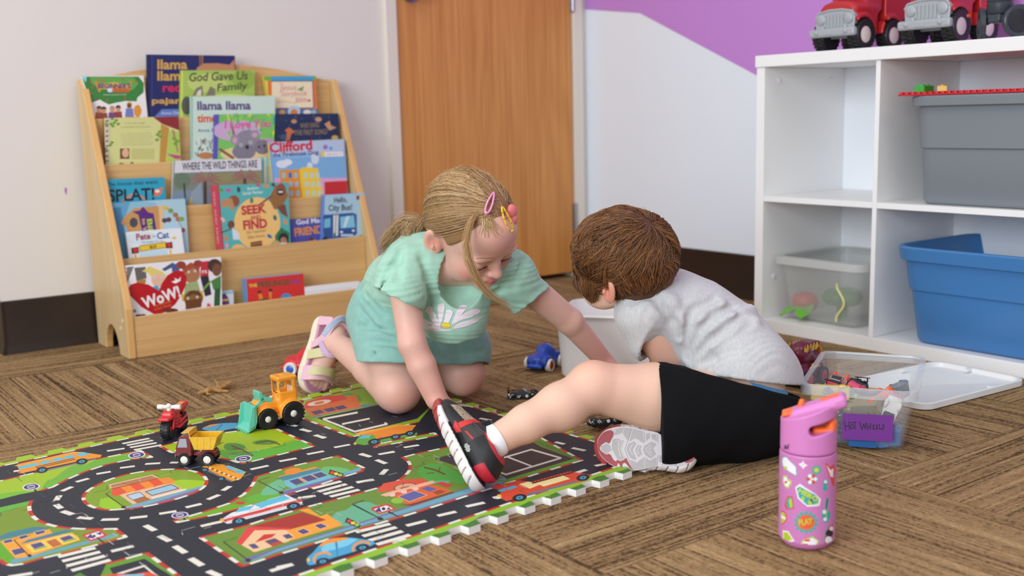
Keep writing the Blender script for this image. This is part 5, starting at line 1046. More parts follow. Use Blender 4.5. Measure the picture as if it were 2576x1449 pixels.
# loader tractor
def loader():
    O, T = plastic((246, 158, 44)), plastic((104, 200, 176))
    t = thing('toy_loader', 'orange toy loader tractor with a mint front shovel on the play mat', 'toy tractor', (.868, 2.005, MZ), math.radians(181))
    s = Soft((-.05, -.03, .01), (.062, .03, .105), .0013)       # x forward
    s.bx((.018, 0, .045), (.030, .015, .013), .010, k=0); s.bx((-.006, 0, .03), (.045, .011, .008), .004, k=.004)
    s.bx((-.022, 0, .052), (.021, .019, .018), .006, k=.006)
    s.bx((-.021, 0, .079), (.0205, .0185, .016), .006, R=rotm(0, 0, 0), k=.004); s.bx((-.021, 0, .096), (.0215, .0195, .004), .003, k=.003)
    for y in (-1, 1):
        s.cy((-.026, y*.012, .0235), (-.026, y*.029, .0235), .0275, k=.004); s.cy((.028, y*.012, .0205), (.028, y*.024, .0205), .0235, k=.004)
    for y in (-1, 1):
        s.cy((-.026, y*.009, .0235), (-.026, y*.04, .0235), .0245, op='-'); s.cy((.028, y*.009, .0205), (.028, y*.04, .0205), .0215, op='-')
    s.cut((0, 0, .018), (0, 0, -1))
    s.bx((-.018, 0, .0795), (.0135, .04, .0105), .004, op='-', k=0); s.bx((-.02, 0, .078), (.04, .0125, .0125), .004, op='-', k=0); s.bx((-.02, 0, .070), (.016, .0145, .02), .003, op='-', k=0)
    s.bx((-.012, 0, .1), (.0055, .006, .006), .001, op='-', k=0)
    s.build('body', O, t)
    mb = MB(); mb.box((-.038, -.011, .052), (-.012, .011, .056)); mb.box((-.0375, -.011, .056), (-.033, .011, .076)); mb.tube([(-.004, 0, .055), (-.008, 0, .064)], .002); mb.lathe([(.006, 0), (.006, .002), (0, .002)], (-.009, 0, .065), (-.4, 0, 1), 16)
    mb.build('seat', plastic((240, 214, 186)), t, bevel=.001)
    for y in (-1, 1):
        wheel_part(t, (-.026, y*.0235, .0235), .0235, .015, (0, y, 0), hubr=.3, tread=20); wheel_part(t, (.028, y*.021, .0205), .0205, .012, (0, y, 0), hubr=.32, tread=18)
        MB().box((-.003, y*.015-.005, .014), (.006, y*.015+.005, .024)).build('step', M_WHITEP, t, bevel=.0015)
    mb = MB(); mb.cyl((.012, .009, .054), (.012, .009, .063), .0028); mb.build('exhaust', M_WHITEP, t)
    sh = empty('shovel', (.045, 0, 0)); sh.parent = t
    sh.parent = None; bpy.data.objects.remove(sh)
    mb = MB()
    for y in (-.0145, .0115):
        arm = [(.012, .05), (.03, .056), (.045, .044), (.056, .043), (.056, .05), (.044, .053), (.032, .066), (.012, .06)]
        mb.prism([(a, b) for a, b in arm], lambda a, b, d: (a, d, b), y, y+.003)
    mb.prism([(.028, .058), (.034, .076), (.040, .076), (.040, .066), (.036, .056)], lambda a, b, d: (a, d, b), -.0145, .0145)
    pf = [(.050, .052), (.0625, .052), (.0645, .01), (.0745, .004), (.0735, .001), (.061, .006), (.052, .012)]
    mb.prism([(.052, .052), (.056, .053), (.0585, .014), (.073, .0035), (.072, .001), (.056, .008), (.052, .02)], lambda a, b, d: (a, d, b), -.027, .027)
    for y in (-.027, .025): mb.prism([(.053, .053), (.062, .05), (.071, .004), (.056, .008)], lambda a, b, d: (a, d, b), y, y+.002)
    for k in range(5): mb.box((.070, -.026+.0118*k, .0), (.077, -.0205+.0118*k, .004))
    for k in range(4): mb.box((.050, -.021+.012*k, .012), (.053, -.017+.012*k, .05))
    mb.build('shovel', T, t, bevel=.0008)
    return t
loader()
# tin dump truck
def dumper():
    MAR, YL = mat('maroon_enamel', (112, 22, 34), .25, coat=.5), mat('yellow_enamel', (226, 176, 34), .3, coat=.4, vary=(120, .08))
    t = thing('toy_dump_truck', 'maroon toy dump truck with a yellow tipper body on the play mat', 'toy truck', (.655, 1.862, MZ), math.radians(140))
    mb = MB()
    pr = [(.037, .017), (.037, .032), (.030, .052), (.026, .055), (.008, .055), (.008, .03), (.008, .017)]
    mb.prism(pr, lambda a, b, d: (a, d, b), -.0165, .0165); mb.box((-.034, -.009, .016), (.01, .009, .023)); mb.prism([(-.034, .014), (-.034, .024), (-.026, .03), (-.012, .03), (-.006, .022), (-.006, .014)], lambda a, b, d: (a, d, b), -.0095, .0095)
    mb.prism([(.009, .017), (.037, .017), (.0385, .022), (.009, .022)], lambda a, b, d: (a, d, b), -.0172, .0172)
    mb.build('cab', MAR, t, bevel=.0012)
    g = MB()
    for y in (-1, 1): g.prism([(.033, .034), (.028, .05), (.016, .05), (.015, .034)], lambda a, b, d: (a, d, b), y*.0166, y*.0172)
    g.prism([(-.013, .0), (.013, .0), (.0115, .016), (-.0115, .016)], lambda a, b, d: (.0362-.006*b/.016+d, a, .034+b), .0003, .001)
    g.build('window', mat('tinted_toy_glass', (150, 160, 172), .1, coat=.5), t)
    MB().box((.0375, -.0165, .014), (.0395, .0165, .021)).build('bumper', M_STEEL, t, bevel=.0008)
    g = MB(); [g.cyl((.0375, y, .026), (.0392, y, .026), .0028, n=14) for y in (-.011, .011)]; g.build('headlight', M_STEEL, t)
    mb = MB(); B = [(-.038, .058), (-.032, .030), (-.002, .030), (.007, .040), (.010, .059)]
    O_ = lambda a, b, d: (a, d, b)
    for y0, y1 in ((-.019, -.0178), (.0178, .019)): mb.prism([(-.040, .0525), (-.033, .031), (.002, .031), (.009, .0525)], O_, y0, y1)
    mb.prism([(-.033, .030), (.002, .030), (.002, .0315), (-.033, .0315)], O_, -.0189, .0189)
    mb.prism([(.002, .0305), (.010, .0535), (.010, .064), (.0085, .064), (.0085, .054), (.001, .031)], O_, -.0189, .0189); mb.prism([(.0085, .0635), (.024, .0615), (.024, .060), (.0085, .062)], O_, -.0189, .0189)
    mb.prism([(-.033, .0305), (-.0425, .055), (-.0412, .0555), (-.0318, .031)], O_, -.0189, .0189)
    for y in (-.0196, .0190):
        for x in (-.026, -.014, -.002): mb.prism([(x-.002, .0318), (x+.002, .0318), (x+.003, .0515), (x-.003, .0515)], O_, y, y+.0006)
        mb.prism([(-.0405, .0515), (.0095, .0515), (.0095, .0535), (-.0405, .0535)], O_, y-.0006, y+.0012)
    mb.build('tipper_body', YL, t, smooth=0, bevel=.0005)
    MB().box((-.022, -.007, .023), (-.004, .007, .030)).build('tipper_mount', mat('cream_enamel', (214, 196, 130), .4), t, bevel=.0005)
    for x in (.022, -.020):
        for y in (-1, 1): wheel_part(t, (x, y*.0155, .0115), .0115, .008, (0, y, 0), hubr=.6, tread=16)
    return t
dumper()
# chunky motorbike
def bike():
    RD = plastic((206, 32, 40))
    t = thing('toy_motorbike', 'red chunky toy motorbike with white handlebars at the mat edge', 'toy motorbike', (.684, 2.075, MZ), math.radians(228))
    wheel_part(t, (.032, 0, .0195), .0195, .017, (0, 1, 0), hub=RD, hubr=.3, tread=22, name='front_wheel'); wheel_part(t, (-.03, 0, .0185), .0185, .017, (0, 1, 0), hub=RD, hubr=.3, tread=22, name='rear_wheel')
    s = Soft((-.06, -.024, .005), (.06, .024, .068), .0012)
    s.bx((.034, 0, .042), (.017, .012, .0035), .003, k=0); s.bx((.026, 0, .046), (.008, .011, .007), .004, k=.004)
    for y in (-1, 1): s.rc((.032, y*.011, .02), (.022, y*.010, .045), .0028, .003, k=.003); s.rc((-.03, y*.0115, .02), (.006, y*.012, .016), .0034, .004, k=.003); s.rc((-.034, y*.0118, .03), (.0, y*.0125, .024), .0026, k=.002)
    s.bx((.002, 0, .026), (.016, .009, .012), .004, k=.004); s.el((.008, 0, .046), (.019, .010, .010), k=.006); s.el((-.022, 0, .046), (.022, .010, .006), R=rotm(0, 12, 0), k=.006); s.bx((-.038, 0, .045), (.016, .010, .004), .003, R=rotm(0, 25, 0), k=.004)
    for k in range(4): s.bx((.002, 0, .018+.006*k), (.014, .0115, .0015), .001, k=.0005)
    s.build('frame', RD, t)
    mb = MB(); mb.tube([(.022, 0, .048), (.018, 0, .060)], .0042, 12); mb.tube([(.018, -.021, .060), (.018, .021, .060)], .0038, 12); [mb.tube([(.018, y*.012, .060), (.018, y*.023, .060)], .0050, 12) for y in (-1, 1)]; mb.ball((.02, 0, .0625), .0052)
    mb.build('handlebar', M_WHITEP, t); MB().box((-.046, -.006, .052), (-.030, .006, .054), rotm(0, 0, 0)).build('tail_trim', plastic((226, 150, 50)), t, bevel=.0008)
    return t
bike()
# small tan winged figure lying on its side
t = thing('toy_figure', 'small tan plastic winged toy creature lying on the bare carpet', 'toy figure', (.896, 2.388, 0), math.radians(8))
s = Soft((-.05, -.03, -.002), (.06, .03, .03), .0011)
s.chain([(-.042, .004, .006), (-.026, .002, .009), (.002, .0, .009), (.018, .002, .010), (.05, .012, .008)], [.003, .006, .0055, .004, .0022], k=.004)
s.chain([(-.01, -.002, .008), (-.004, -.014, .006), (.010, -.024, .004)], [.0045, .004, .0035], k=.003); s.chain([(.0, .002, .01), (.006, .012, .018), (.004, .02, .024)], [.004, .003, .002], k=.003); s.bx((.02, .008, .012), (.022, .008, .0022), .0015, R=rotm(0, -8, 22), k=.003); s.chain([(-.028, .0, .008), (-.034, -.01, .004), (-.026, -.014, .003)], [.003, .0026, .002], k=.002); s.el((-.044, .004, .007), (.008, .004, .004), k=.003)
s.build('figure_body', mat('tan_toy_plastic', (166, 122, 66), .5, vary=(60, .2)), t)
# small die-cast racing cars
def racer(label, loc, rot, c, trim, hub=(200, 204, 208), style=0, group=None, name='toy_racing_car', sc=1.0, where=None):
    t = thing(name, label, 'toy car', loc, 0, group); t.rotation_euler = tuple(math.radians(a) for a in rot); t.scale = (sc,)*3
    m = mat('diecast_%02x%02x%02x' % c, c, .22, coat=.5)
    mb = MB()
    S_ = ((-.037, .012, .011), (-.034, .0135, .0145), (-.020, .0148, .0165), (-.010, .0148, .0165), (.008, .0148, .0155), (.026, .0145, .0125), (.036, .0125, .0085), (.038, .011, .006)) if style != 2 else ((-.037, .0135, .018), (-.034, .015, .024), (-.02, .015, .024), (0, .015, .024), (.014, .015, .022), (.02, .015, .014), (.034, .0145, .013), (.037, .013, .008))
    mb.loft([[(x, -w, .0035), (x, -w, z*.62), (x, -w*.86, z), (x, w*.86, z), (x, w, z*.62), (x, w, .0035)] for x, w, z in S_])
    for x in (-.022, .022):
        for y in (-1, 1): mb.ball((x, y*.0118, .0085), (.0105, .0045, .0095), 14, 8)
    b = mb.build('body', m, t, smooth=40)
    if style != 2:
        mb = MB(); mb.loft([[(x, -w, .0135), (x+dx*.0, -w*.8, z), (x, w*.8, z), (x, w, .0135)] for x, w, z, dx in ((-.022, .0115, .0145, 0), (-.014, .0115, .0215, 0), (-.003, .0112, .0225, 0), (.010, .011, .0150, 0))]); mb.build('canopy', mat('dark_toy_glass', (26, 28, 34), .08, coat=.6), t, smooth=50)
        if style == 0:
            mb = MB(); mb.box((-.038, -.0155, .0215), (-.031, .0155, .0228)); [mb.box((-.036, y-.0006, .014), (-.033, y+.0006, .022)) for y in (-.011, .011)]; mb.build('rear_wing', m if trim is None else mat('diecast_1a1a1c', (26, 26, 28), .3), t)
    if trim:
        mb = MB()
        for k in range(6):
            for y in (-1, 1): mb.prism([(-.033+.004*k, .005), (-.031+.004*k, .005), (-.027+.004*k, .011), (-.029+.004*k, .011)], lambda a, b, d: (a, y*(.0150-.0003+.0006*d) if abs(a) < .03 else y*(.0142+.0006*d), b), 0, 1)
        for y in (-1, 1): mb.lathe([(.0035, 0), (.0035, .0006), (0, .0006)], (.006, y*.0147, .009), (0, y, 0), 16)
        mb.build('stripe_decal', mat('decal_%02x%02x%02x' % trim, trim, .4), t)
    for x in (-.022, .022):
        for y in (-1, 1): wheel_part(t, (x, y*.0125, .0072), .0072 if x < 0 else .0068, .006, (0, y, 0), hub=mat('hub_%02x%02x%02x' % hub, hub, .25, metal=.6), hubr=.62, seg=20)
    return t
racer('black toy racing car with white diagonal stripes standing on the carpet by the knee', (1.397, 1.869, 0), (0, 0, -36), (22, 22, 24), (214, 214, 214), hub=(60, 70, 90))
racer('black toy car with white flames lying upside down behind the upturned shoe sole', (1.372, 1.568, .0258), (160, -6, -42), (24, 25, 30), (206, 214, 224), style=1)
# plum roadster with flame paint
t = thing('toy_roadster', 'plum toy roadster with yellow flames half hidden behind the grey shirt', 'toy car', (1.952, 1.545, 0), math.radians(10)); t.scale = (.88,)*3
s = Soft((-.075, -.045, .0), (.075, .045, .125), .0017)
s.bx((0, 0, .034), (.062, .030, .022), .016, k=0); s.el((-.018, 0, .082), (.036, .028, .036), k=.012); s.el((.02, 0, .072), (.030, .027, .026), k=.014); s.bx((.01, 0, .104), (.034, .024, .008), .007, k=.008)
s.cut((0, 0, .014), (0, 0, -1)); s.build('body', plastic((112, 26, 54), .25), t)
o = MB(); o.lathe([(.026, 0), (.026, .004), (.019, .012), (0, .014)], (.042, 0, .084), (.94, 0, .25), 22); o.build('front_dome', plastic((226, 140, 40)), t)
mb = MB()
for y in (-1, 1):
    for k in range(4): mb.prism([(.03-.016*k, .100), (.020-.016*k, .112), (.012-.016*k, .098), (.006-.016*k, .110), (.002-.016*k, .096), (.016-.016*k, .092)], lambda a, b, d: (a, y*(.0245+d), b), 0, .0012)
    mb.prism([(-.03, .05), (.03, .046), (.02, .056), (.0, .052), (-.01, .062), (-.02, .054)], lambda a, b, d: (a, y*(.0297+d), b), 0, .0012)
mb.build('flame_decal', mat('flame_yellow', (232, 180, 40), .4), t)
mb = MB(); [mb.box((-.006, y*.0305-.002, .056), (.016, y*.0305+.002, .061)) for y in (-1, 1)]; mb.build('door_handle', plastic((60, 14, 30)), t, bevel=.001)
for x in (-.036, .036):
    for y in (-1, 1): wheel_part(t, (x, y*.034, .0225), .0225, .015, (0, y, 0), hub=plastic((196, 40, 70)), hubr=.66)
# ------------------------------------------------------------------ pink water bottle
M_PINK = mat('pink_powder_coat', (206, 126, 186), .5); M_PINKL = mat('pink_bottle_lid', (214, 130, 194), .42); M_ORNG = mat('orange_bottle_spout', (255, 112, 44), .35)
bx_, by_ = 1.217, .953
bo = thing('water_bottle', 'pink water bottle with orange spout and comic stickers standing on the carpet', 'bottle', (bx_, by_, 0))
BR = .0395; BH = .1395
mb = MB(); mb.lathe([(0, .0005), (.027, 0), (.033, .002), (.0375, .008), (BR, .018), (BR, BH-.002), (BR-.001, BH), (0, BH)], (0, 0, 0), n=64); mb.build('body', M_PINK, bo)
cr = np.array([_r[0], _r[1], 0]); cr /= np.linalg.norm(cr)
va = math.atan2(by_, bx_)                                  # lid turned side-on
ex = np.array([math.sin(va), -math.cos(va), 0]); ez = np.array([0, 0, 1.0]); ey = np.cross(ez, ex)
LR = np.stack([ex, ey, ez], 1)
s = Soft((-.05, -.045, .135), (.05, .045, .228), .00125)
s.cy((0, 0, BH+.0005), (0, 0, BH+.028), BR-.0005, k=0, rr=.003); s.cy((0, 0, BH+.012), (0, 0, BH+.07), BR-.0005, k=0, rr=.002)
s.cut((-.0385, 0, .186), (-.36, 0, 1))
s.bx((.014, 0, .2025), (.040, .0165, .0095), .007, R=rotm(0, -21, 0), k=.006)
for y in (-1, 1): s.bx((.02, y*.045, .2), (.06, .024, .029), .006, op='-', k=.004) if False else None
s.bx((.024, 0, .181), (.024, .06, .0075), .007, R=rotm(0, -15, 0), op='-', k=.002)
s.bx((.036, 0, .215), (.014, .06, .004), .003, R=rotm(0, -21, 0), op='-', k=.002) if False else None
V, Q = s.mesh(2); lid = mesh_obj('lid', V @ LR.T, Q.tolist(), M_PINKL, bo, smooth=180)
mb = MB(); mb.T = (LR, np.zeros(3)); mb.cbox((-.006, 0, .2015), (.066, .027, .005), rotm(0, -20.5, 0)); mb.cbox((.03, 0, .2125), (.03, .024, .012), rotm(0, -21, 0)); mb.build('spout_cover', M_ORNG, bo, bevel=.002)
mb = MB(); mb.T = (LR, np.zeros(3)); mb.tube([(-.012, 0, .2), (-.010, 0, .2095)], [.0048, .004], 16); mb.ball((-.010, 0, .2095), .004); mb.build('spout', M_ORNG, bo)
s = Soft((-.01, -.03, .160), (.05, .03, .2), .0012); s.bx((.02, 0, .1715), (.015, .021, .006), .005, k=0); s.el((.031, 0, .180), (.008, .018, .012), k=.006)
V, Q = s.mesh(2); mesh_obj('carry_insert', V @ LR.T, Q.tolist(), M_ORNG, bo, smooth=180)
def cyl_un(x, y):
    d = ray(x, y); o = CAMP-np.array([bx_, by_, 0]); a = d[0]**2+d[1]**2; b = o[0]*d[0]+o[1]*d[1]; c = o[0]**2+o[1]**2-BR**2
    D = b*b-a*c; t_ = (-b-math.sqrt(max(D, 0)))/a; p = o+d*t_; an = (math.atan2(p[1], p[0])-(va+math.pi)+math.pi) % (2*math.pi)-math.pi
    return (an*BR, p[2])
Pb = Print(cyl_un, (1960, 1020, 3.811)); PK = (206, 126, 186)
Pb.raw([(-.075, .012), (.075, .012), (.075, .137), (-.075, .137)], PK)
for k in range(40): Pb.raw([(-.075+.00375*k, .012), (-.075+.00375*(k+1), .012), (-.075+.00375*(k+1), .137), (-.075+.00375*k, .137)], PK)
TQ, WH_, RD_, LM, BK, OR_ = (60, 170, 164), (240, 238, 244), (226, 72, 60), (186, 206, 60), (34, 40, 60), (238, 96, 52)
def outl2(pts, c, oc=WH_, g=1.12):
    m = np.mean(pts, 0); Pb.poly([tuple(m+(np.array(p)-m)*g) for p in pts], oc); Pb.poly(pts, c)
outl2([(32, 530), (40, 500), (70, 495), (90, 520), (130, 560), (160, 590), (165, 670), (110, 640), (70, 610), (40, 580)], WH_, TQ); Pb.el(62, 600, 18, 16, LM)
Pb.poly([(185, 560), (220, 550), (230, 525), (240, 555), (275, 575), (245, 585), (235, 610), (215, 585)], WH_); Pb.el(228, 570, 8, 8, LM)
outl2(ell(358, 618, 40, 38, n=16), TQ, TQ); Pb.el(358, 618, 26, 25, LM); Pb.el(358, 618, 10, 10, (226, 222, 120))
for k in range(6): a = k*math.pi/3; Pb.el(312+36*math.cos(a), 705+36*math.sin(a), 24, 24, TQ, n=10)
for k in range(6): a = k*math.pi/3; Pb.el(312+34*math.cos(a), 705+34*math.sin(a), 19, 19, (WH_, RD_)[k % 2], n=10)
Pb.el(312, 705, 12, 12, WH_); Pb.poly([(440, 545), (465, 560), (490, 590), (520, 560), (540, 620), (525, 680), (530, 775), (505, 760), (490, 700), (462, 640)], RD_); Pb.poly([(455, 570), (490, 620), (520, 600), (515, 690), (492, 680), (470, 620)], WH_)
Pb.poly([(38, 672), (75, 668), (85, 700), (122, 722), (118, 750), (92, 798), (55, 780), (36, 730)], LM); Pb.poly([(48, 682), (75, 690), (80, 720), (110, 735), (84, 780), (60, 770), (45, 730)], WH_); Pb.el(66, 735, 14, 12, RD_); Pb.rect(420, 710, 465, 770, TQ); Pb.rect(430, 718, 458, 745, WH_); Pb.el(438, 795, 24, 26, TQ)
Pb.poly([(155, 785), (200, 750), (345, 845), (400, 900), (385, 960), (270, 970), (180, 890)], WH_); Pb.poly([(168, 792), (200, 775), (345, 855), (382, 900), (372, 945), (270, 955), (190, 880)], TQ); Pb.poly([(215, 870), (245, 880), (235, 920), (215, 905)], LM); Pb.poly([(285, 895), (320, 925), (310, 955), (275, 945)], LM); Pb.poly([(330, 945), (380, 925), (375, 948)], LM); Pb.poly([(310, 880), (325, 940), (290, 900)], BK); Pb.text('HERO', (178, 825), (360, 925), 44, (196, 210, 64), .05)
Pb.poly([(60, 920), (80, 870), (130, 868), (148, 990), (70, 998), (55, 960)], RD_); Pb.poly([(70, 925), (88, 882), (122, 880), (136, 980), (78, 985)], TQ); Pb.poly([(92, 905), (120, 890), (128, 975), (105, 980)], LM)
Pb.line([(465, 885), (455, 940), (450, 1000)], 26, TQ); Pb.poly([(405, 1010), (450, 985), (495, 1035), (470, 1115), (430, 1125), (410, 1080)], TQ); Pb.el(432, 1020, 18, 20, WH_); Pb.el(440, 1090, 18, 18, WH_); Pb.line([(460, 900), (452, 980)], 9, BK); Pb.line([(455, 1000), (452, 1075)], 8, LM)
star = []
for k in range(28): a = 2*math.pi*k/28; r = 1.0 if k % 2 else .72; star.append((258+128*r*math.cos(a), 1120+118*r*math.sin(a)))
Pb.poly(star, TQ); star = [(258+(p[0]-258)*.76, 1120+(p[1]-1120)*.72) for p in star]; Pb.poly(star, OR_); Pb.text('PLAY', (190, 1150), (325, 1130), 58, (196, 196, 70), .045)
Pb.poly([(18, 1010), (50, 1010), (78, 1060), (72, 1110), (24, 1150)], RD_); Pb.poly([(18, 1022), (46, 1024), (66, 1064), (60, 1104), (24, 1136)], LM); Pb.poly([(20, 1045), (64, 1075), (60, 1095), (20, 1075)], WH_); Pb.poly([(35, 1195), (90, 1205), (150, 1300), (40, 1320)], WH_); Pb.poly([(40, 1210), (85, 1215), (135, 1290), (45, 1300)], LM); Pb.line([(60, 1290), (75, 1230)], 5, (110, 140, 50)); Pb.line([(85, 1290), (95, 1250)], 5, (110, 140, 50))
Pb.poly([(180, 1385), (225, 1290), (320, 1252), (385, 1300), (350, 1360), (260, 1405)], LM); Pb.poly([(195, 1380), (235, 1298), (320, 1268), (370, 1300), (340, 1350), (255, 1392)], WH_)
for k in range(3): Pb.poly([(195+22*k, 1378-38*k), (255+20*k, 1388-42*k), (258+20*k, 1368-42*k), (205+22*k, 1360-38*k)], RD_)
Pb.poly([(425, 1260), (460, 1160), (515, 1120), (515, 1300), (470, 1375), (430, 1340)], TQ); Pb.poly([(435, 1270), (470, 1165), (515, 1130), (512, 1290), (470, 1360), (438, 1330)], RD_); Pb.el(480, 1225, 36, 34, BK); Pb.el(475, 1290, 34, 36, WH_); Pb.el(500, 1180, 18, 20, WH_)
Pb.build('sticker_print', attr_mat('bottle_print', .45), bo, lambda a, b: (bx_+(BR+.0003)*math.cos(a/BR+va+math.pi), by_+(BR+.0003)*math.sin(a/BR+va+math.pi), b))
Pl = Print(lambda x, y: (lambda q: (q[0], q[1]))(cyl_un(x, y)), (1960, 1020, 3.811)); Pl.raw([(-.0001, .0001), (0, .0001), (0, 0)], PK); Pl.text('al', (46, 412), (88, 418), 52, BK, .01); Pl.L = []; Pl.raw([(-.05, -.01), (-.0499, -.01), (-.0495, -.002)], PK)
Pl.build('owner_mark', attr_mat('bottle_print', .45), bo, lambda a, b: (bx_+(BR+.0005)*math.cos(a/BR+va+math.pi), by_+(BR+.0005)*math.sin(a/BR+va+math.pi), max(b, .13)))
# ------------------------------------------------------------------ boxes
def clear_mat(name, c, alpha, rough=.18):
    m = mat(name, c, rough, alpha=alpha, spec=.6); return m
M_CLEAR = clear_mat('clear_plastic', (226, 230, 236), .11, .12); M_FROST = clear_mat('frosted_plastic', (222, 224, 220), .24, .3); M_CLRIM = clear_mat('clear_plastic_rim', (226, 230, 236), .42, .15)
def placed_tub(name, label, cat, c, ang, m, args, rim=None, **kw):
    t = thing(name, label, cat, (c[0], c[1], 0.0006), ang)
    mb = MB(); tub_mesh(mb, *args, **kw); mb.build('shell', m, t, smooth=35)
    return t
wa = math.atan2(-.8, .6)
cW = np.array([1.560, 1.955])+np.array([.6, -.8])*.15+np.array([.8, .6])*.105
placed_tub('toy_bin', 'plain white plastic bin on the floor between the two children', 'bin', cW, wa, mat('white_bin_plastic', (238, 236, 236), .4), (.31, .225, .158, .012, .034), lip=.004, liph=.008)
ba = math.atan2(-.866, .5); cB = np.array([1.757, 1.243]); bw, bd, bh = .190, .30, .116
hb = placed_tub('clear_toy_box', 'clear plastic box of toy cars with a purple label on its front', 'storage box', cB, ba, M_CLEAR, (bw, bd, bh, .014, .022), lip=.006, liph=.014)
ring = rrect(bw+.016, bd+.016, .026, 6); ri = rrect(bw-.004, bd-.004, .02, 6)
mb = MB(); mb.loft([[(x, y, bh-.016) for x, y in ring], [(x, y, bh+.0005) for x, y in ring], [(x, y, bh+.0015) for x, y in ri], [(x*.995, y*.995, bh-.002) for x, y in ri]], False, False); mb.build('rim', M_CLRIM, hb)
# purple label on the front wall (local -y faces the camera)
BRM = np.array(Matrix.Rotation(ba, 3, 'Z'))
ny = -(bd/2-.0045)
p0 = np.array([*cB, 0])+BRM @ np.array([0, ny-.0016, .06]); nrm = BRM @ np.array([0, -1, .1])
ul = BRM @ np.array([1, 0, 0.0]); vl = np.cross(nrm, ul)*-1; vl /= np.linalg.norm(vl)
if vl[2] < 0: vl = -vl
def lab_un(x, y): q = on_plane(x, y, p0, nrm)-p0; return (q @ ul, q @ vl)
Lb = Print(lab_un, (2040, 880, 5.3667)); Lb.poly([(430, 858), (1114, 888), (1102, 1245), (402, 1208)], (112, 30, 140)); INK = (26, 16, 44)
def ink(*pts): Lb.line(pts, 13, INK)
ink((452, 955), (470, 1090)); ink((512, 968), (522, 1085)); ink((455, 1035), (520, 1020)); ink((545, 1010), (530, 1045), (545, 1068), (575, 1055), (572, 1015), (545, 1010)); ink((535, 985), (612, 975)); ink((592, 980), (596, 1075))
ink((655, 970), (690, 1078), (712, 1000), (735, 1070), (745, 985)); ink((760, 995), (768, 1085)); ink((805, 990), (800, 1080)); ink((765, 1045), (805, 1035)); ink((862, 1010), (832, 1030), (855, 1045), (832, 1065), (868, 1078)); ink((905, 1010), (880, 1028), (900, 1042), (878, 1062), (912, 1072)); ink((925, 1000), (925, 1070), (960, 1064)); ink((990, 1005), (962, 1025), (992, 1048), (955, 1078))
Lb.build('paper_label', attr_mat('paper_label', .55), hb, lambda a, b: p0+ul*a+vl*b)
rnd = random.Random(11)
cols = [((226, 84, 50), (240, 236, 230), 0), ((232, 196, 40), None, 2), ((70, 78, 84), (200, 204, 206), 1), ((36, 36, 40), (210, 170, 50), 1), ((96, 112, 60), (150, 190, 60), 1), ((150, 140, 110), None, 2), ((206, 70, 60), (60, 130, 150), 1), ((46, 110, 176), None, 2), ((40, 112, 190), None, 2), ((226, 226, 222), (40, 60, 80), 0), ((48, 56, 68), None, 1), ((58, 66, 78), None, 1), ((130, 40, 44), (226, 180, 60), 0), ((90, 96, 100), None, 0)]
lbl = ['orange toy car with a dark rear wing at the top left of the clear box', 'yellow toy car under the orange one in the clear box', 'dark grey toy car behind the left of the purple label', 'black and gold toy car at the back of the clear box', 'olive green toy car in the middle of the clear box pile', 'tan toy van in the middle of the clear box pile', 'red toy car with teal marks at the right of the clear box pile', 'blue toy van on the bottom of the clear box', 'bright blue toy van at the bottom right corner of the clear box', 'white striped toy car standing on end at the right of the clear box', 'charcoal toy car at the bottom left of the clear box', 'slate toy car beside the charcoal one in the clear box', 'maroon toy car at the back left of the clear box', 'grey toy car leaning at the back right of the clear box']
pos = [(-.048, -.045, .082, 10, -8, 80), (-.055, -.095, .080, 80, 0, 10), (-.048, -.118, .058, 20, 60, 20), (-.02, -.03, .052, 30, 10, 140), (-.005, -.09, .060, 40, -20, 150), (.01, -.115, .055, -30, 10, 160), (.05, -.07, .062, 20, 20, 110), (.02, -.116, .018, 90, 0, 2), (.052, -.088, .02, 90, 4, 88), (.052, -.118, .052, 90, -70, 4), (-.045, -.116, .006, 0, 0, 4), (-.01, -.088, .010, 5, 3, 80), (-.03, .03, .03, 20, 10, 60), (.045, .02, .034, -20, 30, 100)]
cols += [((206, 60, 90), None, 1), ((60, 64, 70), (226, 190, 60), 1), ((190, 150, 60), None, 2), ((240, 110, 50), None, 1), ((30, 32, 38), (190, 200, 210), 0), ((120, 130, 140), None, 2)]
lbl += ['magenta toy car beside the orange one in the clear box', 'dark toy car with yellow stripes above the purple label', 'mustard toy van in the middle back of the clear box', 'orange low toy car above the right of the purple label', 'black striped toy car under the back wall of the clear box', 'pale grey toy van at the back middle of the clear box']
pos += [(-.005, -.06, .070, 15, 30, 70), (-.06, -.10, .04, 60, 10, 20), (.02, .0, .05, 60, 10, 40), (.035, -.10, .072, -20, -15, 60), (-.03, .06, .05, 10, 15, 130), (.05, .08, .05, 80, 0, 70)]
for (c, tr, st), l, (x, y, z, rx, ry, rz) in zip(cols, lbl, pos):
    w = BRM @ np.array([x, y, 0])
    racer(l, (cB[0]+w[0], cB[1]+w[1], z+(.012 if z > .045 else 0)), (rx, ry, rz+math.degrees(ba)), c, tr, style=st, group='toy cars in the clear box', name='toy_racing_car', sc=1.0)
# the box's white lid on the floor
ld = thing('box_lid', 'white plastic box lid lying upside down on the carpet by the shelf', 'lid', (2.132, 1.338, .0006), math.radians(-3.5))
mb = MB(); L0 = rrect(.36, .235, .03, 6); f = lambda k, z: [(x*k, y*(1-(1-k)*1.5), z) for x, y in L0]
mb.loft([f(.97, 0), f(1.0, .002), f(1.0, .014), f(.985, .0155), f(.965, .0145), f(.955, .005), f(.90, .005), f(.88, .003)], True, True); mb.build('lid_panel', mat('white_lid_plastic', (236, 236, 236), .35), ld, smooth=40)
for x, y in ((.05, .108), (-.09, .108), (.06, -.108), (.165, .02)): MB().box((x-.012, y-.004, .008), (x+.012, y+.004, .0165)).build('latch_rib', _M['white_lid_plastic'], ld, bevel=.001)
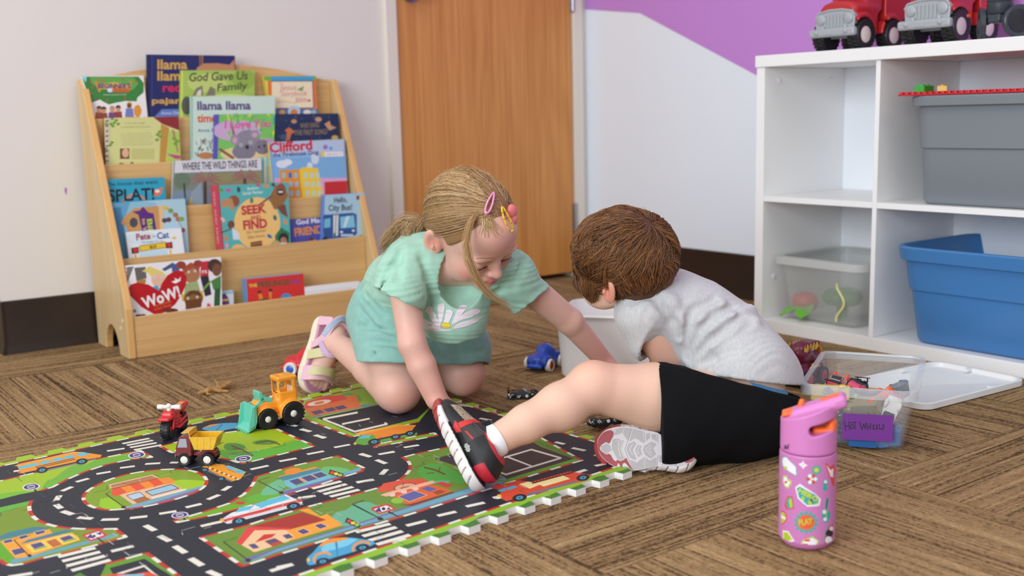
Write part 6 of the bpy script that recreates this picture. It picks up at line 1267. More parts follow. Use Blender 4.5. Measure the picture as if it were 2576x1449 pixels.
# frosted bin in the lower left cube
fb = thing('frosted_bin', 'frosted clear plastic bin of play food on the bottom left shelf', 'storage bin', (CF+.185, 1.858, .0345), math.pi/2)
mb = MB(); tub_mesh(mb, .275, .30, .178, .022, .035, lip=.01, liph=.02); mb.build('shell', M_FROST, fb, smooth=35)
ring = rrect(.302, .327, .04, 6); ri = rrect(.268, .293, .036, 6)
mb = MB(); mb.loft([[(x, y, .158) for x, y in ring], [(x, y, .1785) for x, y in ring], [(x, y, .18) for x, y in ri], [(x, y, .176) for x, y in ri]], False, False); mb.build('rim', clear_mat('frosted_rim', (226, 228, 226), .6, .3), fb)
s = Soft((-.03, -.03, 0), (.03, .03, .06), .0015); s.el((0, 0, .028), (.026, .026, .024), k=0); s.el((0, 0, .054), (.010, .010, .008), op='-', k=.01)
tp = thing('toy_tomato', 'red toy fruit seen through the frosted bin', 'play food', (CF+.10, 1.945, .0395)); s.build('fruit', plastic((214, 70, 60)), tp); tp.scale = (1.4,)*3
for k, (x, y, z, rz, c, l) in enumerate(((.055, 1.915, .043, .4, (110, 190, 50), 'bright green toy leaf leaning on the red fruit in the frosted bin'), (.06, 1.965, .043, -.5, (120, 200, 60), 'light green toy leaf at the left of the frosted bin'))):
    tl = thing('toy_leaf', l, 'play food', (CF+x, y, z), rz); mb = MB(); q = []
    for u in range(13):
        t_ = u/12; w = .016*math.sin(math.pi*t_)**.8; q.append([(.055*t_-.02, -w, .03*t_+.002), (.055*t_-.02, 0, .03*t_-.002), (.055*t_-.02, w, .03*t_+.002), (.055*t_-.02, 0, .03*t_+.001)])
    mb.loft(q); mb.build('leaf_blade', plastic(c), tl); tl.scale = (1.5,)*3
tg = thing('toy_vegetable', 'dark green toy vegetable behind the leaves in the frosted bin', 'play food', (CF+.13, 1.84, .0395)); s = Soft((-.05, -.05, 0), (.05, .05, .075), .002)
for k in range(9): s.el((.022*math.cos(k*2.4), .022*math.sin(k*2.4), .045), (.018, .018, .016), k=.006)
s.rc((0, 0, .01), (0, 0, .04), .010, .012, k=.01); s.build('florets', plastic((70, 130, 70)), tg); tg.scale = (1.4,)*3
tw = thing('toy_string', 'pale yellow wavy toy string against the front of the frosted bin', 'toy', (CF+.045, 1.775, .05)); mb = MB(); mb.tube([(0, .01+.012*math.sin(k*.24+1.2), .0036*k) for k in range(30)], .0035, 8); mb.build('string', plastic((226, 222, 150)), tw)
# ------------------------------------------------------------------ toy fire trucks on top of the shelf
def truck(label, y_c, x0=2.378):
    t = thing('toy_fire_truck', label, 'toy truck', (x0, y_c, .767), math.pi, 'toy fire trucks on the shelf top')      # local +x is the nose
    RDT = plastic((186, 38, 40), .35); GR = plastic((168, 172, 178), .4); BLK = mat('truck_tyre', (30, 30, 32), .45)
    s = Soft((-.30, -.075, .02), (.002, .075, .21), .0025)
    s.bx((-.065, 0, .085), (.055, .058, .035), .020, k=0); s.el((-.055, 0, .105), (.050, .056, .028), k=.015)
    s.bx((-.105, 0, .15), (.045, .056, .055), .014, k=.012)
    s.bx((-.205, 0, .105), (.075, .058, .052), .006, k=.002)
    for x in (-.044, -.165):
        for y in (-1, 1): s.cy((x, y*.03, .042), (x, y*.068, .042), .050, k=.004, rr=.004)
    s.bx((-.145, 0, .12), (.008, .07, .09), .002, op='-', k=0) if False else None
    for x in (-.044, -.165):
        for y in (-1, 1): s.cy((x, y*.022, .038), (x, y*.09, .038), .0435, op='-', k=.002)
    s.cut((0, 0, .042), (0, 0, -1)); s.cut((-.013, 0, 0), (1, 0, 0))
    s.bx((-.062, 0, .16), (.03, .040, .022), .008, R=rotm(0, 0, 0), op='-', k=.002)
    s.bx((-.10, 0, .162), (.028, .08, .022), .006, op='-', k=.002)
    s.bx((-.135, 0, .125), (.006, .09, .09), .002, op='-', k=0)
    s.build('body', RDT, t)
    mb = MB(); mb.box((-.128, -.049, .12), (-.075, .049, .195)); mb.build('cab_interior', plastic((24, 24, 28)), t, bevel=.004)
    # grille, bumper
    gp = [(-.058, .052), (.058, .052), (.060, .085), (.052, .097), (.02, .103), (-.02, .103), (-.052, .097), (-.060, .085)]
    mb = MB(); mb.prism(gp, lambda a, b, d: (d, a, b), -.020, -.006)
    rim_ = gp+[gp[0]]
    for a, b in zip(gp, gp[1:]): mb.tube([(-.006, *a), (-.006, *b)], .003, 8)
    for k in range(6): mb.box((-.0065, -.0275+.0105*k-.002, .060), (-.0035, -.0275+.0105*k+.002, .092))
    for y in (-1, 1): mb.lathe([(.014, 0), (.014, .003), (.011, .005), (0, .0055)], (-.0062, y*.043, .081), (1, 0, 0), 22); mb.lathe([(.0055, 0), (.0055, .006), (0, .008)], (-.0062, y*.035, .059), (1, 0, 0), 16)
    g = mb.build('grille', GR, t)
    mb = MB(); mb.cbox((.001, 0, .046), (.018, .142, .022)); bmp = mb.build('bumper', GR, t, bevel=.006, seg=3)
    mb = MB(); mb.cbox((.0103, -.008, .046), (.0015, .026, .011)); [mb.lathe([(.006, 0), (.006, .002), (.003, .005), (0, .006)], (.0095, y*.045, .047), (1, 0, 0), 16) for y in (-1, 1)]; mb.build('bumper_lamp', GR, bmp, bevel=.0004)
    for x in (-.044, -.165):
        for y in (-1, 1): wheel_part(t, (x, y*.054, .038), .038, .034, (0, y, 0), tyre=BLK, hub=plastic((226, 214, 206)), hubr=.56, tread=22, seg=36)
        MB().cyl((x, -.04, .038), (x, .04, .038), .006).build('axle', GR, t)
    mb = MB()
    for y in (-1, 1):
        mb.box((-.262, y*.059-.002, .148), (-.165, y*.059+.002, .153)); mb.box((-.262, y*.059-.002, .19), (-.165, y*.059+.002, .195))
        for k in range(8): mb.box((-.258+.0125*k, y*.059-.002, .15), (-.253+.0125*k, y*.059+.002, .192))
    mb.build('ladder_rail', plastic((226, 222, 214)), t)
    for y in (-1, 1): MB().box((-.268, y*.0565-.003, .142), (-.158, y*.0565+.0018, .2)).build('side_panel', plastic((120, 24, 28)), t)
    return t
truck('red toy fire truck with grey bumper, left end of the shelf top', 1.810)
truck('red toy fire truck with grey bumper, nearer the right edge of the shelf top', 1.545)
# dark grey ribbed toy beside the second truck
t = thing('ribbed_toy', 'dark grey wheeled toy with a ribbed cylinder next to the fire trucks', 'toy', (2.40, 1.335, .767))
DG = plastic((52, 60, 68), .4)
pr = [(.026, .055), (.028, .058), (.028, .075)]
for k in range(9): z = .078+.0085*k; pr += [(.0285, z), (.0265, z+.003), (.0285, z+.006)]
pr += [(.024, .16), (0, .16)]
MB().lathe([(0, .055)]+pr, (.0, 0.035, 0), n=36).build('ribbed_body', DG, t)
for y, x in ((.088, .0), (.0, -.0)): wheel_part(t, (x, y-.01, .0365), .0365, .014, (-.6, .8, 0) if y > .05 else (-.5, -.86, 0), tyre=DG, hub=plastic((30, 32, 36)), hubr=.72)
mb = MB(); mb.tube([(0, .07, .038), (.0, .045, .05), (0, .03, .058)], .008, 10); mb.cbox((.0, .035, .045), (.05, .03, .02)); mb.build('chassis', DG, t, bevel=.003)
mb = MB(); mb.cyl((-.016, .098, .057), (-.014, .104, .057), .004); mb.build('orange_stud', plastic((230, 90, 40)), t)
# ------------------------------------------------------------------ the two children
A3 = lambda *v: np.array(v, float)
def nrm(v): v = np.asarray(v, float); return v/np.linalg.norm(v)
M_SKIN = attr_mat('child_skin', .48, sss=.22, bump=(260, .05, .0006))
M_HAIR = attr_mat('hair_strands', .42, spec=.45)
def march(s, x, y, t0=1.2, t1=3.0):
    d = ray(x, y); t = np.arange(t0, t1, .002); p = CAMP+d*t[:, None]; f = s.sample(p)
    ok = ((p > s.lo) & (p < s.lo+(s.n-1)*s.h)).all(1); i = np.argmax((f < 0) & ok)
    if not (f[i] < 0 and ok[i]): return None
    a, b = t[i-1], t[i]; fa, fb = f[i-1], f[i]
    return CAMP+d*(a+(b-a)*fa/(fa-fb)) if 0 < fa < .5 else CAMP+d*b
def strands(name, paths, radii, cols, m, parent):
    V = []; F = []; C = []
    for p, r, c in zip(paths, radii, cols):
        n = len(p); k0 = len(V); x = None
        for i in range(n):
            d = p[min(i+1, n-1)]-p[max(i-1, 0)]; d = d/(np.linalg.norm(d)+1e-12)
            if x is None: x, y, _ = frame_of(d)
            x = x-d*x.dot(d); x = x/(np.linalg.norm(x)+1e-12); y = np.cross(d, x); rr = r*(1-.75*(i/(n-1))**2)
            for a in (0, 2.094, 4.189): V.append(p[i]+(x*math.cos(a)+y*math.sin(a))*rr); C.append(c)
        for i in range(n-1):
            for j in range(3): F.append((k0+i*3+j, k0+i*3+(j+1) % 3, k0+i*3+3+(j+1) % 3, k0+i*3+3+j))
    return mesh_obj(name, np.array(V), F, m, parent, True, 180, vcol=np.array(C))
def hand(s, w, d, n, side, sc=1.0, curl=(.25, .5), fan=.12):
    d = nrm(d); n = nrm(np.asarray(n)-d*np.dot(n, d)); e = np.cross(n, d)*side
    for o in (-.021, -.007, .007, .021): s.rc(w+e*o*.5*sc, w+(d*.050+e*o)*sc, .0125*sc, .0088*sc, k=.012)
    for o, L in ((-.0225, .036), (-.0075, .045), (.0075, .049), (.0225, .043)):
        p = w+(d*.050+e*o)*sc; a = nrm(d+e*o*fan/.02*.5); q = [p]
        for c, l in ((curl[0], .42), (curl[0]+curl[1], .33), (curl[0]+1.6*curl[1], .25)): q.append(q[-1]+(a*math.cos(c)-n*math.sin(c))*L*l*sc)
        s.chain(q, [.0076*sc, .0070*sc, .0064*sc, .0056*sc], k=.003)
    q = [w+(d*.012+e*.016)*sc, w+(d*.030+e*.034-n*.006)*sc, w+(d*.046+e*.041-n*.010)*sc, w+(d*.058+e*.043-n*.014)*sc]
    s.chain(q, [.0115*sc, .0092*sc, .0078*sc, .0066*sc], k=.006)
def head(s, c, B, sc=1.0, smile=True, ef=0.0, eu=0.0):
    def w(f, l, u): return c+B @ A3(f, l, u)*sc
    E = lambda p, r, k=.012, op='+', R=None: s.el(w(*p), np.array(r)*sc, B if R is None else B @ R, k, op)
    E((-.012, 0, .018), (.088, .072, .078), 0); E((.020, 0, -.032), (.064, .056, .060), .03); E((.052, 0, .030), (.036, .052, .042), .03)
    for y in (-1, 1):
        E((.046, y*.034, -.040), (.030, .026, .026), .02); E((.030, y*.040, -.062), (.030, .020, .022), .02)
        E((.0815, y*.031, -.010), (.012, .017, .0105), .012, '-'); E((.0690, y*.031, -.0125), (.0150, .0152, .0135), .004)
        E((.078, y*.030, .006), (.010, .020, .006), .012)
    E((.064, 0, -.086), (.020, .021, .016), .02)
    s.rc(w(.080, 0, -.004), w(.0935, 0, -.032), .0065*sc, .0082*sc, .010); E((.0965, 0, -.0355), (.0095, .0095, .0082), .006)
    for y in (-1, 1): E((.088, y*.0105, -.0385), (.0075, .0062, .0058), .005)
    E((.080, 0, -.057), (.011, .020, .009), .012); E((.0885, 0, -.0585), (.0060, .0155, .0038), .003); E((.0865, 0, -.0665), (.0062, .0130, .0042), .003)
    s.rc(w(.086, -.020, -.0605 if smile else -.063), w(.092, 0, -.0626), .0016*sc, .0018*sc, .002, '-'); s.rc(w(.086, .020, -.0605), w(.092, 0, -.0626), .0016*sc, .0018*sc, .002, '-')
    for y in (-1, 1):      # ears stand slightly out
        R = np.array(Matrix.Rotation(math.radians(-y*26), 3, 'Z') @ Matrix.Rotation(math.radians(-10), 3, 'Y'))
        E((-.012+ef, y*.0800, -.016+eu), (.0200, .0075, .0310), .008, '+', R); E((-.006+ef, y*.0880, -.012+eu), (.0120, .0095, .0210), .003, '-', R); E((-.004+ef, y*.0835, -.020+eu), (.0045, .0045, .0080), .003, '+', R)
    return w
def skin_colour(base, spots):
    b = np.array(lin(base))
    def f(V):
        c = np.tile(b, (len(V), 1))
        for p, r, col, a in spots:
            k = np.exp(-((np.linalg.norm(V-np.asarray(p), axis=1)/r)**2))*a
            c = c*(1-k[:, None])+np.array(lin(col))*k[:, None]
        return c
    return f
def fabric(name, c, scale=700, vary=.08, rough=.9, streak=None):
    return mat(name, c, rough, bump=(scale, .35, .0008), vary=(streak or (60, 60, 60), vary), sheen=.25, spec=.2)

# ================================================================== girl
girl = thing('person', 'person, fair haired child in mint shirt and shorts kneeling and leaning over the mat', 'person', (1.2, 1.95, 0))
GF, GU = A3(.55, -.66, .45), A3(.2, .64, .72)
cam2w = lambda v: _r*v[0]+_u*v[1]-_f*v[2]
gf = nrm(cam2w(GF)); gu = cam2w(GU); gu = nrm(gu-gf*gu.dot(gf)); gl = np.cross(gu, gf); GB = np.stack([gf, gl, gu], 1)
gc = on_d(1188, 574, 2.12)
kR, kL = A3(1.103, 1.918, .064), A3(1.285, 1.945, .064)
hR, hL = A3(1.145, 2.02, .19), A3(1.285, 2.045, .19)
fR = dict(toe=A3(1.056, 2.225, .012), heel=A3(1.113, 2.238, .158)); fL = dict(toe=A3(1.245, 2.265, .012), heel=A3(1.262, 2.285, .15))
aR, aL = A3(1.104, 2.195, .118), A3(1.262, 2.235, .112)
sR, sL = A3(1.072, 1.825, .318), A3(1.292, 1.762, .302)
eR, wR = A3(1.054, 1.768, .190), on_d(1098, 1003, 2.10)
eL, wL = A3(1.435, 1.752, .186), A3(1.545, 1.765, .078)
T0, T1, T2, T3 = A3(1.215, 2.03, .20), A3(1.205, 1.985, .255), A3(1.193, 1.885, .305), A3(1.188, 1.815, .333)
def torso(s, g, k=.03):
    lat = nrm(sL-sR)
    for a, b, ra, rb, wa_, wb_ in ((T0, T1, .078, .074, .038, .034), (T1, T2, .074, .072, .034, .036), (T2, T3, .072, .052, .036, .045)):
        for y in (-1, 1): s.rc(a+lat*wa_*y, b+lat*wb_*y, ra+g-.004, rb+g-.004, k)
    for q in (sR, sL): s.rc(T3, q, .048+g, .040+g, k)
def gfoot(s, ft, g=0.0):
    x = nrm(ft['toe']-ft['heel']); z = A3(.16, -.98, .0); z = nrm(z-x*z.dot(x)); y = np.cross(z, x); p = ft['heel']; o = lambda a, b, c: p+x*a+y*b+z*c
    s.el(o(.022, 0, .028), (.022, .021, .024), np.stack([x, y, z], 1), k=.01); s.rc(o(.022, 0, .034), o(.105, 0, .020), .020, .0165, .015); s.rc(o(.05, 0, .04), o(.112, 0, .018), .018, .014, .015)
    for b in (-.016, 0, .016): s.rc(o(.075, b*.8, .018), o(.122, b*1.1, .015), .013, .012, .012)
    for b, r, l in ((-.022, .0075, .136), (-.0115, .0072, .142), (-.001, .0074, .146), (.0105, .0078, .148), (.0235, .0100, .148)): s.rc(o(.118, b, .014), o(l, b*1.02, .011), r, r*.95, .004)
    return x, y, z, o
s = Soft((.985, 1.63, -.002), (1.70, 2.36, .56), .003)
head(s, gc, GB, 1.03)
s.rc(T3+A3(0, .01, .01), gc+GB @ A3(-.028, 0, -.055), .043, .038, .02)
torso(s, -.008); 
s.chain([sR, eR, wR], [.032, .0262, .0205], .010); s.chain([eR, eR*.6+wR*.4, wR], [.025, .0275, .0205], .006)
s.chain([sL, eL, wL], [.034, .0280, .0205], .010)
hand(s, wR, nrm(A3(1.158, 1.715, .028)-wR+A3(0, 0, -.012)), A3(-.1, -.25, 1), 1, .95, curl=(.12, .22)); hand(s, wL, A3(.75, -.1, -.55), A3(.35, -.2, .9), -1, .95, curl=(.3, .35))
for h_, k_, a_ in ((hR, kR, aR), (hL, kL, aL)):
    s.chain([h_, k_], [.064, .048], .02); s.el(k_+A3(0, -.010, -.004), (.043, .040, .046), k=.015)
    m_ = k_*.6+a_*.4; s.chain([k_+A3(0, .02, -.006), m_+A3(0, 0, .004), a_], [.042, .0385, .0235], .012)
sh_ = {}
for ft, a_ in ((fR, aR), (fL, aL)):
    fr = gfoot(s, ft); sh_[id(ft)] = fr; s.rc(a_, fr[3](.034, 0, .034), .0255, .022, .015)
gspots = [(gc+GB @ A3(.066, y*.04, -.04), .024, (226, 132, 120), .75) for y in (-1, 1)]+[(gc+GB @ A3(.095, 0, -.036), .014, (224, 140, 126), .5)]+[(gc+GB @ A3(-.01, y*.078, -.012), .024, (222, 128, 112), .6) for y in (-1, 1)]
gspots += [(k_+A3(0, -.03, -.02), .045, (222, 146, 132), .55) for k_ in (kR, kL)]+[(eR, .06, (216, 150, 138), .4), (wR, .07, (220, 140, 128), .5), (wL, .09, (218, 140, 126), .5), (gc+GB @ A3(.07, .0, .03), .05, (226, 150, 134), .35)]
gspots += [(gc+GB @ A3(.091, x, -.0600), .0062, (206, 96, 98), .85) for x in (-.014, -.008, 0, .008, .014)]+[(gc+GB @ A3(.090, x, -.0668), .006, (208, 100, 102), .8) for x in (-.009, 0, .009)]
SG = s
s.build('body', M_SKIN, girl, True, 2, skin_colour((228, 182, 165), gspots), lam=.45)
# face details lie on the surface: lashes, brows, eye line
def surf_pt(s, c, d, r0=.13):
    d = nrm(d); t = np.arange(r0, .0, -.001); p = c+d*t[:, None]; f = s.sample(p); i = np.argmax(f < 0); return p[i], d
for y in (-1, 1):
    mb = MB(); me_ = MB(); ln = []
    for k in range(11):
        u = (k/10-.5)*2; q, _ = surf_pt(SG, gc+GB @ A3(.03, y*.031, -.0125), GB @ A3(.05, y*(u*.0145), -.0075-.0035*(1-u*u)))
        ln.append(q+gf*.0008)
    mb.tube(ln, [.0006]+[.0013]*9+[.0006], 6)
    for k in range(1, 10):
        u = (k/10-.5)*2; mb.tube([ln[k], ln[k]+GB @ A3(.006, y*.003*u, -.0045), ln[k]+GB @ A3(.010, y*.005*u, -.0050)], [.0006, .0004, .0001], 4)
    bl = []
    for k in range(9):
        u = k/8; q, _ = surf_pt(SG, gc+GB @ A3(.02, y*.03, .008), GB @ A3(.06, y*(-.016+.036*u), .0045+.004*math.sin(u*2.6)-.003*u)); bl.append(q+gf*.0004)
    me_.tube(bl, [.0009, .0016, .0018, .0018, .0017, .0015, .0013, .001, .0005], 6)
    mb.build('eyelash_line', mat('lash_brown', (84, 58, 48), .6), girl, world=True); me_.build('eyebrow', mat('brow_fair', (186, 138, 104), .8), girl, world=True)
# shirt
M_MINT = fabric('mint_jersey', (160, 202, 182)); M_MINTS = fabric('sea_green_twill', (139, 184, 174), 900)
s = Soft((.985, 1.66, .12), (1.42, 2.16, .42), .0028)
torso(s, .010)
xr = nrm(sR-sL); 
lo_, hi_ = (.985, 1.66, .12), (1.42, 2.16, .42)
s.rc(A3(1.185, 1.80, .30), A3(1.175, 1.795, .222), .062, .056, .04); s.rc(A3(1.20, 1.86, .27), A3(1.19, 1.83, .215), .070, .066, .04)   # cloth hanging free in front
def sleeve(s, lo, hi, pts, rs, p, n, hol, k=.022):
    """a sleeve cut square at its hem, hollow behind the hem, blended into the shirt"""
    q = Soft(lo, hi, s.h); q.chain(pts, rs, .012); q.cut(p, n); q.cy(p+n*.006, p-n*.024, hol, .003, '-'); s._put((slice(None),)*3, q.F, k, '+'); return s
pR, nR_ = on_d(1003, 750, 2.10), nrm(-_u*.90-_r*.42); pL, nL_ = on_d(1340, 757, 2.235), nrm(_r*.62-_u*.78)
sleeve(s, lo_, hi_, [sR+A3(.012, 0, 0), pR+nR_*.0, pR+nR_*.03], [.050, .051, .0515], pR, nR_, .0435); sleeve(s, lo_, hi_, [sL+A3(-.012, 0, -.004), pL, pL+nL_*.03], [.046, .044, .044], pL, nL_, .039)
for (a, b) in (((1010, 620), (1000, 700)), ((1290, 690), (1250, 740)), ((1320, 650), (1290, 720)), ((1080, 700), (1075, 800)), ((1000, 650), (950, 720)), ((1210, 745), (1230, 800)), ((1060, 640), (1075, 700))):
    qa, qb = march(s, *a), march(s, *b)
    if qa is not None and qb is not None: s.rc(qa+nrm(CAMP-qa)*.003, qb+nrm(CAMP-qb)*.003, .005, .004, .014, '-')
# neckline
nk = gc+GB @ A3(-.028, 0, -.055)
s.rc(T3+A3(0, .0, .005), nk+A3(0, 0, .02), .052, .056, .004, '-'); s.el(on_d(1160, 700, 2.125), (.046, .05, .060), k=.004, op='-')
# hem
s.cut(on_d(1140, 838, 2.2), nrm(-_u*.94+_r*.05+_f*.34))
s.offset(lambda X, Y, Z: .0011*np.sin(60*X+25*np.sin(30*Z)+40*Z)*np.cos(45*Y+18*X))
SS = s; s.build('shirt', M_MINT, girl, True, 2)
def on_surface(s):
    def un(x, y): return (x/1000, -y/1000)
    return un
def decal(name, s, m, parent, draw, lift=.0012, grid=26, box=None, zoom=(0, 0, 1)):
    """printed shapes carried onto the soft surface"""
    pr = Print(lambda x, y: (x/1000, -y/1000), zoom); draw(pr); x0, y0, x1, y1 = box
    cuts = []
    nx_ = max(2, int((x1-x0)/6)); ny_ = max(2, int((y1-y0)/6))
    L0 = list(pr.L); pr.L = []
    for i in range(nx_): pr.L.append((np.array([((x0+(x1-x0)*i/nx_)/1000, -y0/1000), ((x0+(x1-x0)*(i+1)/nx_)/1000, -y0/1000), ((x0+(x1-x0)*(i+1)/nx_)/1000, -y1/1000), ((x0+(x1-x0)*i/nx_)/1000, -y1/1000)]), None))
    for j in range(ny_): pr.L.append((np.array([(x0/1000, -(y0+(y1-y0)*j/ny_)/1000), (x1/1000, -(y0+(y1-y0)*j/ny_)/1000), (x1/1000, -(y0+(y1-y0)*(j+1)/ny_)/1000), (x0/1000, -(y0+(y1-y0)*(j+1)/ny_)/1000)]), None))
    n0 = len(pr.L); pr.L += L0
    V, F, O = pr.solve(); P3 = []; good = []
    for a, b in V:
        q = march(s, a*1000, -b*1000); good.append(q is not None); P3.append(CAMP if q is None else q+nrm(CAMP-q)*lift)
    fs = []; cs = []
    for q, o in zip(F, O):
        if not o or max(o) < n0 or not all(good[i] for i in q): continue
        z = [np.linalg.norm(P3[q[i]]-P3[q[i-1]]) for i in range(len(q))]
        if max(z) > .03: continue
        fs.append(q); cs.append(pr.L[max(o)][1])
    if not fs: return None
    used = sorted({i for q in fs for i in q}); mp_ = {u: k for k, u in enumerate(used)}
    return mesh_obj(name, np.array([P3[u] for u in used]), [[mp_[i] for i in q] for q in fs], m, parent, True, 0, col=cs)
def d_daisy(p):
    p.at(860, 560, 3.813); PK_ = (226, 214, 222)
    for q in ([(790, 830), (855, 800), (885, 860), (950, 1000), (900, 1000), (830, 880)], [(920, 790), (985, 780), (975, 880), (955, 960), (930, 990), (925, 880)], [(1005, 840), (1065, 855), (1040, 930), (1000, 1000), (965, 1000), (985, 930)], [(1130, 800), (1200, 800), (1160, 870), (1080, 960), (1050, 990), (1080, 900)], [(1280, 825), (1330, 850), (1250, 905), (1120, 945), (1060, 1000), (1140, 890)], [(1340, 905), (1350, 915), (1230, 985), (1060, 1020), (1120, 965), (1240, 930)], [(780, 920), (860, 960), (960, 1020), (1060, 1030), (960, 1045), (820, 1025), (780, 1000)]): p.poly(sm(q, True, 3), PK_)
    p.poly(sm([(955, 985), (985, 955), (1030, 965), (1045, 995), (1005, 1012), (965, 1005)], True, 2), (226, 200, 60))
decal('daisy_print', SS, attr_mat('shirt_print', .8), girl, d_daisy, box=(1060, 760, 1220, 838))
# shorts
s = Soft((1.02, 1.85, .06), (1.42, 2.18, .33), .0028)
lat = nrm(hL-hR)
for y in (-1, 1): s.rc(T0+lat*.040*y+A3(0, .012, 0), T1+lat*.036*y+A3(0, .012, 0), .090, .082, .03)
for h_, k_ in ((hR, kR), (hL, kL)): s.rc(h_+A3(0, .008, 0), h_*.25+k_*.75+A3(0, -.005, .015), .080, .079, .045)
s.rc((hR+hL)/2, (kR+kL)/2*.7+(hR+hL)/2*.3+A3(0, 0, .015), .08, .074, .05)
hp = on_d(1060, 915, 2.22); hn_ = nrm(np.cross(_r, ray(1060, 915))); hn_ = -hn_ if hn_[2] > 0 else hn_; s.cut(hp, nrm(hn_-_r*.03))
s.cut(on_d(1000, 668, 2.36), nrm(_u*.9+_f*.25+_r*.1))
for k_, h_ in ((kR, hR), (kL, hL)): s.rc(h_*.55+k_*.45, k_+(k_-h_)*.4, .060, .062, .004, '-')
for (a, b, r) in (((905, 730), (960, 790), .006), ((900, 820), (990, 835), .005), ((930, 858), (1010, 868), .006), ((1070, 850), (1200, 845), .005), ((900, 770), (950, 830), .004), ((925, 890), (1060, 897), .0035), ((1070, 897), (1215, 885), .0035)):
    qa, qb = march(s, *a), march(s, *b)
    if qa is not None and qb is not None: s.rc(qa+nrm(CAMP-qa)*.003, qb+nrm(CAMP-qb)*.003, r, r, .010, '-')
s.offset(lambda X, Y, Z: .0010*np.sin(70*Z+30*X)*np.cos(40*Y+25*X))
s.build('shorts', M_MINTS, girl, True, 2)
# sandals (worn: parts of the figure)
def sandal(ft):
    x, y, z, o = sh_[id(ft)]; B = np.stack([x, y, z], 1)
    ol = [(-.012, 0), (-.008, .018), (.01, .028), (.05, .028), (.085, .034), (.12, .040), (.150, .034), (.165, .014), (.168, -.006), (.158, -.026), (.13, -.036), (.09, -.033), (.05, -.028), (.01, -.028), (-.008, -.018)]
    ol = sm(ol, True, 3); root = None
    mb = MB(); mb.prism([tuple(q) for q in ol], lambda a, b, d: o(a, b, d+.010*max(0, (a-.12)/.045)**2), -.022, -.003); so = mb.build('sandal', mat('cream_rubber_sole', (232, 220, 196), .6), girl, smooth=50, bevel=.003, world=True)
    mb = MB(); mb.prism([(q[0]*.97+.002, q[1]*.93) for q in ol], lambda a, b, d: o(a, b, d+.010*max(0, (a-.12)/.045)**2), -.003, .004); mb.build('footbed', mat('pink_footbed', (206, 150, 178), .6), so, smooth=50, bevel=.0015, world=True)
    def strap(pts, w, c, th=.0035, name='strap'):
        pts = [np.array(p, float) for p in sm(pts, False, 5)]; R = []
        for i, p in enumerate(pts):
            t = nrm(pts[min(i+1, len(pts)-1)]-pts[max(i-1, 0)]); cn = A3(.06, 0, .018); n = A3(0, p[1], p[2]-.018); n = nrm(n-t*n.dot(t)); e = np.cross(t, n)
            R.append([o(*(p+e*a*w/2+n*b*th)) for a, b in ((-1, 0), (1, 0), (1, 1), (-1, 1))])
        mb = MB(); mb.loft(R); return mb.build(name, mat('strap_%02x%02x%02x' % c, c, .55), so, smooth=30, bevel=.001, world=True)
    PKs, BLs, YLs, LV = (226, 182, 196), (164, 182, 204), (206, 200, 150), (196, 164, 196)
    strap([(.128, -.036, .0), (.122, -.030, .024), (.116, 0, .034), (.122, .030, .026), (.126, .038, .0)], .034, PKs); strap([(.122, -.034, .014), (.114, -.018, .0345), (.112, .012, .038), (.118, .034, .02)], .020, YLs, .005)
    strap([(.085, -.034, .0), (.074, -.028, .034), (.062, 0, .052), (.066, .026, .036), (.085, .034, .0)], .022, YLs); strap([(.075, -.030, .02), (.068, -.018, .048), (.064, .004, .055)], .014, PKs, .0055)
    strap([(.062, -.030, .0), (.040, -.029, .034), (.008, -.024, .046), (-.012, 0, .048), (.008, .024, .046), (.040, .029, .034), (.062, .030, .0)], .018, PKs); strap([(.034, -.030, .034), (.012, -.026, .045), (-.010, -.010, .050), (-.012, .006, .050)], .012, BLs, .005)
    strap([(.05, -.031, .03), (.075, -.022, .052), (.07, 0, .060), (.066, .024, .048)], .012, LV, .0045)
    strap([(.004, -.028, .0), (.0, -.026, .028), (.0, -.024, .046)], .02, PKs); strap([(.004, .028, .0), (.0, .026, .028), (.0, .024, .046)], .02, PKs)
sandal(fR); sandal(fL)
# hair: a close cap and combed strands gathered in a low tail
hr = random.Random(21)
hcL = A3(-.014, 0, .020); hrad = A3(.1005, .0840, .0890)
def hp_(d, k=1.0): return gc+GB @ (hcL+hrad*nrm(d)*k)
s = Soft(gc-.14, gc+.14, .0028); s.el(gc+GB @ hcL, hrad*.985, GB, k=0); s.rc(hp_((-1, 0, -.55), .93), hp_((-1, 0, -.2), .9), .022, .03, .02)
def hl_cut(p, n): s.cut(gc+GB @ A3(*p), GB @ A3(*n))
hl_cut((.060, 0, .050), (.78, 0, -.62)); hl_cut((.014, 0, -.018), (.72, 0, -.70)) if False else None; hl_cut((-.02, 0, -.05), (.62, 0, -.78))
for y in (-1, 1): s.el(gc+GB @ A3(-.004, y*.083, -.020), (.032, .024, .038), GB, k=.008, op='-')
HB = np.array(lin((168, 128, 84)))
s.build('hair', attr_mat('hair_cap', .55, bump=(300, .3, .001)), girl, True, 2, lambda V: np.tile(np.array(lin((150, 112, 72))), (len(V), 1)))
hair_o = girl.children[-1] if False else [o for o in girl.children if o.name.startswith('hair')][0]
GCOL = [(198, 160, 112), (172, 134, 90), (212, 178, 132), (156, 118, 78), (188, 150, 102), (220, 188, 144)]
elL = A3(-.100, -.030, -.062); elW = on_d(1062, 566, 2.215)
TA = [elW, on_d(1030, 566, 2.23), on_d(1004, 586, 2.235), on_d(984, 608, 2.225), on_d(968, 618, 2.215)]
TB = [elW, on_d(1046, 576, 2.21), on_d(1036, 598, 2.205), on_d(1040, 612, 2.20), on_d(1034, 626, 2.195)]
el_dir = nrm((GB.T @ (elW-gc)-hcL)/hrad)
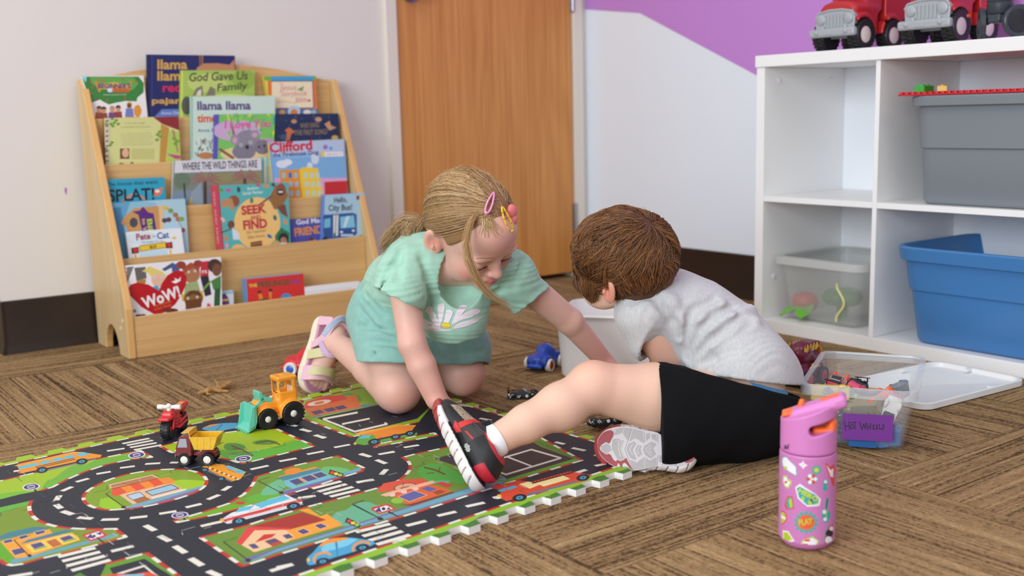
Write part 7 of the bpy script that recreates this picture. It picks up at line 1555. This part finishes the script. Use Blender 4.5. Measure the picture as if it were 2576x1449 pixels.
def slerp(a, b, t):
    om = math.acos(max(-1, min(1, a.dot(b)))); return a if om < 1e-4 else (a*math.sin((1-t)*om)+b*math.sin(t*om))/math.sin(om)
paths = []; rad = []; cols = []
def tail_path(rng):
    src = TA if rng.random() < .72 else TB; o_ = A3(rng.gauss(0, .009), rng.gauss(0, .008), rng.gauss(0, .009)); L_ = rng.uniform(.65, 1.08); out = []
    for i in range(9):
        t = i/8*L_*(len(src)-1); k = min(int(t), len(src)-2); p = src[k]+(src[k+1]-src[k])*(t-k); out.append(p+o_*(.45+.5*math.sin(math.pi*min(i/8, 1)**.7)+.25*i/8)+A3(0, 0, .004*math.sin(i*1.1+o_[0]*300)))
    return out
for n in range(5600):
    # roots along the hairline, the parting and over the skull
    u = hr.random()
    if u < .45: a = hr.uniform(-1.25, 1.25); d = A3(.72*math.cos(a)+.06, math.sin(a), .48-.62*abs(math.sin(a))**1.3+hr.gauss(0, .03))
    elif u < .66: tt = hr.uniform(-.45, .8); d = A3(tt, hr.gauss(0, .03)-.05, 1)
    else: d = A3(hr.uniform(-.9, .95), hr.uniform(-1, 1), hr.uniform(-.3, 1))
    d = nrm(d); q = gc+GB @ (hcL+hrad*d); lf = GB.T @ (q-gc)
    if (lf[0]-.062)*.78-(lf[2]-.052)*.62 > .004 or (lf[0]+.014)*.62-(lf[2]+.044)*.78 > .0: continue
    pth = []; w1, w2 = hr.uniform(-.05, .05), hr.uniform(.985, 1.03)
    mid = nrm(slerp(d, el_dir, .5)+A3(0, w1, w1*.5))
    for i in range(9):
        t = i/8; e = slerp(slerp(d, mid, min(1, 2*t)), slerp(mid, el_dir, max(0, 2*t-1)), t) if True else None
        pth.append(gc+GB @ (hcL+hrad*nrm(e)*(w2+.012*math.sin(math.pi*t))))
    if any(abs(c_[1]) > .052 and -.040 < c_[0] < .018 and c_[2] < -.012 for c_ in [GB.T @ (q_-gc) for q_ in pth[:7]]): continue
    tl = tail_path(hr) if hr.random() < .8 else []
    if tl: pth = pth[:-1]+[pth[-1]*.4+tl[0]*.6]+tl
    paths.append(pth); rad.append(hr.uniform(.0003, .00058)); cols.append(np.array(lin(hr.choice(GCOL)))*hr.uniform(.8, 1.15))
for n in range(800):
    tl = tail_path(hr); paths.append(tl); rad.append(hr.uniform(.0003, .0006)); cols.append(np.array(lin(hr.choice(GCOL)))*hr.uniform(.75, 1.15))
LK = [on_d(1206, 528, 2.035), on_d(1183, 560, 2.01), on_d(1173, 610, 1.995), on_d(1180, 655, 1.985), on_d(1200, 703, 1.99), on_d(1232, 742, 2.01), on_d(1296, 776, 2.05)]
for n in range(190):
    L_ = hr.uniform(.6, 1.0); o_ = A3(hr.gauss(0, .0035), hr.gauss(0, .003), hr.gauss(0, .002)); out = []
    for i in range(14):
        t = i/13*L_*(len(LK)-1); k = min(int(t), len(LK)-2); out.append(LK[k]+(LK[k+1]-LK[k])*(t-k)+o_*(.5+.9*i/13))
    paths.append([np.array(p) for p in sm(out, False, 2)]); rad.append(.00045); cols.append(np.array(lin(hr.choice(GCOL[:3]+[(206, 166, 110)])))*hr.uniform(.9, 1.15))
for n in range(70):      # wisps under the pink clip
    a = march(SG, 1212+hr.uniform(-8, 20), 540+hr.uniform(-6, 6)); b = (1226+hr.uniform(-22, 44), 585+hr.uniform(-14, 16)); q = march(SG, *b)
    if a is None or q is None: continue
    m_ = (a+q)/2+nrm(CAMP-a)*.006; paths.append([a+nrm(CAMP-a)*.004, m_, q+nrm(CAMP-q)*.002]); rad.append(.0007); cols.append(np.array(lin(hr.choice(((214, 184, 140), (190, 152, 104)))))*1.05)
for n in range(90):      # flyaways
    d = nrm(A3(hr.uniform(-1, .6), hr.uniform(-1, 1), hr.uniform(0, 1))); e = nrm(d+A3(hr.gauss(0, .25), hr.gauss(0, .25), hr.gauss(0, .2))); paths.append([hp_(slerp(d, e, i/5), 1.0+.10*(i/5)**1.5*hr.uniform(.6, 1.2)) for i in range(6)]); rad.append(.00035); cols.append(np.array(lin((214, 176, 126))))
o = strands('strands', paths, rad, cols, M_HAIR, hair_o)
mb = MB(); mb.lathe([(.017, -.005), (.021, 0), (.017, .005)], elW, nrm(TA[1]-elW+(TB[1]-elW)), 20); mb.build('hair_tie', mat('hair_tie_tan', (150, 112, 74), .7), hair_o, world=True)
# hair clips resting on the hair
def clip(a, b, wpx, c, dots=None):
    """ring-shaped snap clip between two picture points on the hair"""
    cap_ = lambda x, y: (lambda d, o: o)(0, 0)
    def hit(x, y):
        d = GB.T @ ray(x, y)/hrad; o_ = (GB.T @ (CAMP-gc)-hcL)/hrad; A_, B_, C_ = d @ d, o_ @ d, o_ @ o_-1.035**2; D = B_*B_-A_*C_
        return CAMP+ray(x, y)*((-B_-math.sqrt(max(D, 0)))/A_)
    a, b = np.array(a, float), np.array(b, float); e = (b-a)/np.linalg.norm(b-a); n = A3(-e[1], e[0], 0)[:2]; L_ = np.linalg.norm(b-a)
    def outl(k, w): return [a+e*L_*t+n*w*s_*(math.sin(math.pi*min(1, t**.8))**.6*(.35+.65*t)) for s_ in (1,) for t in np.linspace(0, 1, 10)]+[a+e*L_*t-n*w*(math.sin(math.pi*min(1, t**.8))**.6*(.35+.65*t)) for t in np.linspace(1, 0, 10)[1:-1]]
    ring = [hit(*q)+nrm(CAMP-gc)*.0035 for q in outl(1, wpx)]
    mb = MB(); mb.tube(ring+[ring[0]], .0019, 8)
    tip = hit(*(b-e*L_*.08))+nrm(CAMP-gc)*.0035; mb.ball(tip, (.0042, .0042, .003), 12, 8)
    m_ = [hit(*(a+e*L_*t))+nrm(CAMP-gc)*.002 for t in (.15, .4, .7)]
    o = mb.build('hair_clip', plastic(c, .3), hair_o, world=True)
    if dots:
        d_ = MB(); rr = random.Random(2)
        for k in range(9): d_.ball(ring[(k*2) % len(ring)]+nrm(CAMP-ring[0])*.0012, .0014, 8, 6)
        d_.build('clip_dots', plastic(dots, .4), o, world=True)
clip((1242, 484), (1222, 540), 10, (240, 150, 196)); clip((1262, 519), (1289, 586), 10, (246, 206, 50), (214, 60, 110))
bq = gc+GB @ (hcL+hrad*nrm(A3(.62, .50, .60))*1.02); mb = MB(); mb.ball(bq, (.012, .008, .014), 14, 10); mb.ball(bq+A3(.004, 0, -.016), (.008, .007, .012), 12, 8); mb.build('hair_clip', plastic((226, 120, 120), .35), hair_o, world=True)
# ================================================================== boy
boy = thing('person', 'person, brown haired child in grey t-shirt and black shorts sitting with one leg stretched out', 'person', (1.35, 1.36, 0))
bu = cam2w(A3(-.14, .88, .46)); bu = nrm(bu); bf = cam2w(A3(-.70, -.27, -.68)); bf = nrm(bf-bu*bf.dot(bu)); bl = np.cross(bu, bf); BB = np.stack([bf, bl, bu], 1)
bc = on_d(1562, 662, 2.0)
P0, P1, P2, P3, P4 = on_d(1865, 1035, 2.03), on_d(1852, 925, 2.035), on_d(1792, 850, 2.06), on_d(1722, 795, 2.06), on_d(1655, 752, 2.04)
LAT = nrm(A3(-.36, -.93, 0))
bhL, bhR = on_d(1830, 1030, 1.965), on_d(1900, 1010, 2.10)
bkL = on_y(1494, 974, 1.40); baL = on_y(1224, 1118, 1.412)
bkR = A3(1.60, 1.60, .085)
bsL, beL, bhandL = on_d(1616, 788, 1.985), on_d(1692, 903, 2.035), on_d(1586, 1062, 2.07)
bsR = on_d(1632, 780, 2.16); beR = on_d(1690, 890, 2.20); bwR = on_d(1660, 985, 2.22)
def btorso(s, g, k=.03, low=True):
    for a, b, ra, rb in (((P0, P1, .076, .070),) if low else ())+((P1, P2, .070, .068), (P2, P3, .068, .062), (P3, P4, .062, .046)):
        for y in (-1, 1): s.rc(a+LAT*.034*y, b+LAT*.034*y, ra+g, rb+g, k)
    s.rc(P3*.4+P4*.6, bsL, .046+g, .038+g, k); s.rc(P3*.4+P4*.6, bsR, .046+g, .038+g, k)
SL = .178
HL = on_z(1188, 1236, .0135); TL = on_d(1080, 1012, 1.865)
xl = nrm(TL-HL); zl = nrm(bkL-on_y(1224, 1118, 1.43)); zl = nrm(zl-xl*zl.dot(xl)); yl = np.cross(zl, xl); zl = nrm(zl*math.cos(.44)+yl*math.sin(.44)); yl = np.cross(zl, xl)
HR_, TR_ = on_d(1746, 1148, 1.862), on_d(1518, 1119, 1.895)
xr_ = nrm(TR_-HR_); nr_ = -ray(1625, 1120); nr_ = nrm(nr_-xr_*nr_.dot(xr_)); zr_ = -nr_; yr_ = np.cross(zr_, xr_)
FRM = {'L': (HL, xl, yl, zl), 'R': (HR_, xr_, yr_, zr_)}
def fo(k, a, b, c): H_, x, y, z = FRM[k]; return H_+x*a+y*b+z*c
baL = fo('L', .058, .0, .058)
s = Soft((.93, 1.14, -.002), (1.72, 1.80, .50), .003)
head(s, bc, BB, .94, ef=.0, eu=.0)
s.rc(P4, bc+BB @ A3(-.03, 0, -.05), .040, .037, .02)
btorso(s, -.006)
s.chain([bsL, beL], [.038, .037], .01); bw_ = bhandL+nrm(beL-bhandL)*.055; s.chain([beL, beL*.6+bw_*.4, bw_], [.035, .031, .0205], .008); hand(s, bw_, bhandL-bw_+A3(0, .01, -.01), A3(-.3, -.4, .85), 1, .92, curl=(.6, .6))
s.chain([bsR, beR, bwR], [.035, .028, .021], .01); hand(s, bwR, A3(-.7, .1, -.5), A3(-.3, 0, .95), -1, .92)
s.chain([bhL, bhL*.45+bkL*.55, bkL], [.066, .058, .0425], .02); s.el(bkL+nrm(_u+_r*-.5)*.004, (.041, .041, .041), k=.015)
s.chain([bkL, bkL*.66+baL*.34, bkL*.35+baL*.65, baL], [.040, .0375, .031, .0240], .012); cf_ = bkL*.70+baL*.30-_u*.010; s.el(cf_, (.036, .034, .034), k=.02)
s.chain([bhR, bkR], [.064, .046], .02)
baR = fo('R', .056, 0, .075)
s.chain([bkR, baR], [.044, .026], .012)
for k, an in (('L', baL), ('R', baR)):
    s.rc(an, fo(k, .042, 0, .036), .0245, .020, .008); s.rc(fo(k, .035, 0, .034), fo(k, .13, 0, .030), .017, .013, .008)
bspots = [(bkL+_u*.02, .045, (232, 160, 138), .5), (beL, .06, (234, 158, 140), .5), (bsL*.5+beL*.5, .05, (238, 170, 150), .4)]+[(bc+BB @ A3(-.012, y*.082, -.016), .028, (226, 128, 106), .75) for y in (-1, 1)]+[(bhandL, .07, (232, 150, 120), .5)]
SB = s; s.build('body', M_SKIN, boy, True, 2, skin_colour((231, 190, 166), bspots), lam=.45)
# t-shirt
M_GREYT = fabric('heather_grey_jersey', (196, 196, 197), 800, .10, streak=(300, 300, 90)); M_BLACK = mat('black_jersey', (17, 17, 19), .95, bump=(700, .3, .0008), spec=.15)
s = Soft((1.25, 1.16, .05), (1.72, 1.74, .40), .0026)
btorso(s, .009, .035); s.rc(P1, on_d(1905, 962, 2.045), .080, .086, .03); s.rc(P1+LAT*.03, on_d(1850, 950, 2.0), .076, .084, .03)
shE = on_d(1658, 838, 2.01)
blo, bhi = (1.25, 1.16, .05), (1.72, 1.74, .40)
pS, nS = on_d(1646, 846, 2.0), nrm(-_u*.46+_r*.80-_f*.38)
sleeve(s, blo, bhi, [bsL, pS, pS+nS*.03], [.047, .051, .052], pS, nS, .044, .02)
s.chain([bsR, bsR*.45+beR*.55], [.047, .05], .02)
hs = on_d(1885, 951, 2.0); s.cut(hs, nrm(-_u*.975-_r*.13))
s.rc(P4-nrm(bc-P4)*.0, bc+BB @ A3(-.03, 0, -.05), .049, .048, .004, '-')
def groove(s, lines, r=.004, k=.014, up=.002):
    for pts in lines:
        q = [march(s, *p) for p in pts]; q = [p+nrm(CAMP-p)*up for p in q if p is not None]
        for a, b in zip(q[:-1], q[1:]): s.rc(a, b, r, r, k, '-')
def ridge(s, lines, r=.005, k=.014, dn=.003):
    for pts in lines:
        q = [march(s, *p) for p in pts]; q = [p-nrm(CAMP-p)*dn for p in q if p is not None]
        for a, b in zip(q[:-1], q[1:]): s.rc(a, b, r, r, k, '+')
ridge(s, [((1735, 865), (1765, 805), (1815, 768), (1880, 745)), ((1730, 905), (1790, 835), (1840, 800), (1890, 778)), ((1745, 925), (1800, 880), (1850, 845), (1900, 810)), ((1660, 730), (1690, 760), (1712, 800), (1718, 850))], .007, .016, .004)
groove(s, [((1722, 880), (1735, 800), (1745, 780), (1800, 752)), ((1725, 900), (1760, 830), (1800, 790), (1845, 770)), ((1735, 910), (1790, 852), (1830, 822), (1870, 790)), ((1770, 905), (1830, 860), (1862, 838), (1890, 812)), ((1740, 925), (1790, 900), (1850, 880)), ((1640, 745), (1668, 775), (1690, 810), (1705, 850)), ((1590, 760), (1625, 740), (1650, 745)), ((1720, 930), (1770, 918), (1800, 905))], .0045, .012, .0018)
s.offset(lambda X, Y, Z: .0009*np.sin(80*X+55*Z+20*np.sin(40*Y))*np.cos(35*Y-30*Z))
s.build('tshirt', M_GREYT, boy, True, 2)
col_ = MB(); cpts = []
# shorts
s = Soft((1.20, 1.12, -.002), (1.70, 1.62, .26), .0026)
wb = on_d(1890, 965, 2.05)
s.rc(P0+A3(0, 0, .012), P1, .088, .080, .03)
for y in (-1, 1): s.rc(P0+LAT*.040*y+A3(0, 0, .012), P1+LAT*.034*y, .080, .079, .03)
s.el(on_d(1890, 1040, 2.0), (.090, .095, .074), k=.04)
hemL = on_d(1662, 1030, 1.925)
s.rc(bhL, hemL, .088, .084, .04); s.rc(bhL+A3(0, 0, -.012), on_d(1690, 1075, 1.90), .080, .066, .04); s.rc(bhR, bhR*.45+bkR*.55, .085, .082, .04)
dirL = nrm(bkL-bhL); s.cut(on_d(1663, 1000, 1.9), nrm(-_r*.985+_u*.06)) if False else None
def plane_side(s, p, n, lo_, hi_):
    sl, X, Y, Z = s._blk(lo_, hi_); n = nrm(n); s._put(sl, ((X-p[0])*n[0]+(Y-p[1])*n[1]+(Z-p[2])*n[2]).astype(np.float32), 0, '&')
plane_side(s, on_d(1656, 1020, 1.9), nrm(-_r*.998-_u*.02), (1.2, 1.12, -.01), (1.50, 1.47, .3))
s.cut(wb, nrm(_u*.955+_r*.26))
s.cut((0, 0, .002), (0, 0, -1))
hc_ = on_d(1664, 1015, 1.935); s.cy(hc_-dirL*.015, hc_+dirL*.05, .060, .003, '-')
s.offset(lambda X, Y, Z: .0010*np.sin(70*X-50*Z)*np.cos(45*Y+20*Z))
s.build('shorts', M_BLACK, boy, True, 2)
# blue waistband above the shorts
s = Soft((1.30, 1.12, .03), (1.70, 1.60, .26), .0026); btorso(s, -.0015, .03); s.cut(wb+nrm(_u*.955+_r*.26)*.006, nrm(_u*.955+_r*.26)); s.cut(wb-nrm(_u*.955+_r*.26)*.02, -nrm(_u*.955+_r*.26))
s.build('underwear_waistband', fabric('blue_waistband', (84, 150, 200)), boy, True, 2)
# shoes and socks
M_UP = attr_mat('shoe_upper', .55, bump=(900, .3, .0008)); M_SOLE = attr_mat('shoe_sole', .6)
def shoe(k):
    H_, x, y, z = FRM[k]; B = np.stack([x, y, z], 1); W = lambda V: (V*np.array([.95, .95, 1])*np.array([1, 1, 1.0])-np.stack([V[:, 0]*0, V[:, 0]*0, np.maximum(V[:, 2]-.019, 0)*.34], 1)) @ B.T+H_
    so = Soft((-.02, -.055, -.01), (.20, .055, .05), .0016)
    for c, r in (((.030, 0, .014), (.036, .034, .022)), ((.075, 0, .013), (.045, .035, .020)), ((.125, 0, .016), (.058, .043, .021))): so.el(c, r, k=.015)
    so.el((.150, -.004, .020), (.032, .034, .020), k=.012); so.cut((0, 0, .0), (0, 0, -1)); so.bx((.07, 0, .047), (.15, .08, .0225), .004, op='-', k=.004)
    for i in range(9): so.bx((.010+.018*i, 0, .006), (.0010, .06, .010), .0005, R=rotm(0, 22, 0), op='-', k=.0015)
    def cs(V):
        c = np.tile(np.array(lin((226, 218, 214))), (len(V), 1)); t = (V[:, 0] > .158-.10*np.maximum(.016-V[:, 2], 0)/.016*.5) & (V[:, 2] < .026); c[t] = lin((172, 66, 64)); t = (V[:, 2] < .003) & (V[:, 0] > .12) & (np.abs(V[:, 1]) > .024); c[t] = lin((168, 62, 62)); g = (V[:, 2] > .021) & (V[:, 0] < .12); c[g] = lin((34, 34, 38)); return c
    V, Q = so.mesh(1); root = mesh_obj('shoe', W(V), Q.tolist(), M_SOLE, boy, True, 180, vcol=cs(V))
    u = Soft((-.02, -.055, .0), (.20, .055, .125), .0016)
    u.rc((.030, 0, .048), (.060, 0, .048), .034, .034, k=.01); u.rc((.046, 0, .075), (.064, 0, .072), .034, .035, k=.015); u.rc((.075, 0, .050), (.135, 0, .032), .034, .031, k=.02); u.el((.135, -.002, .030), (.042, .038, .024), k=.015); u.rc((.085, 0, .062), (.11, 0, .046), .026, .024, k=.02)
    u.cut((0, 0, .019), (0, 0, -1)); u.cut((.03, 0, .094), (-.28, 0, 1)); u.cy((.057, 0, .055), (.057, 0, .13), .0275, .004, '-')
    u.bx((.083, 0, .082), (.016, .036, .003), .002, R=rotm(0, 26, 0), k=.002); 
    def cu(V):
        X, Y, Z = V.T; c = np.tile(np.array(lin((24, 24, 27))), (len(V), 1))
        m = (X > .104) & (X < .150) & (Z > .036) & (np.abs(Y) < .030); c[m] = lin((206, 188, 156)); ck = m & (np.sin(X*1900)*np.sin(Y*1900+X*950) > .15); c[ck] = lin((40, 38, 36))
        c[(X > .150)] = lin((44, 38, 36)); m = (X > .098) & (X < .109) & (Z > .042); c[m] = lin((212, 48, 44)); m = (X > .066) & (X < .097) & (Z > .040); c[m] = lin((56, 52, 50)); m = (X > .066) & (X < .088) & (np.abs(Z-.050-(.09-X)*.4) < .0022) & (np.abs(Y) > .027); c[m] = lin((200, 46, 52))
        m = (X > .092+.4*(.040-Z)) & (X < .116-.5*(.040-Z)) & (Z > .026) & (Z < .040); c[m] = lin((206, 44, 46)); m = (X < .026-.2*(Z-.03)) & (Z < .056); c[m] = lin((190, 34, 52)); m = (np.hypot(X-.060, Z-.036) < .0075) & (np.sin(X*1500)*np.sin(Z*1500) > 0); c[m] = lin((226, 224, 222)); m = (Z > .088) & (X < .07); c[m] = lin((190, 40, 52)); return c
    V, Q = u.mesh(1); mesh_obj('upper', W(V), Q.tolist(), M_UP, root, True, 180, vcol=cu(V))
    tb = Soft((.065, -.03, .07), (.12, .03, .13), .0014); tb.bx((.090, 0, .098), (.008, .014, .016), .004, R=rotm(0, -10, 0), k=0); V, Q = tb.mesh(2); mesh_obj('ankle_tab', W(V), Q.tolist(), fabric('black_webbing', (26, 26, 30), 500), root, True, 180)
    return root
shL, shR = shoe('L'), shoe('R')
mb = MB(); q0, q1 = fo('L', .057, 0, .050), baL*.90+bkL*.10
mb.tube([q0+(q1-q0)*t for t in (0, .3, .6, .9, 1.0)], [.0270, .0285, .0292, .0292, .0282], 40); mb.build('sock', mat('white_rib_sock', (240, 238, 240), .9, bump=((900, 60, 60), .3, .001)), boy, world=True)
q0, q1 = fo('R', .055, 0, .055), baR*.9+bkR*.1; mb = MB(); mb.tube([q0, (q0+q1)/2, q1], [.029, .0285, .027], 32); mb.build('sock', _M['white_rib_sock'], boy, world=True)
# tread of the upturned shoe: raised grey rubber pads traced on the sole plane
H_, x, y, z = FRM['R']
def sole_un(px, py): q = on_plane(px, py, H_-z*.0004, z)-H_; return (q @ x, q @ y)
tr = Print(sole_un, (1480, 1040, 8.587)); GR_, LG, RD2 = (176, 170, 170), (206, 200, 204), (160, 66, 70)
tr.poly(sm([(195, 620), (215, 540), (300, 420), (420, 340), (640, 285), (900, 285), (1200, 360), (1500, 420), (1750, 600), (2000, 650), (2230, 720), (2300, 860), (2290, 960), (2200, 1060), (2000, 1140), (1500, 1150), (1250, 1190), (1000, 1235), (760, 1220), (560, 1150), (380, 1030), (260, 900), (205, 760)], True, 3), LG)
tr.poly(sm([(200, 620), (230, 530), (330, 410), (480, 360), (540, 400), (545, 480), (500, 560), (470, 630), (420, 650), (400, 620), (330, 650), (255, 720), (260, 790), (330, 850), (400, 890), (430, 870), (490, 900), (530, 980), (600, 1040), (620, 1000), (700, 1030), (780, 990), (820, 960), (860, 1040), (940, 1190), (900, 1190), (820, 1090), (770, 1070), (740, 1110), (740, 1200), (710, 1200), (690, 1140), (640, 1070), (620, 1150), (560, 1140), (390, 1030), (270, 900), (205, 760)], True, 2), RD2)
for q in ([(560, 350), (700, 310), (940, 320), (860, 560), (820, 560), (740, 420), (600, 470), (550, 450)], [(520, 560), (640, 540), (760, 590), (760, 620), (720, 780), (790, 960), (700, 1020), (620, 980), (560, 860), (510, 770)], [(265, 710), (400, 650), (480, 700), (500, 800), (430, 850), (390, 880), (290, 800)], [(960, 330), (1180, 380), (1200, 650), (1060, 560), (1010, 540), (890, 610), (880, 600)], [(1240, 430), (1330, 420), (1340, 520), (1240, 610)], [(1360, 440), (1470, 450), (1490, 610), (1370, 550)], [(870, 650), (1000, 600), (1040, 650), (960, 800), (1040, 980), (1010, 1010), (900, 960), (820, 780)], [(1060, 680), (1150, 700), (1130, 780), (1160, 880), (1080, 950), (1010, 800)], [(1210, 700), (1370, 610), (1480, 660), (1400, 760), (1470, 880), (1350, 980), (1230, 900), (1180, 790)], [(900, 1000), (1050, 1060), (1190, 950), (1220, 1180), (1100, 1210), (960, 1210)], [(1240, 950), (1330, 1020), (1480, 940), (1470, 1150), (1250, 1180)], [(1530, 900), (1650, 920), (1620, 1050), (1530, 1060)], [(1680, 920), (1860, 900), (1800, 1060), (1660, 1090)], [(1900, 860), (2040, 800), (1980, 1020), (1840, 1080)], [(1600, 780), (1800, 770), (1820, 830), (1700, 850)]): tr.poly(q, GR_)
tr.poly(sm([(2130, 770), (2220, 770), (2310, 800), (2300, 950), (2210, 1050), (2100, 1070), (2080, 960)], True, 3), RD2); tr.poly(sm([(2200, 780), (2260, 790), (2265, 850), (2220, 860)]), LG)
for a, b in (((940, 330), (790, 780)), ((790, 780), (960, 1220)), ((1210, 390), (1210, 620)), ((1210, 940), (1245, 1180)), ((1500, 440), (1505, 620)), ((1510, 910), (1480, 1150)), ((1640, 940), (1600, 1120)), ((1890, 870), (1840, 980)), ((2060, 850), (1880, 1130))): tr.line([a, b], 9, (110, 96, 100))
for q in ([(620, 580), (660, 600), (650, 760), (700, 940)], [(690, 560), (730, 620), (700, 760), (760, 930)], [(560, 420), (600, 350)], [(720, 470), (770, 340)], [(1240, 770), (1350, 670)], [(1240, 780), (1360, 920)], [(1310, 780), (1370, 720)], [(1310, 785), (1380, 870)], [(960, 660), (890, 780), (960, 900)], [(1100, 720), (1060, 800), (1100, 890)]): tr.line(q, 11, (216, 210, 212))
tr.build('sole_tread', M_SOLE, shR, lambda a, b: H_+x*a+y*b-z*.0006)
# hair
br = random.Random(5)
hcB = A3(-.012, 0, .022); hrB = A3(.0965, .0815, .0815)
def bun(p): return (BB.T @ (p-bc)-hcB)/hrB
s = Soft(bc-.15, bc+.15, .0028); s.el(bc+BB @ hcB, hrB*.975, BB, k=0); s.el(bc+BB @ A3(-.045, 0, -.030), (.042, .060, .048), BB, k=.02)
s.cut(bc+BB @ A3(.078, 0, .004), BB @ A3(.85, 0, -.52)); s.cut(bc+BB @ A3(-.03, 0, -.048), BB @ A3(.35, 0, -.93))
for y_ in (-1, 1): s.el(bc+BB @ A3(-.006, y_*.088, -.022), (.030, .026, .036), BB, k=.008, op='-')
s.build('hair', attr_mat('hair_cap', .55, bump=(300, .3, .001)), boy, True, 2, lambda V: np.tile(np.array(lin((84, 54, 32))), (len(V), 1)))
hair_b = [o for o in boy.children if o.name.startswith('hair')][0]
BCOL = [(128, 84, 48), (98, 62, 36), (150, 102, 60), (84, 54, 34), (138, 92, 54), (112, 74, 46)]
crown = nrm(A3(-.55, -.05, .85)); paths = []; rad = []; cols = []
cl = [(nrm(A3(br.gauss(0, 1), br.gauss(0, 1), br.gauss(.2, 1))), br.uniform(-.9, .9), br.uniform(.0, .085)) for _ in range(120)]
tries = 0
while len(paths) < 6500 and tries < 22000:
    tries += 1
    d = nrm(A3(br.gauss(0, 1), br.gauss(0, 1), br.gauss(.1, 1))); q = hcB+hrB*d
    if (q[0]-.080)*.85-(q[2]+.002)*.52 > 0 or (q[0]+.03)*.35-(q[2]+.066)*.93 > .002: continue
    if abs(q[1]) > .052 and -.036 < q[0] < .018 and q[2] < .002: continue
    c_ = max(cl, key=lambda e: e[0].dot(d))
    away = d-crown*d.dot(crown); away = nrm(away-d*away.dot(d)+1e-6); side = np.cross(d, away)
    fl_ = nrm(away+side*(c_[1]+.25)+A3(.25, 0, -.10)); L_ = br.uniform(.40, .75)*(1.1 if q[0] > .02 else 1); lift = .012+c_[2]*.9+br.uniform(0, .02); out = []
    for i in range(7):
        t = i/6; e = nrm(d*math.cos(L_*t)+fl_*math.sin(L_*t)+side*(c_[1]*.18*math.sin(3*t)))
        out.append(bc+BB @ (hcB+hrB*e*(1.0+lift*math.sin(math.pi*min(1, t*1.05))+.006*br.random())))
    paths.append(out); rad.append(br.uniform(.00035, .0007)); cols.append(np.array(lin(br.choice(BCOL)))*br.uniform(.75, 1.2)*(1+c_[2]*4))
def front(x, y, off):
    q = march(SB, x, y); e = 2.03 if q is None else (q-CAMP) @ _f
    return on_d(x, y, min(e, 2.06)-off)
for n in range(620):
    x0, y0 = br.uniform(1440, 1512), br.uniform(632, 706); x1 = x0+(1486-x0)*br.uniform(.25, .5)+br.uniform(-5, 5); y1 = min(772, y0+br.uniform(60, 100)); y1 = min(y1, 735+.9*(x1-1455)) if x1 < 1490 else min(y1, 764-.5*(x1-1490)); bow = br.uniform(-9, 3)
    pt = [(x0+(x1-x0)*t+bow*math.sin(math.pi*t), y0+(y1-y0)*t) for t in (0, .25, .5, .75, 1)]
    of = br.uniform(.004, .013); q = [front(*p, of) for p in pt]; d0 = q[0] @ _f; paths.append([p for p in q]); rad.append(br.uniform(.0004, .0008)); cols.append(np.array(lin(br.choice(BCOL)))*br.uniform(.7, 1.1))
for n in range(140):
    d = nrm(A3(br.uniform(-1, 1), br.uniform(-1, 1), br.uniform(0, 1))); e = nrm(d+A3(br.gauss(0, .3), br.gauss(0, .3), br.gauss(0, .2))); paths.append([bc+BB @ (hcB+hrB*slerp(d, e, i/5)*(1.02+.08*(i/5)**1.5)) for i in range(6)]); rad.append(.0004); cols.append(np.array(lin((140, 96, 58))))
strands('strands', paths, rad, cols, M_HAIR, hair_b)
